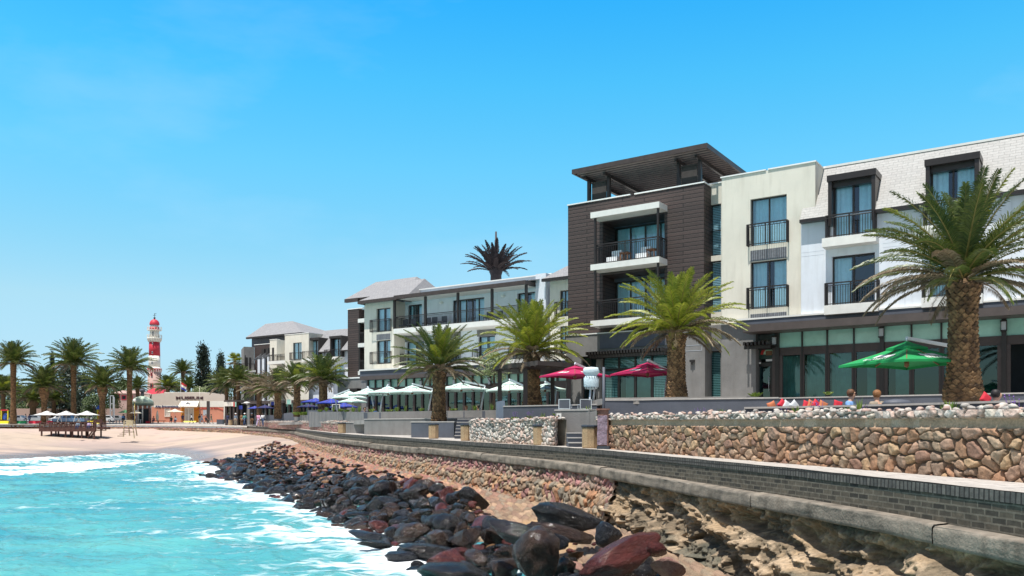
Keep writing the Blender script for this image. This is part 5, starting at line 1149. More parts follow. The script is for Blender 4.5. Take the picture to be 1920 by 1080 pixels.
part('eave_board', M['dark'], lr, lambda mb: mb.box(B, x0-.3, x1, .8, 1.05, lz-.12, lz+.1))
# restaurant front under the balcony wing
rs = thing('restaurant_front', 'glazed restaurant front with mint transom lights under the white balcony wing', 'restaurant front', B.p(uB(680), 1.6, GB))
RV = 2.6; ra, rb2 = B.U(683, RV), B.U(1064, RV); fz = B.Z(690, 712, RV+.6)
part('roof_edge', M['slab'], rs, lambda mb: mb.box(B, B.U(678, RV), rb2, -.3, RV+.3, zg-.06, zg+.06)); part('slate_band', M['slate'], rs, lambda mb: mb.box(B, B.U(678, RV), rb2, RV-.2, RV+.2, fz+.3, zg-.061))
part('canopy', M['fascia'], rs, lambda mb: mb.box(B, B.U(676, RV+.7), rb2, RV-.3, RV+.8, fz-.02, fz+.3))
tz0, tz1_ = B.Z(700, 727, RV), B.Z(700, 715, RV); eu = np.linspace(B.U(690, RV), rb2, 24)
part('post', M['brown'], rs, lambda mb: (mb.box(B, eu[0], eu[-1], RV-.15, RV, tz0-.6, tz0), [mb.box(B, q-.10, q+.10, RV-.15, RV+.01, GB, tz0-.6) for q in eu[::1]]))
parts('mullion', M['dark'], rs, B, [(q-.06, q+.06, RV-.1, RV+.06, tz0, fz) for q in eu])
part('transom_light', M['mint'], rs, lambda mb: mb.quad([B.p(eu[0], RV-.07, tz0), B.p(eu[-1], RV-.07, tz0), B.p(eu[-1], RV-.07, fz), B.p(eu[0], RV-.07, fz)], 0))
part('pane', M['glassg'], rs, lambda mb: mb.quad([B.p(eu[0], RV-.1, GB), B.p(eu[-1], RV-.1, GB), B.p(eu[-1], RV-.1, tz0-.5), B.p(eu[0], RV-.1, tz0-.5)], 0))
part('interior', M['room'], rs, lambda mb: mb.box(B, ra, rb2, RV-3, RV-2.2, GB, zg-.1))
part('end_pier', M['grey'], rs, lambda mb: mb.box(B, B.U(678, RV), eu[0]-.01, RV-1.2, RV+.02, GB-.3, fz-.03))
for i in (3, 7, 11, 15): walllamp(B, float(eu[i]), RV+.06, fz-.5, ['box lantern over the pale green umbrella nearest the end pier', 'box lantern above the second pale green umbrella', 'box lantern left of the planter palm crown', 'box lantern right of the planter palm crown'][(i-3)//4], .5)
# brown side block with small balconies
sb_ = thing('brown_side_block', 'narrow block of brown boards with three small white balconies beside the cream bay', 'hotel wing', B.p(uB(652), -2, GB))
q0, q1 = B.U(652, 0), B.U(683, 0); qz = B.Z(652, 581, 0); qb = B.Z(660, 708, 0)
M['cladg'] = M['clad']
part('cladding', M['clad'], sb_, lambda mb: (mb.box(B, q0, B.U(673, 0), -4, 0, qb, qz), mb.box(B, B.U(673, 0), q1+1, -4, -1.2, qb, qz-.5)))
part('parapet_cap', M['cap'], sb_, lambda mb: mb.box(B, q0-.03, B.U(673, 0)+.5, -.3, .04, qz, qz+.07))
for py in (600, 646, 698):
    zz = B.Z(675, py, .2); part('balcony_slab', M['slab'], sb_, lambda mb: mb.box(B, B.U(671, .3), B.U(684, .3), -1.2, .3, zz-.25, zz+.1))
    if py > 600: railing(sb_, B, B.U(674, .2), B.U(684, .2), zz+.1, zz+1.1, -1, .2, .14)
part('post', M['dark'], sb_, lambda mb: mb.bar(B.p(B.U(674, .2), .2, qb), B.p(B.U(674, .2), .2, B.Z(675, 600, .2)), .07))
part('base', M['grey'], sb_, lambda mb: mb.box(B, q0-1.0, q1+.6, -3, .3, GB-.5, qb-.12)); part('base_cap', M['cap'], sb_, lambda mb: mb.box(B, q0-1.05, q1+.6, -3, .36, qb-.12, qb-.0))
slats('slatted_shade', 'slatted shade on the grey base of the narrow brown block', B, B.U(663, .3), B.U(684, .3), .3, 1.0, B.Z(675, 732, .6), 12)
# ================================================================ C: far wing
uC = lambda px, v=0: C.U(px, v)
zC = lambda px, py, v=0: C.Z(px, py, v)
GC = H+.7
fw_ = thing('far_white_wing', 'distant white hotel wing with sloping grey roof and two dormers behind the promenade palms', 'hotel wing', C.p(uC(590), 0, GC))
f0, f1 = uC(576), uC(668); fe = zC(600, 660, .5); frz = zC(620, 619, -2.5)
fd = [(uC(583), uC(603)), (uC(624), uC(645))]; fzs = zC(590, 672, .8)
fh = [(a+.1, b-.1, fzs, fe) for a, b in fd]+[(uC(627), uC(644), fzs-3.0, fzs-1.1), (uC(586), uC(602), fzs-3.0, fzs-1.1)]
part('wall', M['white'], fw_, lambda mb: mb.wall(C, f0, f1, GC+3.6, fe, 0, fh, .3)); part('interior', M['room'], fw_, lambda mb: mb.box(C, f0+.5, f1, -2.4, -1.2, GC, fe))
def froof(mb):
    k = (frz-fe)/3.2; dz = zC(590, 634, .3)
    def sl(a, b, z0, z1):
        q = [(a, .7-(z0-fe)/k, z0), (b, .7-(z0-fe)/k, z0), (b, .7-(z1-fe)/k, z1), (a, .7-(z1-fe)/k, z1)]; mb.quad([C.p(*x) for x in q], 0, [(x[0], 0, x[2]*1.3) for x in q])
    x = f0-.4
    for a, b in fd: sl(x, a, fe, dz); x = b
    sl(x, f1, fe, dz); sl(f0-.4+1.0, f1, dz, frz)
fr1 = part('roof', M['tilegrey'], fw_, froof)
part('eave_board', M['dark'], fr1, lambda mb: (mb.box(C, f0-.4, fd[0][0], .4, .75, fe-.15, fe), mb.box(C, fd[0][1], fd[1][0], .4, .75, fe-.15, fe), mb.box(C, fd[1][1], f1, .4, .75, fe-.15, fe)))
for i, (a, b) in enumerate(fd):
    dz = zC(590, 634, .3); part('dormer', M['dark'], fw_, lambda mb: (mb.box(C, a-.05, a+.2, -2.4, .5, fzs, dz), mb.box(C, b-.2, b+.05, -2.4, .5, fzs, dz), mb.box(C, a-.1, b+.1, -2.6, .6, dz-.3, dz+.03)))
    window(fw_, C, a+.2, b-.2, fzs, dz-.35, .2, 2, 'both', .08); part('balcony_slab', M['slab'], fw_, lambda mb: mb.box(C, a-.5, b+.2, 0, 1.3, fzs-.4, fzs)); railing(fw_, C, a-.45, b+.15, fzs, fzs+1.05, .1, 1.2, .14)
for a, b, c, d in fh[2:]: window(fw_, C, a, b, c, d, 0, 2, 'both', .08); part('balcony_slab', M['slab'], fw_, lambda mb: mb.box(C, a-.2, b+.2, 0, .6, c-.35, c)); railing(fw_, C, a-.2, b+.2, c, c+1, .1, .5, .14)
part('ground_floor', M['slate'], fw_, lambda mb: mb.box(C, f0-8, f1+4, -3, .1, GC, GC+3.59))
fc_ = thing('far_cream_block', 'distant cream block with railed window and corner balcony left of the far dormers', 'hotel wing', C.p(uC(540), 0, GC))
c0_, c1_ = uC(534, .8), uC(579, .8); ct = zC(540, 628, .8); cwn = [(uC(549.5, .8), uC(565.5, .8), zC(550, 675, .8), zC(550, 643, .8))]
part('wall', M['cream'], fc_, lambda mb: (mb.wall(C, c0_, c1_, GC+3.4, ct, .8, cwn, .25), mb.box(C, c1_-.02, c1_, -5, .8, fe-1, ct), mb.box(C, c0_, c0_+.02, -2.5, .8, GC+3, ct),
    mb.box(C, uC(507, -2.5), uC(520, -2.5), -7, -2.4, GC+3, zC(515, 637, -2.5)), mb.box(C, uC(520, -2.5), uC(534, -2.5)+.8, -7, -4.2, GC+3, zC(525, 638, -2.5))))
part('parapet_cap', M['cap'], fc_, lambda mb: (mb.box(C, c0_-.05, c1_+.05, .4, .85, ct, ct+.08), mb.box(C, c1_-.4, c1_+.05, -5, .4, ct, ct+.078), mb.box(C, uC(507, -2.5)-.05, uC(520, -2.5)+.05, -3, -2.35, zC(515, 637, -2.5), zC(515, 637, -2.5)+.08)))
window(fc_, C, *cwn[0], .8, 2, 'both', .08); railing(fc_, C, cwn[0][0]-.35, cwn[0][1]+.1, cwn[0][2], cwn[0][2]+1.05, .8, 1.15, .14)
part('balcony_slab', M['slab'], fc_, lambda mb: mb.box(C, uC(519, -2.4), c0_-.01, -4.1, -.6, zC(525, 684, -2), zC(525, 678, -2))); railing(fc_, C, uC(520, -2.4), c0_-.05, zC(525, 678, -2), zC(525, 666, -2), -4, -.8, .14)
part('dark_strip', M['dark'], fc_, lambda mb: (mb.box(C, uC(511, -2.5), uC(515, -2.5), -2.45, -2.39, zC(512, 680, -2.5), zC(512, 652, -2.5)), mb.box(C, uC(516.5, -2.5), uC(519, -2.5), -2.45, -2.39, zC(512, 735, -2.5), zC(512, 720, -2.5))))  # narrow dark strips set just proud of the cream wall
fd_ = thing('far_brown_tower', 'distant brown clad tower with hipped grey roof at the left end of the hotel', 'hotel wing', C.p(uC(470, -8), -8, GC))
V = -9.; t0, t1 = C.U(477, V), C.U(512, V); tt = C.Z(480, 647, V); 
part('cladding', M['clad'], fd_, lambda mb: mb.box(C, t0, t1+3, V-7, V, GC, tt)); part('parapet_cap', M['cap'], fd_, lambda mb: mb.box(C, t0-.05, t1+1, V-.4, V+.05, tt, tt+.1))
# penthouse and big hip roof
h0, h1 = C.U(472, V-2), C.U(552, V-2); hz_ = C.Z(475, 633, V-2)
part('penthouse', M['slate'], fd_, lambda mb: mb.box(C, h0, h1, V-9, V-2, tt, hz_))
hr = part('roof', M['tilegrey'], fd_, lambda mb: hip(mb, C, C.U(461, V-1), C.U(565, V-1), V-12, V-1, hz_, C.Z(510, 606, V-6), C.U(498, V-6), C.U(548, V-6), V-6))
part('eave_board', M['dark'], hr, lambda mb: mb.box(C, C.U(461, V-1), C.U(565, V-1), V-1.4, V-1, hz_-.3, hz_))
# left side face with balconies, looking towards the lighthouse
S2 = Fr(C.p(t0, V, 0)[:2], (.93, .37), (.37, -.93))
wl = -((477-459)/F)*139/.93
part('side_wall', M['grey'], fd_, lambda mb: (mb.box(S2, wl, -.02, -6, -.01, GC+3.2, tt-.3)))
for py in (693, 724): 
    z = H+(805-py)/F*139
    part('balcony_slab', M['slab'], fd_, lambda mb: mb.box(S2, wl-.9, .1, 0, 1.4, z-.3, z)); railing(fd_, S2, wl-.8, .0, z, z+1.1, .1, 1.3, .18)
    part('balcony_door', M['dark'], fd_, lambda mb: (mb.box(S2, wl+.25, wl+.62, 0, .04, z, z+2.2), mb.box(S2, wl+.85, wl+1.15, 0, .04, z, z+2.2)))
for px in (459, 466): part('post', M['dark'], fd_, lambda mb: mb.bar(S2.p(wl-.7+(px-459)*.12, 1.3, GC), S2.p(wl-.7+(px-459)*.12, 1.3, H+(805-665)/F*139), .06))
# row of small dormers seen edge on
dw = thing('far_dormer_row', 'row of small roof dormers seen edge on right of the distant brown tower', 'hotel wing', C.p(uC(490, -6), -6, GC))
for i, px in enumerate((483, 491, 501)):
    z = C.Z(px, 672-i*1.5, -6+i); a = C.U(px, -6+i); v = -6+i*1.
    part('white_bay', M['white'], dw, lambda mb: mb.box(C, a, a+.55, v-4, v, GC+3, z)); part('dark_bay', M['dark'], dw, lambda mb: mb.box(C, a+.551, a+1.2, v-4, v-.3, GC+4, z+1.5))
    part('roof', M['tilegrey'], dw, lambda mb: mb.add([C.p(*q) for q in ((a-.25, v+.8, z-.3), (a+.7, v-2, z+2.0), (a+.7, v-4, z+2.0), (a-.25, v-1.2, z-.3), (a-.25, v+.8, z-.45), (a+.7, v-2, z+1.8))], [(0, 1, 2, 3), (0, 4, 5, 1)]))
# ================================================================ terraces, walls, planters and steps between promenade and hotel
def G(px, Y): return (P(px, Y), Y)
def offpoly(pts, d):
    out = []
    for i, p in enumerate(pts):
        a = pts[max(i-1, 0)]; b = pts[min(i+1, len(pts)-1)]; dx, dy = b[0]-a[0], b[1]-a[1]; l = math.hypot(dx, dy); out.append((p[0]-dy/l*d, p[1]+dx/l*d))
    return out
def wallrun(name, label, pts, zt, zbm, th, m, capm=None, cat='wall', capover=.03, group=None, caph=.05):
    """a rendered wall along a polyline (left to right as seen from the sea), thickness to the rear"""
    t = thing(name, label, cat, (*pts[0], zbm), group); back = offpoly(pts, th)
    zt = zt if hasattr(zt, '__len__') else [zt]*len(pts)
    mb = MB(); q = []
    n = len(pts); s = np.concatenate([[0], np.cumsum([math.dist(a, b) for a, b in zip(pts[:-1], pts[1:])])])
    for i in range(n-1):
        a, b, c, d = pts[i], pts[i+1], back[i+1], back[i]
        for (p0, p1, z0, z1) in ((a, b, zt[i], zt[i+1]), (c, d, zt[i+1], zt[i])):
            mb.quad([(*p0, zbm), (*p1, zbm), (*p1, z1), (*p0, z0)], 0, [(s[i], 0, zbm), (s[i+1], 0, zbm), (s[i+1], 0, z1), (s[i], 0, z0)])
        mb.quad([(*a, zt[i]), (*b, zt[i+1]), (*c, zt[i+1]), (*d, zt[i])])
    for e in (0, n-1): mb.quad([(*pts[e], zbm), (*back[e], zbm), (*back[e], zt[e]), (*pts[e], zt[e])])
    mb.build('wall', m, t)
    if capm:
        f = offpoly(pts, -capover); bk = offpoly(pts, th+capover); mb = MB()
        for i in range(n-1):
            P8 = [(*f[i], zt[i]+.003), (*f[i+1], zt[i+1]+.003), (*bk[i+1], zt[i+1]+.003), (*bk[i], zt[i]+.003)]; Q8 = [(x, y, z+caph) for x, y, z in P8]
            mb.add(P8+Q8, [(0, 1, 5, 4), (1, 2, 6, 5), (2, 3, 7, 6), (3, 0, 4, 7), (4, 5, 6, 7), (3, 2, 1, 0)])
        mb.build('coping', capm, t)
    return t
M['coping'] = mat('pale_coping', (.42, .40, .38), .7, .1, 4, .2, 30)
M['soil'] = mat('dark_soil', (.10, .07, .045), 1, .4, 6, 1, 20)
M['deck'] = mat('terrace_tiles', (.30, .28, .26), .8, .15, .8)
# floors
def deck(name, poly, z, m='deck'):
    mb = MB(); mb.prism(poly, z-.25, z, 0); o = mb.build(name, M[m]); o['kind'] = 'structure'; return o
sv_ = 3.9
deck('terrace', [A.p(A.U(1450, sv_), sv_-.1, 0)[:2], A.p(UE, sv_-.1, 0)[:2], A.p(UE, -1, 0)[:2], A.p(u(1060), -.3, 0)[:2], G(1130, 33.2), G(1400, 31.5), G(1450, 33)], GZ-.02)
deck('terrace', [G(684, 50), G(930, 46), G(1045, 37), G(1130, 33.3), A.p(u(1060), -.3, 0)[:2], B.p(B.U(1064, 2), 1.6, 0)[:2], B.p(B.U(676, 2), 1.6, 0)[:2], G(600, 88), G(580, 77), G(640, 62)], H+.56)
deck('terrace', [G(575, 80), G(495, 115), C.p(uC(470), 1, 0)[:2], C.p(uC(660), .2, 0)[:2], B.p(B.U(660, 0), -2, 0)[:2], G(600, 76)], H+.74)
# walls near right
wallrun('low_slate_wall', 'long low slate grey wall with seated people behind it at the right', [G(1396, 23.5), G(1540, 22.2), G(1740, 19.8), G(1920, 17.8), G(2150, 15.8)], H+.565, H-1, .25, M['slate'], M['coping'])
wallrun('upper_slate_wall', 'slate grey wall in front of the glazed restaurant, behind the seated people', [A.p(q, sv_, 0)[:2] for q in (A.U(1400, sv_), A.U(1650, sv_), UE)], A.Z(1450, 748, sv_), H-1, .22, M['slate'], M['coping'])
wallrun('grey_planter_wall', 'angled grey planter wall at the foot of the yellow green palm by the tower', [G(1128, 35), G(1131, 33), G(1195, 32.8), G(1256, 32.0), G(1405, 31.0), G(1460, 30.6)], H+1.11, H-1, .25, M['slate'], M['coping'])
wallrun('grey_block_wall', 'plain grey wall block with small square sign, between the two stone walls', [G(1044, 33), G(1041, 28.7), G(1119, 28.0), G(1122, 33)], H+.62, H-1, .25, M['grey'], M['coping'])
deck('terrace', [G(1044, 28.8), G(1117, 28.3), G(1119, 33), G(1046, 33)], H+.40, 'soil')
wallrun('slate_planter_wall', 'slate planter wall round the palm near the brown pavilion', [G(944, 42), G(944, 38), G(1000, 37), G(1046, 36.2), G(1120, 35)], H+1.0, H-.7, .25, M['slate'], M['coping'])
M['screen'] = mat('blue_grey_screen', (.16, .20, .27), .3, .1, 2)
wallrun('glass_screen', 'pale blue screen panel at the left end of the slate planter wall', [G(930, 40), G(944, 38.2)], H+1.3, H-.6, .06, M['screen'])
wallrun('palm_planter', 'grey planter box holding the dark green palm beside the steps', [G(786, 46), G(771, 41.2), G(851, 40.4), G(878, 45.5)], H+.33, H-.9, .22, M['slate'], M['coping'])
deck('planter_soil', [G(775, 41.4), G(848, 40.6), G(876, 45.4), G(788, 45.8)], H+.26, 'soil')
wallrun('long_grey_wall', 'long plain grey wall left of the palm planter below the umbrellas', [G(684, 50.5), G(683, 49.5), G(790, 46.6), G(880, 44.5), G(900, 44)], H+.56, H-1, .3, M['grey'], M['coping'])
wallrun('short_grey_wall', 'short low grey wall between the far rubble wall and the long grey wall', [G(646, 56), G(683, 54.2)], H+.42, H-.6, .3, M['grey'], M['coping'])
pl = wallrun('planter_row', 'row of low grey planters with dark blocks between them under the umbrellas', [G(682, 52.4), G(760, 50.6), G(840, 48.9), G(932, 47.0)], H+1.07, H+.5, .5, M['grey'], None, 'planter')
def blk(mb):
    for a, b in ((711, 718), (741, 747.5), (772, 779), (803, 810), (838, 844), (869, 877), (904, 911), (682, 689)):
        Ya = np.interp(a, [682, 932], [52.35, 46.95]); mb.prism([G(a, Ya-.05), G(b, Ya-.12), G(b, Ya+.4), G(a, Ya+.4)], H+.56, H+1.02)
part('dark_block', M['slate'], pl, blk)
cv = wallrun('curved_slat_wall', 'curved grey slatted planter wall below the blue umbrellas', [G(579, 75), G(586, 72), G(605, 66), G(640, 60.5), G(682, 54.9)], [H+1.56, H+1.48, H+1.36, H+1.26, H+1.12], H+.2, .5, M['grey'], None, 'planter')
def sl_(mb):
    for px in (584, 590, 597, 604, 611, 619, 627, 635, 644, 653, 663, 672):
        Ya = np.interp(px, [579, 586, 605, 640, 682], [75, 72, 66, 60.5, 54.9]); mb.prism([G(px-.35, Ya-.06), G(px+.35, Ya-.06), G(px+.35, Ya+.1), G(px-.35, Ya+.1)], H+.25, H+float(np.interp(px, [579, 682], [1.5, 1.1]))-.03)
part('slat_joint', M['slate'], cv, sl_)
wallrun('slate_planter_box', 'slate planter box round the foot of the nearest promenade palm', [G(574, 88), G(579, 77), G(625, 67), G(640, 72)], [H+1.9, H+1.74, H+1.5, H+1.5], H+.3, .2, M['slate'], None, 'planter')
wallrun('slate_planter_box', 'slate planter box at the left end of the low walls, beside the bins', [G(532, 108), G(532, 101), G(551, 94)], H+1.9, H, .2, M['slate'], None, 'planter')
wallrun('grey_planter_box', 'pale grey planter box right of the slate one with green plants', [G(551, 94.2), G(578, 80)], [H+1.55, H+1.35], H, .5, M['grey'], None, 'planter')
for px, Y, w, lab in ((478, 124, 26, 'low slate wall behind the people in pale shirts'), (505, 117, 30, 'low slate wall behind the man in dark jeans')):
    wallrun('far_low_wall', lab, [G(px, Y), G(px+w, Y-7)], H+1.95, H, .3, M['slate'], None)
# steps
def steps(label, px0, px1, Y, n, rise, tread, skew=0):
    f = Fr(G(px0, Y), (P(px1, Y)-P(px0, Y), skew)); w_ = math.hypot(P(px1, Y)-P(px0, Y), skew); z0 = float(zp(Y))-.1
    t = thing('steps', label, 'steps', (*G(px0, Y), z0))
    for i in range(n): part('step', M['slate'], t, lambda mb: mb.box(f, 0, w_, -tread*n, -tread*i, z0 if i == 0 else z0+.1+rise*i+.001, z0+.1+rise*(i+1)-.03)); part('tread', M['coping'], t, lambda mb: mb.box(f, 0, w_+.01, -tread*(i+1)+.02, -tread*i+.03, z0+.1+rise*(i+1)-.029, z0+.1+rise*(i+1)))
steps('grey steps climbing beside the palm planter to the umbrella terrace', 852, 890, 38.4, 6, .155, .42)
steps('short flight of grey steps in front of the plain grey block wall', 1066, 1122, 26.3, 3, .15, .40)
# ---------------------------------------------------------------- stone walls
def stonewall(name, label, pts, ztop, nb, cell, pal, crest=.2, band=True, seed=1, k=.0013, low=.35, thick=.5):
    pts = np.array(pts, float); sl = np.concatenate([[0], np.cumsum(np.hypot(*np.diff(pts, axis=0).T))]); s = [0.]
    while s[-1] < sl[-1]: s.append(s[-1]+max(.014, k*float(np.interp(s[-1], sl, pts[:, 1]))))
    Sg, Tg = np.meshgrid(np.array(s), np.linspace(0, 1, nb), indexing='ij'); e = .25
    x = np.interp(Sg, sl, pts[:, 0]); y = np.interp(Sg, sl, pts[:, 1]); dx = np.interp(Sg+e, sl, pts[:, 0])-np.interp(Sg-e, sl, pts[:, 0]); dy = np.interp(Sg+e, sl, pts[:, 1])-np.interp(Sg-e, sl, pts[:, 1]); l = np.hypot(dx, dy)
    nx, ny = dy/l, -dx/l       # towards the sea for a line run left to right
    zt = np.interp(Sg, sl, ztop); zbt = zp(y)-.15; z = zt*(1-Tg)+zbt*Tg; dz = zt-z
    hg, idv, m = stones(Sg, z, cell, seed, 1.2, .12, .052); c = pick(pal, idv)
    hc, ic, mc = stones(Sg, z*1.0+50, .135, seed+3, 1.3, .16, .06); cc = pick(PAL_PALE, ic)*.95
    c = c*(.72+.5*fbm(Sg*7, z*7, 4, seed+9)[..., None]); c = lerp3(c, np.broadcast_to(np.array((.19, .145, .11)), c.shape), m*.75)
    cc = lerp3(cc, np.broadcast_to(np.array((.20, .17, .14)), c.shape), mc*.8)
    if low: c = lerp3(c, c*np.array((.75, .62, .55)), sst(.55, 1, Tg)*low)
    off = hg-.06*m; wob = .025*(fbm(Sg*.9, z*0, 2, seed+4)-.5)
    cr_ = 1-sst(crest-.02, crest+.01, dz+wob); off = off*(1-cr_)+(hc+.02-.05*mc)*cr_; c = lerp3(c, cc, cr_)
    if band:
        bd = sst(crest-.01, crest+.01, dz+wob)*(1-sst(crest+.13, crest+.15, dz+wob)); off = off*(1-bd)+bd*(-.01+.03*(fbm(Sg*3, z*8, 4, seed+6)-.5))
        bc = np.array((.44, .32, .22))*(.7+.55*fbm(Sg*3, z*6, 4, seed+7)[..., None]); st = sst(.62, .7, fbm(Sg*4.2, z*.5, 3, seed+8)); bc = lerp3(bc, np.broadcast_to(np.array((.56, .48, .38)), bc.shape), st*.45); c = lerp3(c, bc, bd)
    root = thing(name, label, 'wall', (float(pts[0][0]), float(pts[0][1]), float(ztop[0]-1)))
    g_ = link('stone_face', gridmesh('stone_face', x+nx*off-pts[0][0], y+ny*off-pts[0][1], z-(ztop[0]-1), c, M['stone']), root)
    bk = [(float(a), float(b)) for a, b in offpoly([tuple(p) for p in pts], thick)]
    mb = MB()
    for i in range(len(pts)-1):
        a, b, c_, d = tuple(pts[i]), tuple(pts[i+1]), bk[i+1], bk[i]; za, zb_ = ztop[i]-.03, ztop[i+1]-.03
        mb.quad([(*a, za), (*b, zb_), (*c_, zb_), (*d, za)]); mb.quad([(*c_, H-1.2), (*d, H-1.2), (*d, za), (*c_, zb_)])
    for e_ in (0, -1): mb.quad([(*tuple(pts[e_]), H-1.2), (*bk[e_], H-1.2), (*bk[e_], ztop[e_]-.03), (*tuple(pts[e_]), ztop[e_]-.03)])
    mb.build('wall_core', M['concrete'], root)
    # loose pale stones along the crest
    rnd = random.Random(seed); mb = MB(); L_ = sl[-1]; n = int(L_*15)
    for i in range(n):
        s_ = rnd.uniform(0, L_); px_ = float(np.interp(s_, sl, pts[:, 0])); py_ = float(np.interp(s_, sl, pts[:, 1])); bx = float(np.interp(s_, sl, [q[0] for q in bk])); by = float(np.interp(s_, sl, [q[1] for q in bk])); t_ = rnd.uniform(.02, .95)
        r = rnd.uniform(.035, .085); me = small[i % 5]
        if me.name not in cache:
            a = np.empty(len(me.vertices)*3); me.vertices.foreach_get('co', a); cache[me.name] = (a.reshape(-1, 3), [tuple(p_.vertices) for p_ in me.polygons])
        a, fs = cache[me.name]; an = rnd.uniform(0, 6.3); ca, sa = math.cos(an), math.sin(an); Rm = np.array([[ca, -sa, 0], [sa, ca, 0], [0, 0, 1]])*r*1.15
        Pp = a@Rm.T+np.array([px_+(bx-px_)*t_, py_+(by-py_)*t_, float(np.interp(s_, sl, ztop))-.01+r*.25+(rnd.random()**4)*.06]); mb.add([tuple(q) for q in Pp], fs, rnd.randrange(3), None, True)
    mb.build('crest_stones', [M['cs1'], M['cs2'], M['cs3']], root); return root
M['cs1'] = mat('pale_stone', (.52, .47, .42), .9, .2, 9, .5, 30); M['cs2'] = mat('pinkish_stone', (.45, .32, .27), .9, .2, 9, .5, 30); M['cs3'] = mat('greyish_stone', (.38, .35, .32), .9, .25, 9, .5, 30)
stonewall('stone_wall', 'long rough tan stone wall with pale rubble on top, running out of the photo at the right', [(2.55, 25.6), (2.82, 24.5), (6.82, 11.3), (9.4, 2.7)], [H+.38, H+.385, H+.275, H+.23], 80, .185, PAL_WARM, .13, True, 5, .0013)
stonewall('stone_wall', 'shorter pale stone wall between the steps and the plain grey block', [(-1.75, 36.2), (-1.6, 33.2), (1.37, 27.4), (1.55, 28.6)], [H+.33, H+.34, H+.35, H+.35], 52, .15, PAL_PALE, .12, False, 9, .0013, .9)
stonewall('rubble_wall', 'low far rubble wall with white stones on top, behind the bins', [G(495, 113), G(560, 87), G(618, 62), G(650, 57.0)], [H+1.06, H+.80, H+.56, H+.48], 26, .17, PAL_PINK, .14, False, 13, .0013)
stonewall('rubble_wall', 'short end of rubble wall right behind the walkers', [G(483, 117.5), G(495, 113.5)], [H+1.15, H+1.06], 22, .17, PAL_PINK, .14, False, 14, .0013)
soil = deck('planting_strip', [(3.0, 25.0), (7.05, 11.7), (9.8, 3.0), (16, 3.0), G(2150, 15.7), G(1920, 17.7), G(1540, 22.1), G(1396, 23.4), G(1260, 29), G(1130, 31)], H+.20, 'soil')
deck('planting_strip', [(-1.5, 33.6), (1.5, 28.0), G(1042, 30), G(1044, 35.6), G(944, 37.8), G(890, 38.5)], H+.26, 'soil')
# ---------------------------------------------------------------- small plants
def plantmesh(seed, n=60, sp=.22, h=.22, lf=.07, m='plant'):
    rnd = random.Random(seed); mb = MB()
    for i in range(n):
        a = rnd.uniform(0, 6.28); r = sp*rnd.random()**.6; b = Vector((math.cos(a)*r*.3, math.sin(a)*r*.3, 0)); tip = Vector((math.cos(a)*r, math.sin(a)*r, h*rnd.uniform(.4, 1.15))); d = (tip-b); s_ = d.cross(Vector((0, 0, 1))).normalized()*lf*.35
        mid = b.lerp(tip, .6)+Vector((0, 0, .03)); mb.add([tuple(b), tuple(mid+s_), tuple(tip), tuple(mid-s_)], [(0, 1, 2, 3)], 0)
    return mb.mesh('leaves', [M[m]])
PM = [plantmesh(1), plantmesh(2, 80, .3, .16), plantmesh(3, 50, .2, .3, .05), plantmesh(4, 40, .16, .4, .04)]
M['purple'] = mat('purple_flower', (.24, .12, .45), .7, .2); 
def plant(px, Y, z, k, sc, lab, g='small plants behind the stone walls', flower=False):
    o = bpy.data.objects.new('plant', PM[k]); COL.objects.link(o); o.location = (P(px, Y), Y, z); o.scale = (sc,)*3; o['label'] = lab; o['category'] = 'plant'; o['group'] = g; o.rotation_euler = (0, 0, px)
    if flower:
        mb = MB(); rnd = random.Random(int(px))
        for i in range(9):
            a = rnd.uniform(0, 6.3); r = rnd.uniform(.05, .25); zz = rnd.uniform(.25, .45); mb.bar((math.cos(a)*r*.5, math.sin(a)*r*.5, 0), (math.cos(a)*r, math.sin(a)*r, zz), .004, 3); mb.lathe((math.cos(a)*r, math.sin(a)*r, zz), [(.004, -.014), (.015, 0), (.004, .014)], 6)
        link('flowers', mb.mesh('flowers', [M['purple']]), o)
for i, (px, Y) in enumerate([(1285, 22.5), (1315, 21.8), (1355, 20.8), (1392, 20), (1415, 19.6), (1436, 19.2), (1462, 18.9), (1492, 18.2), (1535, 17.5), (1560, 17.3), (1592, 17), (1612, 16.8), (1628, 16.6), (1665, 16.0), (1780, 15.0), (1850, 14.6), (1878, 14.3), (1912, 13.9)]):
    plant(px, Y, H+.19, i % 4, .62+.18*(i % 3), 'small green plant on the strip behind the stone wall, number %d from the left end' % (i+1) if 0 else ['low leafy plant', 'spreading green plant', 'spiky green plant', 'tall thin green plant'][i % 4]+' behind the long stone wall, '+['below the tower palm', 'right of the tower palm', 'below the entrance door', 'left of the red cushions', 'below the red cushions', 'right of the red cushions', 'below the first grey cushions', 'left of the man in blue', 'below the man in blue', 'under the man in blue, right', 'below the woman in beige', 'right of the woman in beige', 'under the green umbrella', 'under the umbrella finial', 'left of the tallest palm', 'right of the tallest palm', 'below the man in a cap', 'at the right edge'][i], flower=i in (1, 6, 8, 12, 17))
for i, px in enumerate((1062, 1074, 1088, 1102, 1112, 1048, 993, 1018, 965)):
    plant(px, 28.9 if px > 1046 else 33.5, H+.40 if px > 1046 else H+.3, i % 4, 1.0 if px > 1046 else .9, ['leafy plant in front of the left grey chair', 'tall plant between the two grey chairs', 'leafy plant in front of the right grey chair', 'thin plant right of the grey chairs', 'plant at the right corner of the grey block', 'plant at the left corner of the grey block', 'low plant behind the shorter stone wall, middle', 'spreading plant behind the shorter stone wall, right', 'tall plant behind the shorter stone wall, left'][i], flower=px in (993, 965))
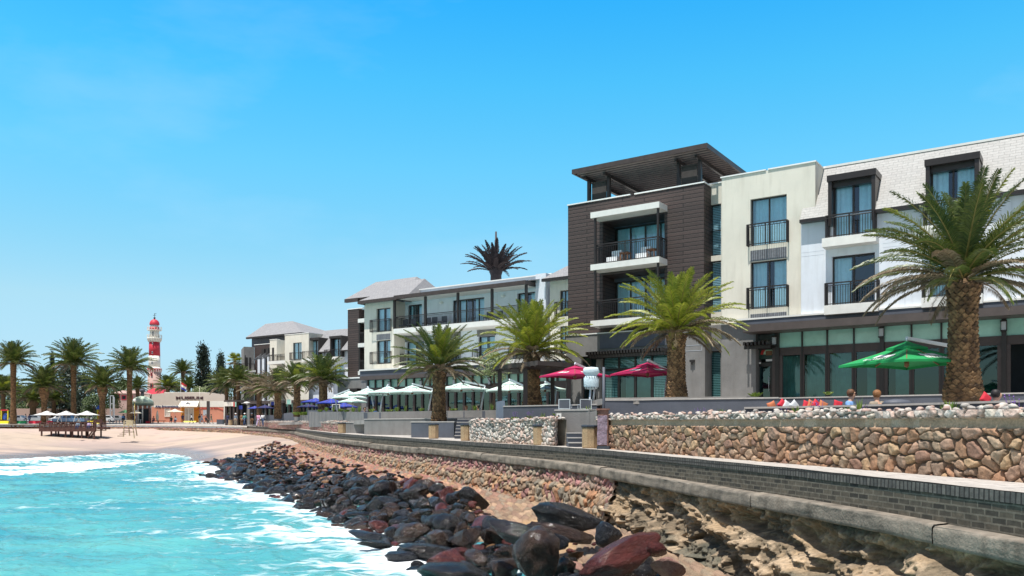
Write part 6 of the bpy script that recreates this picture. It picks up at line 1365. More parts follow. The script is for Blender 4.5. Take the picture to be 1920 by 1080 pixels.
for i, px in enumerate((697, 730, 744, 760, 790, 850, 890, 922)):
    plant(px, np.interp(px, [682, 932], [52.6, 47.2]), H+1.05, i % 4, 1.0, 'green tuft in the planter row, '+['at its left end', 'left of the yellow flowers', 'second from the left end', 'left of the palm trunk', 'beside the palm trunk', 'by the man in white', 'by the man in black', 'at its right end'][i], 'plants in the planter row')
for i, px in enumerate((600, 612, 625, 638, 650, 662, 674)):
    plant(px, np.interp(px, [579, 605, 640, 682], [75.2, 66.2, 60.7, 55.1]), H+float(np.interp(px, [579, 682], [1.5, 1.1]))-.02, (i+1) % 4, 1.1, 'green tuft on the curved slatted wall, '+['at its left end', 'second from the left', 'below the palm trunk', 'in the middle', 'below the white post', 'near the right end', 'at its right end'][i], 'plants on the curved wall')
for i, px in enumerate((556, 566, 574)): plant(px, 84, H+1.4, 1, 2, ['leafy plant in the pale planter box, left', 'leafy plant in the pale planter box, middle', 'leafy plant in the pale planter box, right'][i], 'plants in the pale box')
plant(1416, 35.5, A.Z(1416, 748, 3.9)+.0, 1, 1.3, 'bright green potted plant beside the entrance door'); plant(1553, 33.6, A.Z(1450, 748, sv_)+.05, 1, .8, 'little bright green pot plant on the upper slate wall')
# ---------------------------------------------------------------- bins, wrapped post, lamp mast
M['tan'] = mat('exposed_aggregate', (.40, .28, .165), .95, .25, 30, .6, 60); M['lid'] = mat('dark_bin_lid', (.035, .045, .06), .5)
def bin_(px, Y, lab, zoff=0, big=False):
    z = float(zp(Y))+zoff; t = thing('litter_bin', lab, 'bin', (P(px, Y), Y, z), 'concrete litter bins along the promenade'); w = .21
    mb = MB(); mb.lathe((0, 0, 0), [(.20, 0), (.235, .03), (.235, .60), (.225, .62)], 8, 0, False, ph=math.pi/8); link('bin_body', mb.mesh('bin_body', [M['tan']]), t)
    mb = MB(); mb.lathe((0, 0, .622), [(.25, 0), (.26, .02), (.26, .055), (.22, .075)], 8, 0, False, ph=math.pi/8); link('lid', mb.mesh('lid', [M['lid']]), t)
    if big: t.scale = big
for px, Y, lab, b in [(813, 38.6, 'tan litter bin in front of the palm planter', None), (874, 34.4, 'tan litter bin at the foot of the long steps', None), (1012, 28.3, 'tan litter bin in front of the shorter stone wall', None), (1106, 25.2, 'wide tan litter bin beside the wrapped post', (1.05, 1, 1)),
                      (641, 55.0, 'tan litter bin at the end of the far rubble wall', (1.1, 1.1, 1)), (552, 92.5, 'right one of two tan litter bins by the walkers', None), (545, 96, 'left one of two tan litter bins by the walkers', None), (432, 128, 'distant tan litter bin below the kiosk', (1.3, 1.3, 1.4))]:
    bin_(px, Y, lab, big=b)
t = thing('wrapped_post', 'square wooden post wrapped in clear purple plastic beside the stone wall', 'post', (P(1131, 24.4), 24.4, H-.57))
M['plastic'] = mat('purple_plastic_film', (.26, .19, .24), .25, .45, 9, 1, 25, spec=.7); M['rustw'] = mat('weathered_post', (.22, .11, .085), .8, .4, 8, .6, 25)
fp = Fr(G(1121, 24.4), (1, -.15)); part('post', M['rustw'], t, lambda mb: mb.box(fp, .0, .30, -.28, 0, H-.6, H+.55)); part('cap', M['rustw'], t, lambda mb: (mb.box(fp, -.04, .34, -.32, .04, H+.552, H+.60))); part('plastic_wrap', M['plastic'], t, lambda mb: (mb.box(fp, -.012, .27, -.27, .012, H-.02, H+.40), mb.box(fp, -.02, .26, -.27, .02, H-.45, H-.03))); part('foot', M['lid'], t, lambda mb: mb.box(fp, -.03, .33, -.31, .03, H-.6, H-.48))
t = thing('lamp_mast', 'slim dark mast beside the bag shaped white cover', 'lamp post', (P(1132, 30), 30, H-.4)); part('pole', M['slate'], t, lambda mb: mb.bar((P(1132, 30), 30, H-.4), (P(1132, 30), 30, H+2.2), .05, 8)); part('bracket', M['dark'], t, lambda mb: (mb.bar((P(1132, 30), 30, H+2.0), (P(1122, 30), 30, H+2.15), .02), mb.bar((P(1132, 30), 30, H+1.1), (P(1122, 30), 30, H+1.1), .015)))
# the folded white cover hung on a slanting pole
t = thing('covered_heater', 'white quilted cover tied round the head of a slanting pole beside the left magenta umbrella', 'covered heater', (P(1106, 31), 31, H+.5))
M['quilt'] = mat('white_quilted_cover', (.62, .74, .80), .7, .1, 8, .8, 18)
mb = MB(); mb.lathe((0, 0, .42), [(.03, -.50), (.22, -.47), (.27, -.38), (.275, -.08), (.25, -.02), (.20, .0), (.21, .02), (.30, .12), (.29, .26), (.24, .31), (.03, .33)], 18, sy=.6); link('cover', mb.mesh('cover', [M['quilt']]), t).location = (0.05, 0, 1.03)
mb = MB(); rnd = random.Random(3)
for i in range(16):
    a = 6.28*i/16; mb.bar((.28*math.cos(a), .17*math.sin(a), .42), (.24*math.cos(a)+.02, .15*math.sin(a)-.02, .33+rnd.uniform(-.03, .03)), .008, 4); mb.bar((.27*math.cos(a), .165*math.sin(a), .01), (.27*math.cos(a)+.01, .17*math.sin(a), -.06), .008, 4)
link('ties', mb.mesh('ties', [M['dark']]), t).location = (.05, 0, 1.03)
mb = MB(); mb.bar((-.05, 0, 0), (.03, 0, 1.0), .035, 8); link('pole', mb.mesh('pole', [M['steel']]), t)
t = thing('small_sign', 'small square sign with black arrow on the plain grey block wall', 'sign', (P(1049, 28.5), 28.5, H+.35))
fs_ = Fr(G(1041, 28.7), (P(1119, 28.0)-P(1041, 28.7), -.7)); z = PZ(780, 28.6)
part('board', M['slab'], t, lambda mb: mb.box(fs_, .06, .24, .01, .025, z-.09, z+.09)); part('arrow', M['dark'], t, lambda mb: (mb.quad([fs_.p(.12, .027, z-.05), fs_.p(.19, .027, z), fs_.p(.12, .027, z+.05)]), mb.box(fs_, .10, .14, .026, .028, z-.015, z+.015)))
# ---------------------------------------------------------------- umbrellas
M['green'] = mat('green_canvas', (.010, .30, .085), .8, .08, 3, .2, 30); M['magenta'] = mat('magenta_canvas', (.42, .008, .085), .8, .1, 3, .2, 30); M['mintc'] = mat('pale_mint_canvas', (.62, .78, .72), .85, .04, 2, .2, 20)
M['bluec'] = mat('royal_blue_canvas', (.035, .06, .36), .8, .1, 3); M['navyc'] = mat('navy_canvas', (.02, .03, .12), .8, .1, 3); M['whitec'] = mat('white_canvas', (.80, .80, .78), .8, .03, 3); M['creamc'] = mat('cream_canvas', (.78, .70, .55), .8, .03, 3)
def canvas(n, R_, h, rot, sag=.10, vent=True, k=7, under=.0):
    """n panels between ribs, sagging between them"""
    mb = MB(); m = 6
    for i in range(n):
        a0 = rot+2*math.pi*i/n; a1 = rot+2*math.pi*(i+1)/n; pts = []
        for r in range(k+1):
            t_ = r/k; rr = R_*(.0 if r == 0 else t_)
            zz = h*(1-t_**.88)
            for j in range(m+1):
                s_ = j/m; x0, y0 = math.cos(a0)*rr, math.sin(a0)*rr; x1, y1 = math.cos(a1)*rr, math.sin(a1)*rr
                b = 4*s_*(1-s_); pull = 1-.05*b*t_; pts.append(((x0*(1-s_)+x1*s_)*pull, (y0*(1-s_)+y1*s_)*pull, zz-sag*b*t_*(1-t_)*1.2+sag*.35*b*t_**3))
        mb.add(pts, [(r*(m+1)+j, (r+1)*(m+1)+j, (r+1)*(m+1)+j+1, r*(m+1)+j+1) for r in range(k) for j in range(m)], 0, None, True)
        pts = [];                                     # hem with thickness
        for j in range(m+1):
            s_ = j/m; b = 4*s_*(1-s_); pull = 1-.05*b; x = (math.cos(a0)*(1-s_)+math.cos(a1)*s_)*R_*pull; y = (math.sin(a0)*(1-s_)+math.sin(a1)*s_)*R_*pull; z = sag*.35*b; pts += [(x, y, z), (x*1.0, y*1.0, z-.07)]
        mb.add(pts, [(2*j, 2*j+1, 2*j+3, 2*j+2) for j in range(m)], 0)
    return mb
def umbrella(name, label, px, Y, apex_py, edge_py, R_, m, n=4, rot=None, mast=None, group=None, mastm='steel', center=False, vent=True):
    za, ze = PZ(apex_py, Y), PZ(edge_py, Y); h = za-ze; X_ = P(px, Y); t = thing(name, label, 'umbrella', (X_, Y, ze), group); rot = math.atan2(-Y, -X_) if rot is None else rot
    link('canopy', canvas(n, R_, h, rot).mesh('canopy', [M[m]]), t)
    if vent: c = link('vent_cap', canvas(n, R_*.30, h*.34, rot, .03, k=3).mesh('vent_cap', [M[m]]), t); c.location = (0, 0, h*.76)
    mb = MB()
    for i in range(n*2):
        a = rot+2*math.pi*i/(n*2); rr = R_*(1 if i % 2 == 0 else math.cos(math.pi/n)*.96); mb.bar((math.cos(a)*rr*.3, math.sin(a)*rr*.3, h*.62), (math.cos(a)*rr*.97, math.sin(a)*rr*.97, .0), .014); mb.bar((0, 0, h*.15), (math.cos(a)*rr*.5, math.sin(a)*rr*.5, h*.40), .010)
    link('ribs', mb.mesh('ribs', [M['wood']]), t)
    mb = MB(); mb.lathe((0, 0, h*.1), [(.02, -.16), (.07, -.14), (.07, .04), (.03, .06)], 8); link('hub', mb.mesh('hub', [M['wood']]), t)
    if mast:
        mx, my, mt, zb_ = mast[:4]; mxx = P(mx, Y+my); b = (mxx-X_, my); zt = PZ(mt, Y+my)-ze
        mb = MB(); mb.bar((0, 0, h+.02), (0, 0, h+.16), .02, 6); mb.bar((0, 0, h+.14), (b[0]*.98, b[1]*.98, zt), .045, 4); link('arm', mb.mesh('arm', [M[mastm]]), t)
        mb = MB(); mb.bar((b[0], b[1], zt), (b[0]-mast[4] if len(mast) > 4 else b[0], b[1], zb_-ze), .05, 8); link('mast', mb.mesh('mast', [M[mastm]]), t)
    elif center:
        mb = MB(); mb.bar((0, 0, h), (0, 0, -(ze-center)), .03, 8); link('pole', mb.mesh('pole', [M['steel']]), t)
    return t
gu = umbrella('cantilever_umbrella', 'large green umbrella with white lettering beside the tallest palm', 1700, 25, 643, 682, 1.88, 'green', mast=(1815, 1.2, 654, H-.4, .12))
mu1 = umbrella('cantilever_umbrella', 'magenta umbrella with white lettering right of the white quilted cover', 1214, 37, 681, 701, 1.62, 'magenta', mast=(1252, .6, 694, H+.6, .22), group='magenta umbrellas')
mu2 = umbrella('cantilever_umbrella', 'magenta umbrella left of the white quilted cover', 1078, 37, 687, 705, 1.55, 'magenta', mast=(1118, .6, 699, H+.6, .2), group='magenta umbrellas')
def swash(t, side, R_, h, rot, mtl, s0=.45, s1=.8, w=.16, txt=None, txtm=None):
    """white printed stripe on the canopy panel on one side of the near corner"""
    a0 = rot; a1 = rot+side*math.pi/2; p0 = Vector((math.cos(a0), math.sin(a0), 0)); p1 = Vector((math.cos(a1), math.sin(a1), 0)); mb = MB()
    def q(s_, t_): return (p0*(1-s_)+p1*s_)*R_*t_+Vector((0, 0, h*(1-t_**.88)+.016))
    N = 8; pts = []
    for j in range(N+1):
        s_ = .28+.44*j/N; c = .62+.03*math.sin(j*.8); b = 4*s_*(1-s_)
        for dt in (-w*.5*(.85+.15*math.sin(j*1.9)), w*.5): 
            v_ = q(s_, c+dt); t_ = c+dt; v_ = v_+Vector((0, 0, -.10*b*t_*(1-t_)*1.2+.035*b*t_**3)); v_.x *= 1-.05*b*t_; v_.y *= 1-.05*b*t_; pts.append(tuple(v_))
    mb.add(pts, [(2*j, 2*j+1, 2*j+3, 2*j+2) for j in range(N)], 0)
    link('printed_stripe', mb.mesh('printed_stripe', [M[mtl]]), t)
    if txt:
        cd = bpy.data.curves.new('txt', 'FONT'); cd.body = txt; cd.size = .21; cd.align_x = 'CENTER'; cd.extrude = .002; o = bpy.data.objects.new('tmp', cd); COL.objects.link(o); dg = bpy.context.evaluated_depsgraph_get(); me = bpy.data.meshes.new_from_object(o.evaluated_get(dg)); bpy.data.objects.remove(o)
        me.materials.clear(); me.materials.append(M[txtm]); x = (p1-p0).normalized()*(1 if side > 0 else -1); c = q(.5, .985); up = (q(.5, .55)-q(.5, .985)).normalized(); nrm = x.cross(up).normalized()
        if nrm.z < 0: x = -x; nrm = x.cross(up).normalized()
        c = c+Vector((0, 0, .055)); c.x *= .93; c.y *= .93
        me.transform(Matrix((( x.x, up.x, nrm.x, c.x), (x.y, up.y, nrm.y, c.y), (x.z, up.z, nrm.z, c.z), (0, 0, 0, 1)))); link('lettering', me, t)
gr = math.atan2(-25, -P(1700, 25)); swash(gu, 1, 1.88, PZ(644, 25)-PZ(683, 25), gr, 'whitec', txt='BREWERY', txtm='whitec'); swash(gu, -1, 1.88, PZ(644, 25)-PZ(683, 25), gr, 'whitec', txt='BREWERY', txtm='whitec')
mr_ = math.atan2(-37, -P(1214, 37)); swash(mu1, 1, 1.62, PZ(681, 37)-PZ(701, 37), mr_, 'whitec', w=.22); swash(mu1, -1, 1.62, PZ(681, 37)-PZ(701, 37), mr_, 'whitec', w=.22); mr_ = math.atan2(-37, -P(1078, 37)); swash(mu2, 1, 1.55, PZ(687, 37)-PZ(705, 37), mr_, 'whitec', w=.16); swash(mu2, -1, 1.55, PZ(687, 37)-PZ(705, 37), mr_, 'whitec', w=.16)
gm = 'pale green umbrellas of the restaurant terrace'
for px, Y, a, e, R_, ma, lab in [
    (865, 51, 718.5, 731, 1.95, (909, .5, 723, H+.6, .35), 'pale green umbrella right of the planter palm'), (773, 55, 723.5, 736, 1.75, (811, .5, 729, H+.6, .4), 'pale green umbrella touching the left side of the planter palm'),
    (728, 58, 725, 737, 1.6, (718, -.5, 738, H+.6, .3), 'pale green umbrella with slanting post, third from the palm'), (689, 61, 728.5, 740, 1.6, (696, -.6, 739, H+.6, -.35), 'pale green umbrella with post leaning right, fourth from the palm'),
    (655, 64, 734, 746, 1.5, (628, 0, 741, H+.6, -.3), 'leftmost large pale green umbrella with its arm reaching left'), (661, 60, 745, 753.5, 1.15, None, 'small pale green umbrella below the larger ones'),
    (955, 49, 716, 733, 1.55, (986, 2, 725, H+.6, .2), 'turquoise shaded umbrella under the brown pavilion, left'), (1022, 49, 720, 731, 1.5, (1043, 1, 727, H+.6, .25), 'pale green umbrella right of the pavilion palm'), (985, 56, 722, 732, 1.5, (1006, 1, 722, H+.6, .3), 'pale green umbrella behind the pavilion palm')]:
    umbrella('cantilever_umbrella', lab, px, Y, a, e, R_, 'mintc', n=6, mast=ma, group=gm, center=False if ma else H+.6)
gb_ = 'blue umbrellas of the far terrace'
for px, Y, a, e, R_, m, lab in [(592, 82, 746, 754, 1.6, 'bluec', 'royal blue umbrella left of the nearest promenade palm'), (578, 86, 757, 763, 1.3, 'navyc', 'dark blue umbrella low beside the palm trunk'), (622, 72, 747, 756, 1.5, 'bluec', 'royal blue umbrella right of the nearest promenade palm'),
                                (645, 70, 755, 763, 1.3, 'bluec', 'small royal blue umbrella at the right of the blue group'), (633, 78, 757, 764, 1.3, 'navyc', 'dark blue umbrella behind the white sign frame'), (497, 118, 759, 765, 1.4, 'navyc', 'dark blue umbrella by the half dry palm'), (478, 126, 761, 766, 1.2, 'bluec', 'small blue umbrella above the walkers'), (608, 80, 759, 765, 1.2, 'navyc', 'navy umbrella hidden behind the palm trunk')]:
    tt_ = umbrella('parasol', lab, px, Y, a, e, R_, m, n=6, group=gb_, center=H+.7, vent=False)
    if m == 'bluec': swash(tt_, 1, R_, PZ(a, Y)-PZ(e, Y), math.atan2(-Y, -P(px, Y)), 'whitec', w=.3)
# ---------------------------------------------------------------- brown pavilion
pv = thing('pavilion', 'open pavilion with flat brown roof on thin posts in front of the white wing', 'pavilion', (P(930, 44), 44, H+.56))
pz0, pz1_ = PZ(690, 43), PZ(682, 43)
pvp = [G(924, 44.5), G(1008, 41), G(1092, 43), G(1030, 49)]
mb = MB(); mb.prism(pvp, pz0, pz1_); mb.build('roof', M['fascia'], pv); mb = MB()
for i in range(9):
    t_ = (i+.5)/9; a = Vector((*pvp[0], pz0-.005)).lerp(Vector((*pvp[1], pz0-.005)), t_); b = Vector((*pvp[3], pz0-.005)).lerp(Vector((*pvp[2], pz0-.005)), t_); mb.bar(a, b, .05)
mb.build('rafters', M['brown'], pv)
for px, Y in ((937, 44.5), (985, 42.4), (1036, 47), (1066, 43.4)): part('post', M['brown'], pv, lambda mb: mb.bar((P(px, Y), Y, H+.5), (P(px, Y), Y, pz0), .11))
# ---------------------------------------------------------------- terrace chairs, cushions
def chair(px, Y, z, lab, rot):
    t = thing('terrace_chair', lab, 'chair', (P(px, Y), Y, z), 'pale metal chairs on the grey block'); t.rotation_euler = (0, 0, rot); t.scale = (.74,)*3
    w = .27; mb = MB()
    for sx in (-w, w): mb.bar((sx, .25, 0), (sx, .25, .88), .018); mb.bar((sx, -.25, 0), (sx, -.25, .62), .018); mb.bar((sx, -.25, .62), (sx, .25, .62), .02)
    mb.bar((-w, .25, .87), (w, .25, .87), .02); mb.bar((-w, -.25, .42), (w, -.25, .42), .016); mb.bar((-w, .25, .42), (w, .25, .42), .016); link('frame', mb.mesh('frame', [M['steel']]), t)
    mb = MB(); mb.box(W, -w, w, -.25, .25, .42, .45); link('seat', mb.mesh('seat', [M['lamp']]), t); mb = MB(); mb.box(W, -w+.02, w-.02, .235, .26, .46, .84); link('backrest', mb.mesh('backrest', [M['slate']]), t)
chair(1060, 30.4, H+.42, 'pale metal terrace chair, left of the pair behind the grey block', 2.9); chair(1096, 30.4, H+.42, 'pale metal terrace chair, right of the pair behind the grey block', 3.3)
M['cred'] = mat('red_cushion', (.55, .02, .04), .8, .1, 5); M['cgrey'] = mat('pale_cushion', (.55, .58, .60), .8, .1, 5); M['cor'] = mat('orange_cushion', (.50, .16, .07), .8, .1, 5)
def cushion(px, Y, py, m, rz, lab, s=.135):
    bm = bmesh.new(); bmesh.ops.create_grid(bm, x_segments=10, y_segments=10, size=1); vs = [v.co.copy() for v in bm.verts]; bm.free(); me = bpy.data.meshes.new('cushion'); n = 11; pts = []; fs = []
    for sg in (1, -1):
        for c in vs:
            k = (1-c.x**4)*(1-c.y**4); pin = 1-.12*(1-abs(c.x))*(abs(c.y) > .9)-.12*(1-abs(c.y))*(abs(c.x) > .9); pts.append((c.x*s*pin, sg*.09*k**.6*s/.22, c.y*s*pin))
    m_ = len(vs); 
    for sg in (0, 1):
        for i in range(n-1):
            for j in range(n-1): a = sg*m_+i*n+j; f = [a, a+1, a+n+1, a+n]; fs.append(f if sg else f[::-1])
    me.from_pydata(pts, [], fs); me.materials.append(M[m]); me.polygons.foreach_set('use_smooth', [True]*len(me.polygons)); o = link('cushion', me, label=lab, category='cushion', group='scatter cushions on the lounge seats'); o.location = (P(px, Y), Y, PZ(py, Y)); o.rotation_euler = (R(-10), R(rz), .2)
for px, py, m, rz, lab in [(1467, 759, 'cred', 45, 'pointed red cushion, leftmost of the bright ones'), (1475, 761, 'cgrey', 35, 'pale cushion next to the leftmost red one'), (1489, 761, 'cgrey', 50, 'pale cushion standing on its corner'), (1513, 761, 'cred', 20, 'flat lying red cushion'), (1521, 760, 'cor', 30, 'orange cushion between red ones'), (1530, 759.5, 'cred', 40, 'red cushion right of the orange one'), (1543, 761, 'cor', 25, 'rust orange cushion, rightmost of the loose group'), (1571, 760, 'cred', 15, 'red cushion left of the man in blue'), (1848, 748, 'cred', 40, 'red cushion right of the tallest palm trunk'), (1447, 762, 'cor', 70, 'small brown cushion at the left end of the wall')]:
    cushion(px, 23.4 if px < 1800 else 20, py, m, rz, lab)
t = thing('bag', 'dark blue bag lying on the bench right of the woman in beige', 'bag', (P(1682, 21.5), 21.5, PZ(757, 21.5))); mb = MB(); mb.lathe((0, 0, -.05), [(.22, 0), (.26, .05), (.2, .13), (.05, .17)], 14, sx=1.5); link('bag_body', mb.mesh('bag_body', [M['slate']]), t)
# ================================================================ museum, lighthouse and what stands on the plaza
M['museum'] = mat('beige_museum_render', (.60, .52, .45), .85, .05, .5, .2, 10); M['salmon'] = mat('salmon_render', (.62, .26, .17), .85, .06, .5, .2, 10); M['orange'] = mat('orange_paint', (.62, .22, .02), .7, .05, 1)
M['mwhite'] = mat('off_white_paint', (.78, .74, .66), .8, .04, .6); M['letter'] = mat('dark_brown_letter', (.07, .03, .035), .6); M['blueltr'] = mat('navy_letter', (.03, .05, .16), .6)
Mf = Fr((P(344, 165), 165), (1, 0), (0, -1))
mu = lambda px, v=0: Mf.U(px, v)
mz = lambda py, v=0: H+(CY-py)/F*(165-v)
GM = float(zp(165))
def text(s_, fr, u0, u1, v, z0, z1, m, par, bold=0., sans=True):
    cd = bpy.data.curves.new('txt', 'FONT'); cd.body = s_; cd.size = 1; cd.extrude = .03; cd.offset = bold; o = bpy.data.objects.new('tmp', cd); COL.objects.link(o)
    me = bpy.data.meshes.new_from_object(o.evaluated_get(bpy.context.evaluated_depsgraph_get())); bpy.data.objects.remove(o); a = np.empty(len(me.vertices)*3); me.vertices.foreach_get('co', a); a = a.reshape(-1, 3); lo, hi = a.min(0), a.max(0)
    k = (a-lo)/(hi-lo+1e-9); org = parent_world(par); P_ = np.array([fr.p(u0+(u1-u0)*q[0], v+.05*q[2], z0+(z1-z0)*q[1]) for q in k])-np.array(org); me.vertices.foreach_set('co', P_.ravel()); me.materials.clear(); me.materials.append(M[m]); me.update()
    return link('lettering', me, par)
mus = thing('museum', 'low beige and salmon museum building with white awning and orange doorway below the lighthouse', 'museum', (P(344, 165), 165, GM))
wd = (mu(310), mu(318.5), mz(780), mz(766)); dr = (mu(346.5), mu(363.5), GM, mz(764.5))
def mw(mb):
    mb.wall(Mf, mu(268), mu(421), mz(763), mz(741), 0, (), .3)
    mb.add([Mf.p(mu(a), 0, mz(b)) for a, b in ((268, 741), (421, 741), (419, 738.6), (388, 737), (343, 736), (305, 737.3), (275, 740))], [tuple(range(7))], 0)
    mb.box(Mf, mu(268), mu(421), -9, -.02, GM, mz(741.5)); 
part('wall', M['museum'], mus, mw)
part('lower_wall', M['salmon'], mus, lambda mb: mb.wall(Mf, mu(268), mu(339.5), GM, mz(763), .01, [wd], .3)); part('lower_wall', M['salmon'], mus, lambda mb: mb.wall(Mf, mu(373.5), mu(419), GM, mz(763), .01, (), .3))
parts('white_band', M['mwhite'], mus, Mf, [(mu(289), mu(339), .01, .05, mz(764), mz(760)), (mu(374), mu(420), .01, .05, mz(763), mz(752)), (mu(420), mu(422), -.1, .12, GM, mz(751))])
part('roof_edge', M['mwhite'], mus, lambda mb: mb.box(Mf, mu(305), mu(385), -6, -.8, mz(738), mz(735)))
dpar = part('doorway', M['orange'], mus, lambda mb: mb.wall(Mf, mu(339.5), mu(373.5), GM, mz(763), .06, [dr], .35))
part('door_frame', M['mwhite'], dpar, lambda mb: (mb.box(Mf, dr[0], dr[0]+.12, -.2, .08, GM, dr[3]), mb.box(Mf, dr[1]-.12, dr[1], -.2, .08, GM, dr[3]), mb.box(Mf, dr[0]+.12, dr[1]-.12, -.2, .08, dr[3]-.12, dr[3]), mb.box(Mf, (dr[0]+dr[1])/2-.2, (dr[0]+dr[1])/2-.02, -.2, .08, GM, dr[3]-.12), mb.box(Mf, dr[0]+.12, dr[1]-.12, -.2, .07, GM+1.4, GM+1.5)))
part('door_glass', M['room'], dpar, lambda mb: mb.box(Mf, dr[0]+.1, dr[1]-.1, -.3, -.22, GM, dr[3]))
wp = part('window', M['mwhite'], mus, lambda mb: (mb.box(Mf, wd[0]-.12, wd[1]+.12, .0, .12, wd[2]-.14, wd[2]), mb.box(Mf, wd[0]-.1, wd[0], .0, .1, wd[2], wd[3]), mb.box(Mf, wd[1], wd[1]+.1, .0, .1, wd[2], wd[3]), mb.box(Mf, wd[0], wd[1], -.1, .0, wd[2]+.7, wd[2]+.76)))
part('pane', M['room'], wp, lambda mb: mb.box(Mf, wd[0], wd[1], -.25, -.18, wd[2], wd[3]))
part('awning', M['mwhite'], mus, lambda mb: (mb.add([Mf.p(mu(339), .07, mz(752)), Mf.p(mu(373.5), .07, mz(752)), Mf.p(mu(374), 1.1, mz(762)), Mf.p(mu(338.5), 1.1, mz(762)), Mf.p(mu(338.5), 1.1, mz(763.6)), Mf.p(mu(374), 1.1, mz(763.6))], [(0, 1, 2, 3), (3, 2, 5, 4)], 0)))
text('MUSEUM', Mf, mu(330), mu(381), .02, mz(749), mz(743.4), 'letter', mus, .045)
text('Alte Brauereistube', Mf, mu(291.5), mu(337.5), .06, mz(764.2), mz(760), 'blueltr', mus, .015)
text('Souvenirs im Eck', Mf, mu(378), mu(407), .04, mz(767), mz(763.6), 'redp', mus, .01)
part('painted_flourish', M['redp'], mus, lambda mb: [mb.bar(Mf.p(mu(366+i*.0+i), .05, mz(769.5+.9*math.sin(i*.7)-.35*i)), Mf.p(mu(367+i), .05, mz(769.5+.9*math.sin((i+1)*.7)-.35*(i+1))), .04) for i in range(12)]+[mb.bar(Mf.p(mu(407+i), .05, mz(765+i*.35)), Mf.p(mu(408+i), .05, mz(765+(i+1)*.35)), .05) for i in range(12)])
part('small_window', M['lamp'], mus, lambda mb: mb.box(Mf, mu(381), mu(388), .012, .06, mz(779), mz(769)))
t = thing('dark_pillar', 'dark free standing pillar in front of the right half of the museum', 'pillar', (P(390.5, 160), 160, zp(160))); part('shaft', M['brown'], t, lambda mb: mb.box(Fr((P(390.5, 160), 160), (1, 0), (0, -1)), -.24, .24, -.2, .2, float(zp(160))-.1, PZ(752, 160)))
t = thing('statue', 'little dark figure on the left corner of the museum roof', 'statue', (P(282, 165), 165, mz(750))); mb = MB(); mb.tube([(0, 0, 0), (.05, 0, .5), (.12, 0, .9)], [.06, .16, .1], 6); mb.lathe((.18, 0, .9), [(.05, 0), (.11, .1), (.04, .22)], 8); mb.bar((.1, 0, .8), (-.2, 0, 1.1), .04); mb.bar((.05, 0, .5), (-.2, 0, .1), .05); link('figure', mb.mesh('figure', [M['dark']]), t)
def flagpole(px, Y, pb, pt, lab, flag=None):
    t = thing('flagpole', lab, 'flagpole', (P(px, Y), Y, PZ(pb, Y))); mb = MB(); mb.bar((0, 0, 0), (0, 0, (pb-pt)*Y/F), .05, 6, r1=.03); mb.lathe((0, 0, (pb-pt)*Y/F), [(.03, 0), (.09, .08), (.02, .16)], 8); link('pole', mb.mesh('pole', [M['mwhite']]), t)
    if flag:
        n = 8; mb = MB(); pts = []; hh = 1.25; z = (pb-pt)*Y/F-.35
        for i in range(n+1):
            for j in range(4): pts.append((.05+i*.13-.02*j*i*.3, .10*math.sin(i*.9+j), z-j*hh/3-i*.07))
        mb.add(pts, [(i*4+j, i*4+j+4, i*4+j+5, i*4+j+1) for i in range(n) for j in range(3)], 0, None, True)
        for k in range(len(mb.m)): mb.m[k] = k % 3
        link('flag', mb.mesh('flag', [M['redp'], M['mwhite'], M['bluec']]), t)
flagpole(339, 163.5, 762, 713, 'white flagpole with small flag in front of the museum', True); flagpole(374, 163.5, 762, 726, 'plain thin white flagpole right of the flag')
# pavilion with the green dome
dm = thing('domed_kiosk', 'round kiosk with a pale green dome at the left end of the museum', 'kiosk', (P(267, 158), 158, zp(158)))
M['patina'] = mat('green_copper_roof', (.46, .56, .44), .6, .12, 1.2, .2, 12); M['patd'] = mat('dark_copper_edge', (.12, .17, .14), .6, .15, 2)
k = 158/F; mb = MB(); zz = lambda py: PZ(py, 158)-float(zp(158))
mb.lathe((0, 0, 0), [(19.5*k, zz(757)), (20*k, zz(753.5)), (18.5*k, zz(752)), (15*k, zz(748)), (9*k, zz(744.2)), (3*k, zz(743)), (.2, zz(742.4))], 24); link('dome', mb.mesh('dome', [M['patina']]), dm)
mb = MB(); mb.lathe((0, 0, 0), [(19.3*k, zz(760.5)), (20.3*k, zz(757)), (19.6*k, zz(756.8))], 24); link('dome_rim', mb.mesh('dome_rim', [M['patd']]), dm)
mb = MB(); mb.lathe((0, 0, 0), [(16*k, 0), (16*k, zz(760.6))], 12, ph=.1); link('wall', mb.mesh('wall', [M['salmon']]), dm)
mb = MB()
for a in np.linspace(-2.9, -.25, 7): mb.bar((18*k*math.cos(a), 18*k*math.sin(a), 0), (18*k*math.cos(a), 18*k*math.sin(a), zz(761)), .15, 8)
link('columns', mb.mesh('columns', [M['mwhite']]), dm)
mb = MB(); mb.box(W, .0, 1.9, -16.9*k, -16*k+.6, 0, 2.6); link('doorway', mb.mesh('doorway', [M['room']]), dm)
mb = MB(); mb.box(W, -.15, .0, -17.1*k, -16*k+.6, 0, 2.75); mb.box(W, 1.9, 2.05, -17.1*k, -16*k+.6, 0, 2.75); mb.box(W, .0, 1.9, -17.1*k, -16*k+.6, 2.6, 2.75); link('door_frame', mb.mesh('door_frame', [M['rustw']]), dm)
mb = MB(); mb.bar((.0, 0, zz(743)), (.0, 0, zz(734)), .3, 8); mb.lathe((0, 0, zz(735)), [(.5, 0), (.45, .5), (.1, .6)], 8); link('chimney', mb.mesh('chimney', [M['slate']]), dm)
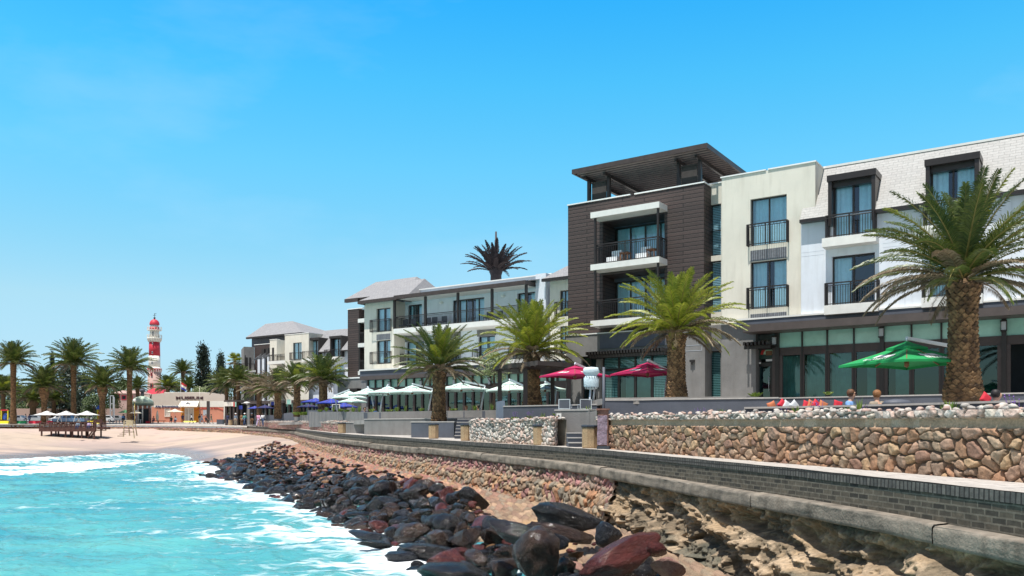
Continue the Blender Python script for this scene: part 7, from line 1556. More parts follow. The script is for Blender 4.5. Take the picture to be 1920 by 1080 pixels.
# ---------------------------------------------------------------- lighthouse
LY = 262; k = LY/F; LZ = float(zp(LY)); z_ = lambda py: PZ(py, LY)-LZ
M['lred'] = mat('crimson_paint', (.50, .025, .045), .55, .07, .5); M['lwhite'] = mat('lighthouse_white', (.76, .73, .66), .7, .05, .5, stain=.15); M['lpink'] = mat('weathered_pink_render', (.46, .31, .27), .8, .08, .6)
lh = thing('lighthouse', 'tall red and white striped lighthouse with red dome', 'lighthouse', (P(289.7, LY), LY, LZ))
def lat(name, m, prof, n=24, par=None): mb = MB(); mb.lathe((0, 0, 0), [(r*k, z_(py)) for r, py in prof], n); o = link(name, mb.mesh(name, [M[m]]), par or lh); return o
lat('dome', 'lred', [(8.9, 609.2), (8.8, 607.5), (8.2, 604.5), (6.5, 601.5), (3.5, 599.3), (1.2, 598.6), (1, 596.8)]); lat('lantern_glass', 'lamp', [(7.4, 613.6), (7.4, 609.2)], 12); lat('lantern_base', 'lred', [(8.3, 619), (8.3, 613.6)]); lat('upper_gallery', 'lwhite', [(8.4, 620.3), (12.5, 619.9), (12.5, 619), (8.3, 618.9)])
lat('watch_room', 'lwhite', [(8.6, 634), (8.2, 620.3)]); lat('main_gallery', 'lwhite', [(9.5, 641.5), (10.2, 640), (12.4, 636), (13, 635.6), (13, 634), (8, 633.8)]); lat('red_band', 'lred', [(10.2, 667.5), (9.6, 641.5)]); lat('white_band', 'lwhite', [(10.4, 689.5), (10.2, 667.5)])
lat('skirt_roof', 'lwhite', [(13.2, 691.6), (13, 690.8), (10.4, 688.5)]); lat('red_cornice', 'lred', [(11.2, 698), (12.2, 694), (13.2, 691.6)]); lat('base', 'lpink', [(13.2, 760), (12.6, 735), (11.6, 698)])
mb = MB()
for i in range(20):
    a = 6.283*i/20; mb.bar((10.4*k*math.cos(a), 10.4*k*math.sin(a), z_(641)), (12.3*k*math.cos(a), 12.3*k*math.sin(a), z_(636)), .13); mb.bar((11.3*k*math.cos(a), 11.3*k*math.sin(a), z_(698.5)), (12.8*k*math.cos(a), 12.8*k*math.sin(a), z_(693)), .13)
link('corbels', mb.mesh('corbels', [M['lwhite']]), lh)
mb = MB()
for R_, p0, p1 in ((12.4, 619, 613.5), (12.8, 634, 628)):
    for i in range(16):
        a, b = 6.283*i/16, 6.283*(i+1)/16; mb.bar((R_*k*math.cos(a), R_*k*math.sin(a), z_(p0)), (R_*k*math.cos(a), R_*k*math.sin(a), z_(p1)), .045)
        for pp in (p1, (p0+p1)/2): mb.bar((R_*k*math.cos(a), R_*k*math.sin(a), z_(pp)), (R_*k*math.cos(b), R_*k*math.sin(b), z_(pp)), .035)
link('gallery_railing', mb.mesh('gallery_railing', [M['mwhite']]), lh)
for px, pa, pb, w in ((290.5, 631.5, 622, 2.2), (290.5, 647, 643, 1.6), (290, 664, 659.5, 1.9), (289.7, 684, 678.5, 1.9), (289, 705, 699.5, 3), (289.5, 728, 719, 5)):
    mb = MB(); yy = -(8.7 if pa < 634 else 10.6 if pa < 690 else 12.4 if pa < 710 else 12.9)*k; xx = (px-289.7)*k; mb.box(W, xx-w*k*.5, xx+w*k*.5, yy-.12, yy+1.5, z_(pa), z_(pb)); f = link('window', mb.mesh('window', [M['lred'] if pa > 690 else M['lamp']]), lh)
    mb = MB(); mb.box(W, xx-w*k*.32, xx+w*k*.32, yy-.16, yy-.1, z_(pa)+.2, z_(pb)-.15); link('pane', mb.mesh('pane', [M['room']]), f)
mb = MB(); mb.bar((0, 0, z_(597)), (0, 0, z_(587.5)), .05); mb.bar((-.5, 0, z_(591.5)), (.5, 0, z_(591.5)), .04); mb.bar((0, 0, z_(589)), (.55, 0, z_(588)), .06); mb.lathe((0, 0, z_(598)), [(.15, 0), (.4, .3), (.1, .6)], 8); link('weather_vane', mb.mesh('weather_vane', [M['dark']]), lh)
# houses behind
def house(px0, px1, Y, pb, pt, pr, m, roofm, lab, wins, name='house'):
    f = Fr((P((px0+px1)/2, Y), Y), (1, 0), (0, -1)); a, b = P(px0, Y)-f.o[0], P(px1, Y)-f.o[0]; z0, z1, z2 = PZ(pb, Y), PZ(pt, Y), PZ(pr, Y); t = thing(name, lab, 'house', (f.o[0], Y, z0)); D_ = 7
    part('wall', M[m], t, lambda mb: (mb.box(f, a, b, -D_, 0, z0-3, z1))); part('roof', M[roofm], t, lambda mb: mb.add([f.p(*q) for q in ((a-.4, .5, z1-.1), (b+.4, .5, z1-.1), (b+.4, -D_-.5, z1-.1), (a-.4, -D_-.5, z1-.1), (a+1, -D_/2, z2), (b-1, -D_/2, z2))], [(0, 1, 5, 4), (1, 2, 5), (2, 3, 4, 5), (3, 0, 4)], 0))
    for (wx, wy, ww, wh, mm) in wins:
        w_ = part('window', M[mm], t, lambda mb: mb.box(f, P(wx, Y)-f.o[0], P(wx+ww, Y)-f.o[0], 0, .08, PZ(wy+wh, Y), PZ(wy, Y))); part('pane', M['room'], w_, lambda mb: mb.box(f, P(wx, Y)-f.o[0]+.2, P(wx+ww, Y)-f.o[0]-.2, .06, .1, PZ(wy+wh, Y)+.2, PZ(wy, Y)-.2))
house(211, 262, 225, 757, 737, 731, 'lpink', 'lpink', 'small pink house with dark red window frames behind the thick trunked palms', [(217, 738, 8, 11, 'lred'), (228, 741, 9, 9, 'lred'), (242, 741, 7, 9, 'lred')])
house(268, 305, 235, 765, 740, 727, 'lwhite', 'lred', 'white gabled house with red roof edge at the foot of the lighthouse', [(275, 744, 6, 8, 'lamp')])
house(34, 62, 260, 762, 754, 750, 'lwhite', 'lpink', 'low white house seen between the leftmost palms', [(40, 756, 5, 4, 'lamp')]); house(3, 26, 270, 765, 757, 752, 'lwhite', 'lred', 'white house with red roof at the left edge behind the palms', [(8, 759, 5, 4, 'lamp')])
t = thing('garden_wall', 'low pinkish stone garden wall behind the parked cars', 'wall', (P(60, 178), 178, zp(178))); part('stone_face', M['cs2'], t, lambda mb: mb.box(Fr((0, 178), (1, 0), (0, -1)), P(20, 178), P(250, 178), -.5, 0, float(zp(178)), PZ(766, 178)))
# kiosk row at the hotel's far end
ks_ = thing('kiosk', 'dark framed kiosk with white sign boards right of the museum', 'kiosk', (P(437, 128), 128, zp(128)))
fk = Fr((P(421, 130), 130), (1, -.25)); gz = float(zp(128)); ku = lambda px: fk.U(px)
part('post', M['brown'], ks_, lambda mb: [mb.box(fk, ku(px)-.15, ku(px)+.15, -.3, 0, gz, PZ(760, 128)) for px in (423.5, 431.5, 438, 445, 452)]); part('sign_board', M['mwhite'], ks_, lambda mb: (mb.box(fk, ku(421), ku(440), -.2, .1, PZ(761, 128), PZ(753, 128)))); part('back_wall', M['room'], ks_, lambda mb: mb.box(fk, ku(422), ku(470), -3, -1.5, gz, PZ(756, 128))); part('roof', M['fascia'], ks_, lambda mb: mb.box(fk, ku(420), ku(470), -4, .05, PZ(753, 128)+.003, PZ(752, 128)+.2))
part('poster', M['redp'], ks_, lambda mb: mb.box(fk, ku(438.2), ku(441), .0, .12, PZ(762, 128), PZ(753.2, 128))); part('poster', M['mint'], ks_, lambda mb: mb.box(fk, ku(441.2), ku(444), .0, .12, PZ(762, 128), PZ(753.2, 128))); part('poster', M['bluec'], ks_, lambda mb: mb.box(fk, ku(448.5), ku(455), .0, .1, PZ(767, 128), PZ(760, 128)))
ww = thing('far_wing_ground_floor', 'long dark glazed ground floor of the distant wing with posts, behind the promenade palms', 'shop front', C.p(uC(470), 1, GC)); f2 = Fr(C.o, C.du, C.dv); 
part('fascia', M['fascia'], ww, lambda mb: mb.box(C, uC(468), uC(662), .1, 1.0, GC+3.1, GC+3.5)); part('transom_light', M['mint'], ww, lambda mb: mb.quad([C.p(uC(520), .3, GC+2.6), C.p(uC(662), .3, GC+2.6), C.p(uC(662), .3, GC+3.1), C.p(uC(520), .3, GC+3.1)])); part('glazing', M['glassg'], ww, lambda mb: mb.quad([C.p(uC(470), .3, GC), C.p(uC(662), .3, GC), C.p(uC(662), .3, GC+2.5), C.p(uC(470), .3, GC+2.5)])); part('post', M['brown'], ww, lambda mb: [mb.box(C, q-.18, q+.18, .2, .5, GC, GC+3.1) for q in np.linspace(uC(470), uC(660), 22)]); part('pier', M['grey'], ww, lambda mb: [mb.box(C, uC(px), uC(px+5), .1, .9, GC, GC+3.1) for px in (472, 492, 531)])
def board(px, Y, pt, pb, w, m, lab, leg=0):
    t = thing('sign_board', lab, 'sign', (P(px, Y), Y, PZ(pb, Y))); f = Fr((P(px, Y), Y), (1, 0), (0, -1)); ww_ = w*Y/F; part('board', M[m], t, lambda mb: mb.box(f, -ww_/2, ww_/2, -.06, 0, PZ(pb, Y), PZ(pt, Y)))
    part('frame', M['mwhite'], t, lambda mb: (mb.box(f, -ww_/2-.06, -ww_/2, -.08, .03, PZ(pb, Y)-leg, PZ(pt, Y)+.05), mb.box(f, ww_/2, ww_/2+.06, -.08, .03, PZ(pb, Y)-leg, PZ(pt, Y)+.05), mb.box(f, -ww_/2, ww_/2, -.08, .03, PZ(pt, Y), PZ(pt, Y)+.05)))
board(511, 112, 753, 760, 6, 'bluec', 'small blue sign board hanging left of the thick promenade palm'); board(541.5, 98, 749, 758, 7, 'mint', 'white and green sign board right of the thick promenade palm'); board(630, 68, 759, 769, 12, 'slate', 'dark menu board in a white frame under the blue umbrellas')
# shop lamp
def streetlamp(px, Y, pb, pt, lab, kind='mush'):
    z0 = float(zp(Y)) if pb is None else PZ(pb, Y); hh = PZ(pt, Y)-z0; t = thing('street_lamp', lab, 'lamp post', (P(px, Y), Y, z0), 'street lamps'); mb = MB(); mb.bar((0, 0, 0), (0, 0, hh-.4), .06, 8, r1=.04); link('pole', mb.mesh('pole', [M['grey'] if kind == 'mush' else M['orangey']]), t); mb = MB(); mb.lathe((0, 0, hh-.4), [(.12, 0), (.16, .12), (.5, .2), (.45, .28), (.12, .38)] if kind == 'mush' else [(.1, 0), (.22, .12), (.22, .34), (.06, .45)], 14); link('lamp_head', mb.mesh('lamp_head', [M['cap']]), t)
M['orangey'] = mat('ochre_paint', (.50, .36, .06), .5)
streetlamp(463, 124, None, 753, 'mushroom topped street lamp by the blue umbrella'); streetlamp(252.5, 143, 795, 749, 'ochre lamp post beside the white beach chair', 'gold')
# ---------------------------------------------------------------- beach deck on stilts
M['dkwood'] = mat('dark_red_brown_timber', (.085, .038, .030), .7, .35, 4, .4, 30)
DK = Fr((P(131, 124), 124), (1, .02), (.02, -1)); dku = lambda px: P(px, 124)-P(131, 124)
dz0 = PZ(807.5, 124); zs_ = PZ(818.5, 124)
dk = thing('beach_deck', 'dark wooden viewing deck on stilts standing on the beach', 'deck', (P(131, 124), 124, zs_))
part('floor', M['dkwood'], dk, lambda mb: (mb.box(DK, dku(76), dku(177), -3.4, 0, dz0, dz0+.12), mb.box(DK, dku(74), dku(177), 0, .08, dz0-.12, dz0+.45), mb.box(DK, dku(177), dku(189), -3.0, -.8, dz0+.2, dz0+.5)))
def drail(mb):
    za, zb_ = dz0+.45, dz0+1.2
    for v in (.04, -3.4):
        for z in (zb_, zb_-.25, zb_-.5): mb.bar(DK.p(dku(75), v, z), DK.p(dku(178), v, z), .05 if z == zb_ else .03)
        for px in np.linspace(75, 178, 12): mb.bar(DK.p(dku(px), v, dz0), DK.p(dku(px), v, zb_+.03), .06)
        for i, px in enumerate(np.linspace(79, 174, 22)): mb.bar(DK.p(dku(px), v, za), DK.p(dku(px+(3 if i % 2 else -3)), v, zb_), .022)
    for z in (zb_+.05, zb_-.3): mb.bar(DK.p(dku(178), -.9, z), DK.p(dku(189), -.9, z), .05)
    for px in (183, 189): mb.bar(DK.p(dku(px), -.9, dz0+.2), DK.p(dku(px), -.9, zb_+.1), .06)
part('railing', M['dkwood'], dk, drail)
for i, (px, v) in enumerate([(78, -.1), (94, -.4), (102, -1.2), (122, -.2), (125.5, -1.2), (134, -.3), (136.5, -1.6), (152, -.2), (154, -1.2), (175.5, -.1), (84, -3.2), (112, -3.2), (145, -3.2), (170, -3.2)]): part('leg', M['dkwood'], dk, lambda mb: mb.bar(DK.p(dku(px), v, zs_-.6), DK.p(dku(px), v, dz0), .09))
part('stair', M['dkwood'], dk, lambda mb: (mb.bar(DK.p(dku(164), .0, zs_-.1), DK.p(dku(173), -.3, dz0+.1), .1), mb.bar(DK.p(dku(164), -.9, zs_-.1), DK.p(dku(173), -1.1, dz0+.1), .1), [mb.box(DK, dku(164+i*1.5), dku(165.6+i*1.5), -.95, -.05, zs_-.05+i*.16, zs_+.0+i*.16) for i in range(6)]))
part('bench', M['dkwood'], dk, lambda mb: (mb.box(DK, dku(149), dku(178), -2.4, -1.6, dz0+1.25, dz0+1.33), [mb.box(DK, dku(px), dku(px)+.12, -2.3, -1.7, dz0+.12, dz0+1.25) for px in (150, 163, 177)], mb.box(DK, dku(160), dku(177), -2.6, -2.4, dz0+1.33, dz0+1.7)))
# ---------------------------------------------------------------- lifeguard chair
t = thing('lifeguard_chair', 'pale wooden lifeguard chair with steps on the sand right of the deck', 'lifeguard chair', (P(243, 122), 122, PZ(821, 122))); M['palewood'] = mat('pale_weathered_wood', (.52, .45, .30), .8, .15, 6); kk = 122/F; q = lambda px, v, py: ((px-243)*kk, v, (821-py)*kk)
mb = MB()
for a, b in (((231.5, 0, 819), (233, 0, 788)), ((252, 0, 822), (247.5, 0, 788)), ((236, 1.2, 817), (235, .9, 790)), ((250, 1.2, 817), (247, .9, 790)), ((231, 0, 803), (251, 0, 803)), ((232, 0, 810), (252, 0, 810)), ((232.5, 0, 796), (248, 0, 796)), ((232.5, 0, 788.5), (248, 0, 788.5))): mb.bar(q(*a), q(*b), .06)
link('frame', mb.mesh('frame', [M['palewood']]), t); mb = MB(); mb.box(W, (233-243)*kk, (247-243)*kk, .5, .58, (821-797)*kk, (821-787.5)*kk); link('backrest', mb.mesh('backrest', [M['palewood']]), t); mb = MB(); mb.box(W, (232.5-243)*kk, (248-243)*kk, -.2, .6, (821-799)*kk, (821-798)*kk); link('seat', mb.mesh('seat', [M['palewood']]), t)
mb = MB()
for i in range(5): mb.box(W, (226+i*3.2-243)*kk, (234.5+i*3.2-243)*kk, -1.0+i*.15, -.4+i*.15, (819-816+i*3.6)*kk, (819-815+i*3.6)*kk)
link('steps', mb.mesh('steps', [M['dkwood']]), t)
# ---------------------------------------------------------------- vehicles
M['tyre'] = mat('black_rubber', (.015, .015, .015), .8); M['carglass'] = mat('dark_car_glass', (.02, .025, .03), .1, .1, 2, spec=.8); M['bluecar'] = mat('pale_blue_paint', (.15, .25, .40), .3, .04, 1, metal=.3); M['whitecar'] = mat('white_car_paint', (.72, .74, .76), .25, .03, 1); M['silver'] = mat('silver_car_paint', (.42, .44, .46), .3, .04, 1, metal=.5); M['redcar'] = mat('dark_red_car_paint', (.22, .02, .025), .3, .04, 1)
def car(px, Y, Lc, kind, m, lab, rz=0., flip=1):
    t = thing('pickup_truck' if kind == 'p' else 'parked_car', lab, 'pickup' if kind == 'p' else 'car', (P(px, Y), Y, zp(Y)), 'vehicles parked behind the beach'); t.rotation_euler = (0, 0, rz)
    h = Lc/2
    if kind == 'p': prof = [(-h, .45), (-h, .98), (-h*.93, 1.02), (-.05*h, 1.06), (.0, 1.08), (.02, .5)]; body = [(-h, .45), (-h, 1.02), (-.12*h, 1.06), (.42*h, 1.06), (.93*h, .98), (h, .82), (h, .45)]; cab = [(-.18*h, 1.05), (-.10*h, 1.66), (.0, 1.74), (.26*h, 1.72), (.50*h, 1.06)]
    else: body = [(-h, .35), (-h, .85), (-.85*h, .95), (.45*h, .92), (.92*h, .78), (h, .62), (h, .35)]; cab = [(-.80*h, .92), (-.58*h, 1.36), (-.3*h, 1.46), (.12*h, 1.42), (.48*h, .90)]
    def ext(poly, w, mi, taper=0.): 
        n = len(poly); mb = MB(); zm = max(z for x, z in poly); pts = [(flip*x, s*(w-taper*(z/zm)**3), z) for s in (-1, 1) for x, z in poly]; mb.add(pts, [(i, (i+1) % n, n+(i+1) % n, n+i) for i in range(n)]+[tuple(range(n)), tuple(range(n, 2*n))[::-1]], mi); return mb
    link('body', ext(body, .88, 0, .04).mesh('body', [M[m]]), t); link('cabin', ext(cab, .80, 0, .12).mesh('cabin', [M[m]]), t)
    zt = cab[2][1]; gl = MB()
    for s in (-1, 1):
        x0, x1 = cab[1][0], cab[3][0]; zb_ = cab[0][1]+.05
        for a, b in ((x0-.05*h, (x0+x1)/2-.03), ((x0+x1)/2+.03, x1+.07*h)): y0 = s*.80; gl.quad([(flip*a, y0-.0*s+.003*s, zb_), (flip*b, y0+.003*s, zb_), (flip*(b-.06*h if b > (x0+x1)/2 and b == x1+.07*h else b), y0-.085*s, zt-.12), (flip*a, y0-.085*s, zt-.12)])
    link('windows', gl.mesh('windows', [M['carglass']]), t)
    for x in (-.62*h, .60*h):
        for s in (-1, 1):
            mb = MB(); r = .36 if kind == 'p' else .31; mb.bar((flip*x, s*.70, r), (flip*x, s*.90, r), r, 18); w_ = link('wheel', mb.mesh('wheel', [M['tyre']]), t); mb = MB(); mb.bar((flip*x, s*.895, r), (flip*x, s*.915, r), r*.58, 12); link('rim', mb.mesh('rim', [M['steel']]), w_)
    for s in (-1, 1): mb = MB(); mb.box(W, flip*(h-.05), flip*(h+.02), s*.6-.15, s*.6+.15, .62, .78); link('headlight', mb.mesh('headlight', [M['cap']]), t); mb = MB(); mb.box(W, flip*(-h-.02), flip*(-h+.05), s*.72-.08, s*.72+.08, .7, .92); link('tail_light', mb.mesh('tail_light', [M['redp']]), t)
    return t
car(132, 152, 5.9, 'p', 'bluecar', 'pale blue double cab pickup parked behind the beach deck', 0, -1)
for px, Y, m, lab in [(70, 170, 'silver', 'silver car left of the white parasols'), (38, 171, 'whitecar', 'white car behind the green barrier'), (112, 172, 'whitecar', 'white car behind the middle white parasol'), (158, 172, 'silver', 'silver car right of the pickup, farther back'), (12, 172, 'redcar', 'dark red car at the left edge of the photo'), (196, 173, 'whitecar', 'white car beside the thick palm trunk'), (222, 174, 'silver', 'silver car beside the white mast'), (174, 168, 'whitecar', 'white car right behind the yellow barrier')]: car(px, Y, 4.3, 'c', m, lab, .1*math.sin(px), 1 if px % 4 else -1)
# white parasols, barriers, swing frames
for px, lab in ((88, 'white parasol left of the pickup on the plaza'), (124, 'white parasol in front of the pickup cab'), (163, 'white parasol right of the pickup on the plaza')): umbrella('parasol', lab, px, 147, 771, 778, 2.1, 'whitec', n=4, group='white parasols on the plaza', center=float(zp(150)), vent=True, rot=math.pi/4)
umbrella('parasol', 'white parasol in front of the museum window', 328, 158, 766.5, 772.5, 1.55, 'creamc', n=8, group='parasols by the museum', center=float(zp(158)), vent=False); umbrella('parasol', 'small white parasol left of the kiosk by the ochre lamp', 255, 152, 769, 774.5, 1.1, 'creamc', n=8, group='parasols by the museum', center=float(zp(155)), vent=False); M['lgreen'] = mat('light_green_canvas', (.20, .50, .24), .8); umbrella('parasol', 'light green parasol left of the tall palm by the kiosk', 235, 156, 768, 773.5, 1.2, 'lgreen', n=8, group='parasols by the museum', center=float(zp(158)), vent=False)
M['yel'] = mat('yellow_plastic', (.75, .60, .01), .5, .05, 2); M['grn'] = mat('green_plastic', (.02, .32, .10), .5, .05, 2); M['redpl'] = mat('red_plastic', (.60, .015, .04), .5, .05, 2); M['blu'] = mat('blue_plastic', (.03, .10, .45), .5, .05, 2)
for a, b, m, lab in ((-6, 17, 'yel', 'yellow barrier block at the left edge'), (30, 49, 'grn', 'green barrier block between the first two palms'), (55, 78, 'redpl', 'red barrier block left of the swollen palm trunk'), (88, 98.5, 'redpl', 'short red barrier block right of the swollen palm trunk'), (165, 189, 'yel', 'yellow barrier block right of the pickup'), (344, 368, 'yel', 'yellow bench in front of the museum doorway')):
    Y = 150.5 if a < 300 else 161; t = thing('barrier' if a < 300 else 'bench', lab, 'barrier' if a < 300 else 'bench', (P(a, Y), Y, zp(Y)), 'coloured plastic barriers' if a < 300 else None); f = Fr((P(a, Y), Y), (1, 0), (0, -1)); w_ = (b-a)*Y/F
    hh = (6.2 if a < 300 else 3.4)*Y/F; part('block', M[m], t, lambda mb: mb.add([f.p(*q) for q in ((0, .3, float(zp(Y))+.08), (w_, .3, float(zp(Y))+.08), (w_, .12, float(zp(Y))+hh), (0, .12, float(zp(Y))+hh), (0, -.3, float(zp(Y))+.08), (w_, -.3, float(zp(Y))+.08), (w_, -.12, float(zp(Y))+hh), (0, -.12, float(zp(Y))+hh))], [(0, 1, 2, 3), (5, 4, 7, 6), (3, 2, 6, 7), (1, 5, 6, 2), (4, 0, 3, 7)])); part('foot', M['cap'], t, lambda mb: mb.box(f, -.02, w_+.02, -.34, .34, float(zp(Y)), float(zp(Y))+.09))
def frame_(name, lab, cat, bars, m, Y, r=.05):
    t = thing(name, lab, cat, (P(bars[0][0][0], Y), Y, zp(Y))); part('frame', M[m], t, lambda mb: [mb.bar((P(a[0], Y), Y+(a[2] if len(a) > 2 else 0), PZ(a[1], Y)), (P(b[0], Y), Y+(b[2] if len(b) > 2 else 0), PZ(b[1], Y)), r) for a, b in bars]); return t
frame_('swing_frame', 'white A shaped swing frame in front of the pickup bonnet', 'swing', [((107, 791), (112.5, 778)), ((110, 791, 1), (112.5, 778)), ((104, 778), (112.5, 778))], 'steel', 148.8); frame_('swing_frame', 'white A shaped swing frame at the rear of the pickup', 'swing', [((138, 791), (142, 778)), ((145, 791, 1), (142, 778)), ((142, 778), (148, 779))], 'steel', 148.8)
frame_('white_mast', 'tall white lattice mast of four thin tubes beside the thick palm', 'mast', [((207, 784), (207, 742)), ((212.5, 784), (212.5, 742)), ((209.5, 784, 1), (209.5, 744, 1)), ((206, 742), (213.5, 742)), ((207, 757), (212.5, 757)), ((207, 770), (212.5, 770)), ((207, 784), (212.5, 784))], 'steel', 160, .07)
pf = frame_('playground_swing', 'yellow and red playground frame at the left edge', 'playground frame', [((2.5, 787), (2.5, 769)), ((15, 787), (15, 769))], 'yel', 154, .09); part('crossbar', M['redpl'], pf, lambda mb: mb.bar((P(2, 154), 154, PZ(769, 154)), (P(15.5, 154), 154, PZ(769, 154)), .1)); part('slide', M['blu'], pf, lambda mb: mb.bar((P(5, 154), 154.4, PZ(786, 154)), (P(9, 154), 154.4, PZ(776, 154)), .25))
pt_ = frame_('play_tower', 'narrow yellow and pink playground tower with blue pointed roof left of the thick palm', 'playground tower', [((183.5, 786), (183.5, 768)), ((188.5, 786), (188.5, 768))], 'yel', 156, .12); mb = MB(); mb.lathe((0, 0, 0), [(.5, 0), (.62, .2), (.3, .6), (.05, .85)], 8); o = link('roof', mb.mesh('roof', [M['blu']]), pt_); o.location = (.25, 0, PZ(768, 156)-float(zp(156))); part('panel', M['redp'], pt_, lambda mb: mb.box(W, P(184.6, 156), P(187.4, 156), 155.9, 156, PZ(784, 156), PZ(772, 156)))
t = thing('picnic_table', 'pale picnic table on the plaza in front of the white mast', 'table', (P(214, 154), 154, zp(154))); part('table_top', M['lamp'], t, lambda mb: mb.box(W, P(204, 154), P(226, 154), 153.6, 154.4, float(zp(154))+.70, float(zp(154))+.76)); part('seat', M['lamp'], t, lambda mb: mb.box(W, P(204, 154), P(226, 154), 152.9, 153.2, float(zp(154))+.42, float(zp(154))+.47)); part('leg', M['steel'], t, lambda mb: [mb.bar((P(px, 154), 154, float(zp(154))), (P(px, 154), 154, float(zp(154))+.7), .06) for px in (206, 212, 218, 224)])
t = thing('cafe_table', 'white cafe table beside the ochre lamp post', 'table', (P(262, 153), 153, zp(153))); part('table_top', M['cap'], t, lambda mb: mb.box(W, P(255, 153), P(264, 153), 152.6, 153.4, float(zp(153))+.72, float(zp(153))+.76)); part('leg', M['steel'], t, lambda mb: [mb.bar((P(px, 153), 153, float(zp(153))), (P(px, 153), 153, float(zp(153))+.72), .04) for px in (256, 263)])
t = thing('red_crate', 'red crate on the ground right of the kiosk door', 'crate', (P(277, 156), 156, zp(156))); part('crate_body', M['redpl'], t, lambda mb: (mb.box(W, P(274.5, 156), P(280, 156), 155.7, 156.3, float(zp(156)), float(zp(156))+.34), mb.box(W, P(274.2, 156), P(280.3, 156), 155.66, 156.34, float(zp(156))+.343, float(zp(156))+.42)))
for i, (px, lab) in enumerate(((292, 'low dark market table left of the parasol before the museum'), (303, 'low dark market table under the museum window'), (413, 'dark grey box like bench right of the museum'))):
    Y = 160 if i < 2 else 150; t = thing('market_table' if i < 2 else 'bench_block', lab, 'table' if i < 2 else 'bench', (P(px, Y), Y, zp(Y))); part('top', M['rustw'] if i < 2 else M['slate'], t, lambda mb: mb.box(W, P(px-5, Y), P(px+6, Y), Y-.5, Y+.5, float(zp(Y))+(.35 if i < 2 else 0), float(zp(Y))+(.45 if i < 2 else .85))); part('legs', M['dark'], t, lambda mb: [mb.bar((P(px+d, Y), Y-.3, float(zp(Y))), (P(px+d, Y), Y-.3, float(zp(Y))+.35), .04) for d in (-4.5, 5.5)])
for px, lab in ((295, 'folded pale parasol left of the museum window'), (273, 'folded cream parasol beside the kiosk door')):
    Y = 157; t = thing('folded_parasol', lab, 'umbrella', (P(px, Y), Y, zp(Y)), 'folded parasols'); mb = MB(); mb.lathe((0, 0, 0), [(.05, .4), (.22, .7), (.26, 1.2), (.14, 2.0), (.03, 2.4)], 9); link('canopy', mb.mesh('canopy', [M['creamc']]), t); mb = MB(); mb.bar((0, 0, 0), (0, 0, 2.45), .03, 6); link('pole', mb.mesh('pole', [M['palewood']]), t)

# ================================================================ people
def skin(verts, edges, name, mats, sub=1):
    me = bpy.data.meshes.new(name); me.from_pydata([v[:3] for v in verts], edges, []); o = bpy.data.objects.new('tmp', me); COL.objects.link(o); o.modifiers.new('s', 'SKIN'); o.modifiers['s'].use_smooth_shade = True
    sd_ = me.skin_vertices[0].data
    for i, v in enumerate(verts): sd_[i].radius = (v[3], v[4] if len(v) > 4 else v[3]); sd_[i].use_root = False
    sd_[0].use_root = True; m = o.modifiers.new('b', 'SUBSURF'); m.levels = sub; m.render_levels = sub
    out = bpy.data.meshes.new_from_object(o.evaluated_get(bpy.context.evaluated_depsgraph_get())); bpy.data.objects.remove(o); out.name = name; out.materials.clear()
    for q in mats: out.materials.append(q)
    out.polygons.foreach_set('use_smooth', [True]*len(out.polygons)); return out
M['skinl'] = mat('light_skin', (.55, .32, .22), .6, .06, 8); M['skind'] = mat('dark_skin', (.13, .065, .04), .6, .06, 8); M['hairb'] = mat('brown_hair', (.12, .05, .02), .6, .3, 20, .5, 60); M['hairk'] = mat('black_hair', (.015, .012, .012), .6, .3, 20); M['hairg'] = mat('ginger_hair', (.26, .11, .035), .6, .3, 20, .6, 60)
def pose(kind):
    """joints for a 1.72 m figure facing -y, feet (or seat) on z=0"""
    if kind in ('sit', 'sitarm'):
        pz = .10; hip = .0; J = dict(pel=(0, 0, pz), che=(0, .05, pz+.34), nk=(0, .03, pz+.52), hd=(0, -.01, pz+.66), top=(0, .0, pz+.77))
        leg = lambda s: [(s*.10, -.02, pz-.02), (s*.13, -.42, pz+.02), (s*.13, -.44, pz-.40), (s*.13, -.58, pz-.42)]
        if kind == 'sit': arm = lambda s: [(s*.185, .04, pz+.44), (s*.23, -.02, pz+.18), (s*.17, -.24, pz+.12), (s*.15, -.31, pz+.11)]
        else: arm = lambda s: [(s*.185, .04, pz+.44), (s*.36, -.03, pz+.30), (s*.60, -.04, pz+.25), (s*.68, -.05, pz+.24)] if s < 0 else [(s*.185, .04, pz+.44), (s*.22, -.04, pz+.2), (s*.12, -.22, pz+.14), (s*.05, -.26, pz+.14)]
    else:
        pz = .93; st_ = {'stand': 0, 'walk': .26, 'walk2': -.24}[kind]; J = dict(pel=(0, 0, pz), che=(0, .0, pz+.34), nk=(0, .0, pz+.52), hd=(0, -.02, pz+.655), top=(0, -.01, pz+.765))
        leg = lambda s: [(s*.09, 0, pz-.03), (s*.10, -s*st_*.7-.03, .50), (s*.11, -s*st_+(.09 if s*st_ < 0 else 0), .08), (s*.12, -s*st_-.14, .03)]
        arm = lambda s: [(s*.185, 0, pz+.44), (s*.23, s*st_*.5+.02, pz+.16), (s*.22, s*st_*.9-.06, pz-.07), (s*.21, s*st_-.09, pz-.16)]
    return J, leg, arm, pz
PC = {}
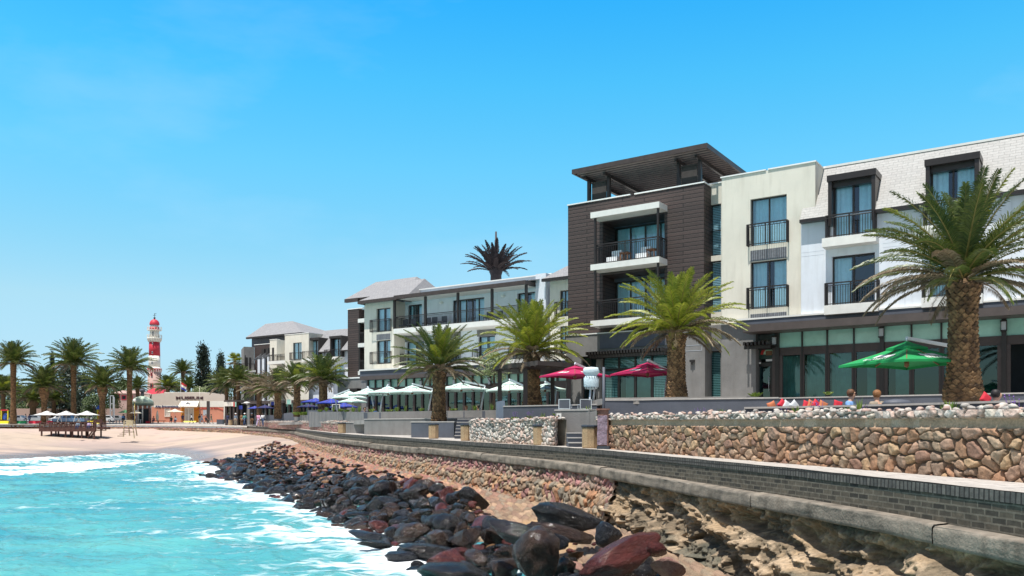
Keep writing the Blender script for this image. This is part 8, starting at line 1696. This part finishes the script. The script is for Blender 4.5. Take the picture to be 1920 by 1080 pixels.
def pmeshes(kind):
    if kind in PC: return PC[kind]
    J, leg, arm, pz = pose(kind); v = [(*J['pel'], .12, .09), (*J['che'], .14, .10), (*J['nk'], .052), (*J['hd'], .102, .112), (*J['top'], .07)]; e = [(0, 1), (1, 2), (2, 3), (3, 4)]
    nose = (J['hd'][0], J['hd'][1]-.105, J['hd'][2]-.01, .012); v.append(nose); e.append((3, len(v)-1))
    for s in (-1, 1):
        a = arm(s); b = len(v); v += [(*a[0], .055), (*a[1], .042), (*a[2], .030), (*a[3], .034, .018)]; e += [(1, b), (b, b+1), (b+1, b+2), (b+2, b+3)]
        d = (Vector(a[3])-Vector(a[2])).normalized(); sd2 = d.cross(Vector((1, 0, 0))).normalized() if abs(d.x) < .9 else Vector((0, 1, 0)); wv = Vector(a[3])
        for i in range(4): p_ = wv+sd2*(-.024+.016*i)+d*.03; q_ = p_+d*(.055-.008*abs(i-1.5)); v += [(*p_, .009), (*q_, .007)]; n_ = len(v); e += [(b+3, n_-2), (n_-2, n_-1)]
        p_ = wv-sd2*.03-d*.01; q_ = p_-sd2*.02+d*.03; v += [(*p_, .010), (*q_, .008)]; n_ = len(v); e += [(b+3, n_-2), (n_-2, n_-1)]
        l = leg(s); b = len(v); v += [(*l[0], .085), (*l[1], .055), (*l[2], .038), (*l[3], .035, .028)]; e += [(0, b), (b, b+1), (b+1, b+2), (b+2, b+3)]
    body = skin(v, e, 'body', [M['skinl']])
    v = [(J['pel'][0], J['pel'][1], J['pel'][2]+.04, .15, .115), (*J['che'], .165, .125), (J['nk'][0], J['nk'][1], J['nk'][2]-.05, .075)]; e = [(0, 1), (1, 2)]
    for s in (-1, 1): a = arm(s); b = len(v); m_ = tuple((np.array(a[1])*.25+np.array(a[2])*.75)); v += [(*a[0], .075), (*a[1], .056), (*m_, .048)]; e += [(1, b), (b, b+1), (b+1, b+2)]
    shirt = skin(v, e, 'shirt', [M['cap']]); v = [(*J['pel'], .145, .115)]; e = []
    for s in (-1, 1): l = leg(s); b = len(v); v += [(*l[0], .10), (*l[1], .070), (*(np.array(l[2])+np.array((0, 0, .02))), .058)]; e += [(0, b), (b, b+1), (b+1, b+2)]
    tr = skin(v, e, 'trousers', [M['slate']]); h = J['hd']; mb = MB(); mb.lathe((h[0], h[1]+.036, h[2]+.0), [(.07, -.05), (.098, .0), (.103, .05), (.092, .10), (.055, .135), (.01, .145)], 14, sy=1.0)
    hair = mb.mesh('hair', [M['hairk']]); mb = MB(); 
    for s in (-1, 1): l = leg(s); p_ = Vector(l[3]); q_ = Vector(l[2]); mb.tube([tuple(q_+Vector((0, .04, -.05))), tuple(p_+Vector((0, .02, 0))), tuple(p_+Vector((0, -.07, 0)))], [.045, .05, .03], 8)
    shoes = mb.mesh('shoes', [M['dark']]); PC[kind] = (body, shirt, tr, hair, shoes, J); return PC[kind]
def cloth(name, c): 
    if name not in M: M[name] = mat(name, c, .85, .12, 7, .3, 30)
    return M[name]
def person(px, Y, z, kind, rz, sh, tr, hair, lab, skinm='skinl', sc=1., hat=None, glasses=False, grp=None, beanie=None):
    b, s, t_, h, so, J = pmeshes(kind); r = thing('person', lab, 'person', (P(px, Y), Y, z), grp); r.rotation_euler = (0, 0, rz); r.scale = (sc,)*3
    for nm, me, m in (('body', b, M[skinm]), ('shirt', s, sh), ('trousers', t_, tr), ('hair', h, M[hair]), ('shoes', so, M['dark'])): o = link(nm, me, r); o.material_slots[0].link = 'OBJECT'; o.material_slots[0].material = m
    hd = J['hd']
    if hat: mb = MB(); mb.lathe((hd[0], hd[1], hd[2]+.05), [(.19, 0), (.185, .012), (.112, .02), (.108, .09), (.06, .11), (.01, .112)], 16); link('hat', mb.mesh('hat', [hat]), r)
    if glasses: mb = MB(); mb.box(W, hd[0]-.075, hd[0]-.01, hd[1]-.112, hd[1]-.09, hd[2]-.002, hd[2]+.035); mb.box(W, hd[0]+.01, hd[0]+.075, hd[1]-.112, hd[1]-.09, hd[2]-.002, hd[2]+.035); mb.bar((hd[0]-.1, hd[1]-.09, hd[2]+.028), (hd[0]-.095, hd[1]+.03, hd[2]+.025), .006); mb.bar((hd[0]+.1, hd[1]-.09, hd[2]+.028), (hd[0]+.095, hd[1]+.03, hd[2]+.025), .006); mb.bar((hd[0]-.1, hd[1]-.09, hd[2]+.028), (hd[0]+.1, hd[1]-.09, hd[2]+.028), .007); link('sunglasses', mb.mesh('sunglasses', [M['dark']]), r)
    return r
c = cloth
wht = c('white_cloth', (.72, .73, .75)); blu_ = c('light_blue_cloth', (.20, .38, .72)); bei = c('beige_cloth', (.30, .25, .19)); nav = c('navy_cloth', (.03, .04, .10)); pnk = c('pink_cloth', (.70, .35, .50)); mag = c('hot_pink_cloth', (.75, .05, .35)); brn = c('brown_cloth', (.20, .11, .05)); teal = c('teal_cloth', (.12, .36, .34)); blk_ = c('black_cloth', (.02, .02, .025)); jean = c('jeans_cloth', (.06, .10, .20)); khk = c('khaki_cloth', (.36, .32, .25)); grn_ = c('green_cloth', (.06, .10, .06)); lil = c('lilac_cloth', (.50, .40, .60)); gry = c('grey_blue_cloth', (.20, .26, .34)); cor = c('coral_cloth', (.62, .26, .20))
sz = lambda py, Y, sc=1.: PZ(py, Y)-.76*sc
person(1597, 22.9, PZ(737.5, 22.9)-.79*1.04, 'sit', R(50), blu_, khk, 'hairb', 'man in light blue shirt and sunglasses seated behind the low slate wall', sc=1.04, glasses=True)
person(1643, 22.4, PZ(739, 22.4)-.79*1.04, 'sitarm', R(195), bei, khk, 'hairg', 'woman with curly ginger hair in beige, her arm along the wall', sc=1.04)
person(1869, 19.4, PZ(739, 19.4)-.79*.98, 'sit', R(70), lil, nav, 'hairk', 'man with dark hair leaning forward right of the tallest palm trunk', sc=.98, skinm='skinl')
g_ = 'guests at the umbrella terrace'
person(843, 50.5, PZ(766, 50.5)-.79, 'sit', R(10), mag, jean, 'hairb', 'person in hot pink seated just right of the planter palm trunk', grp=g_); person(874, 49.8, PZ(764, 49.8)-.79, 'sit', R(-10), wht, khk, 'hairg', 'person in white with long ginger hair seated on the terrace', grp=g_); person(896, 49.4, PZ(762, 49.4)-.79, 'sit', R(-60), blk_, jean, 'hairk', 'person in black seated by the slanting umbrella post', grp=g_)
person(684, 59, PZ(771, 59)-.6, 'sit', R(20), nav, nav, 'hairk', 'person in navy seated under the leftmost pale green umbrella', grp=g_); person(701, 58, PZ(770, 58)-.6, 'sit', R(-20), blu_, nav, 'hairb', 'person in blue seated at the foot of a slanting umbrella post', grp=g_)
g_ = 'people walking on the promenade'
for px, Y, kind, rz, sh, tr, hr, lab, hat, sk in [
    (427, 130, 'stand', 10, nav, nav, 'hairk', 'person in dark blue standing at the kiosk', None, 'skind'), (442, 125, 'stand', -20, gry, khk, 'hairg', 'man in blue waistcoat and white cap, left of the group', wht, 'skinl'), (453, 123, 'stand', 160, brn, brn, 'hairk', 'person all in brown standing in the middle of the group', None, 'skinl'), (459, 122, 'walk', -30, teal, jean, 'hairb', 'person in teal top and pale cap beside the one in brown', wht, 'skinl'),
    (472, 120, 'stand', 30, blk_, brn, 'hairk', 'person in dark clothes with a grey hat right of the group', gry, 'skinl'), (484.5, 115.5, 'walk2', 175, pnk, lil, 'hairb', 'woman in pale pink top and lilac trousers walking', None, 'skinl'), (493, 113.5, 'walk', 0, wht, jean, 'hairk', 'man in white shirt and dark jeans walking', None, 'skind')]:
    person(px, Y, float(zp(Y)), kind, R(rz), sh, tr, hr, lab, sk, 1.06, hat, grp=g_)
g_ = 'people in front of the museum'
for px, Y, kind, rz, sh, tr, hr, lab, sk in [
    (359, 157, 'walk', -80, wht, blk_, 'hairk', 'person in white top striding past the yellow bench', 'skind'), (342.5, 158, 'stand', 30, nav, nav, 'hairk', 'person in navy standing left of the museum door', 'skind'), (374, 157, 'stand', 60, blk_, khk, 'hairk', 'person in black bending near the dark pillar', 'skind'), (378.5, 155.5, 'walk', 90, gry, gry, 'hairk', 'person in grey blue walking towards the pillar', 'skinl'),
    (386, 154.5, 'walk2', 90, cor, blk_, 'hairb', 'person in coral top and black trousers before the pillar', 'skinl'), (396, 154, 'walk', 90, grn_, khk, 'hairk', 'person in dark green jacket right of the pillar', 'skinl'), (273, 156.5, 'stand', 0, blk_, nav, 'hairk', 'person in black standing at the kiosk door', 'skind'), (253, 152, 'stand', 120, wht, nav, 'hairk', 'person in white and navy at the ochre lamp post', 'skind'),
    (266, 157, 'walk', 80, pnk, khk, 'hairk', 'person in pale pink beside the cafe table', 'skinl'), (250, 154.5, 'stand', 20, nav, nav, 'hairk', 'person in navy left of the cafe table', 'skind'), (230.5, 154, 'stand', -10, blu_, blk_, 'hairk', 'person in blue top right of the picnic table', 'skind'), (232.5, 155.5, 'stand', 60, blk_, nav, 'hairk', 'person in black behind the one in blue by the picnic table', 'skind'), (55, 156, 'stand', 20, nav, jean, 'hairk', 'person in navy standing behind the green barrier', 'skind'), (48, 157, 'walk', 80, gry, nav, 'hairk', 'person in grey behind the green barrier', 'skind')]:
    person(px, Y, float(zp(Y)), kind, R(rz), sh, tr, hr, lab, sk, 1.0, None, grp=g_)
for px, Y, sh, lab in [(329, 157, wht, 'person in white sitting under the white parasol by the museum'), (321, 157.5, grn_, 'person in green sitting left of the one in white'), (288, 157, cor, 'person in coral crouching by the low dark table'), (146, 121.6, gry, 'person in grey sitting on the beach deck, left'), (167, 121.8, lil, 'person in lilac sitting on the beach deck, right')]:
    on = Y < 130; person(px, Y, (dz0+.5 if on else float(zp(Y))+.42), 'sit', R(10), sh, nav, 'hairk', lab, 'skind', 1.0)
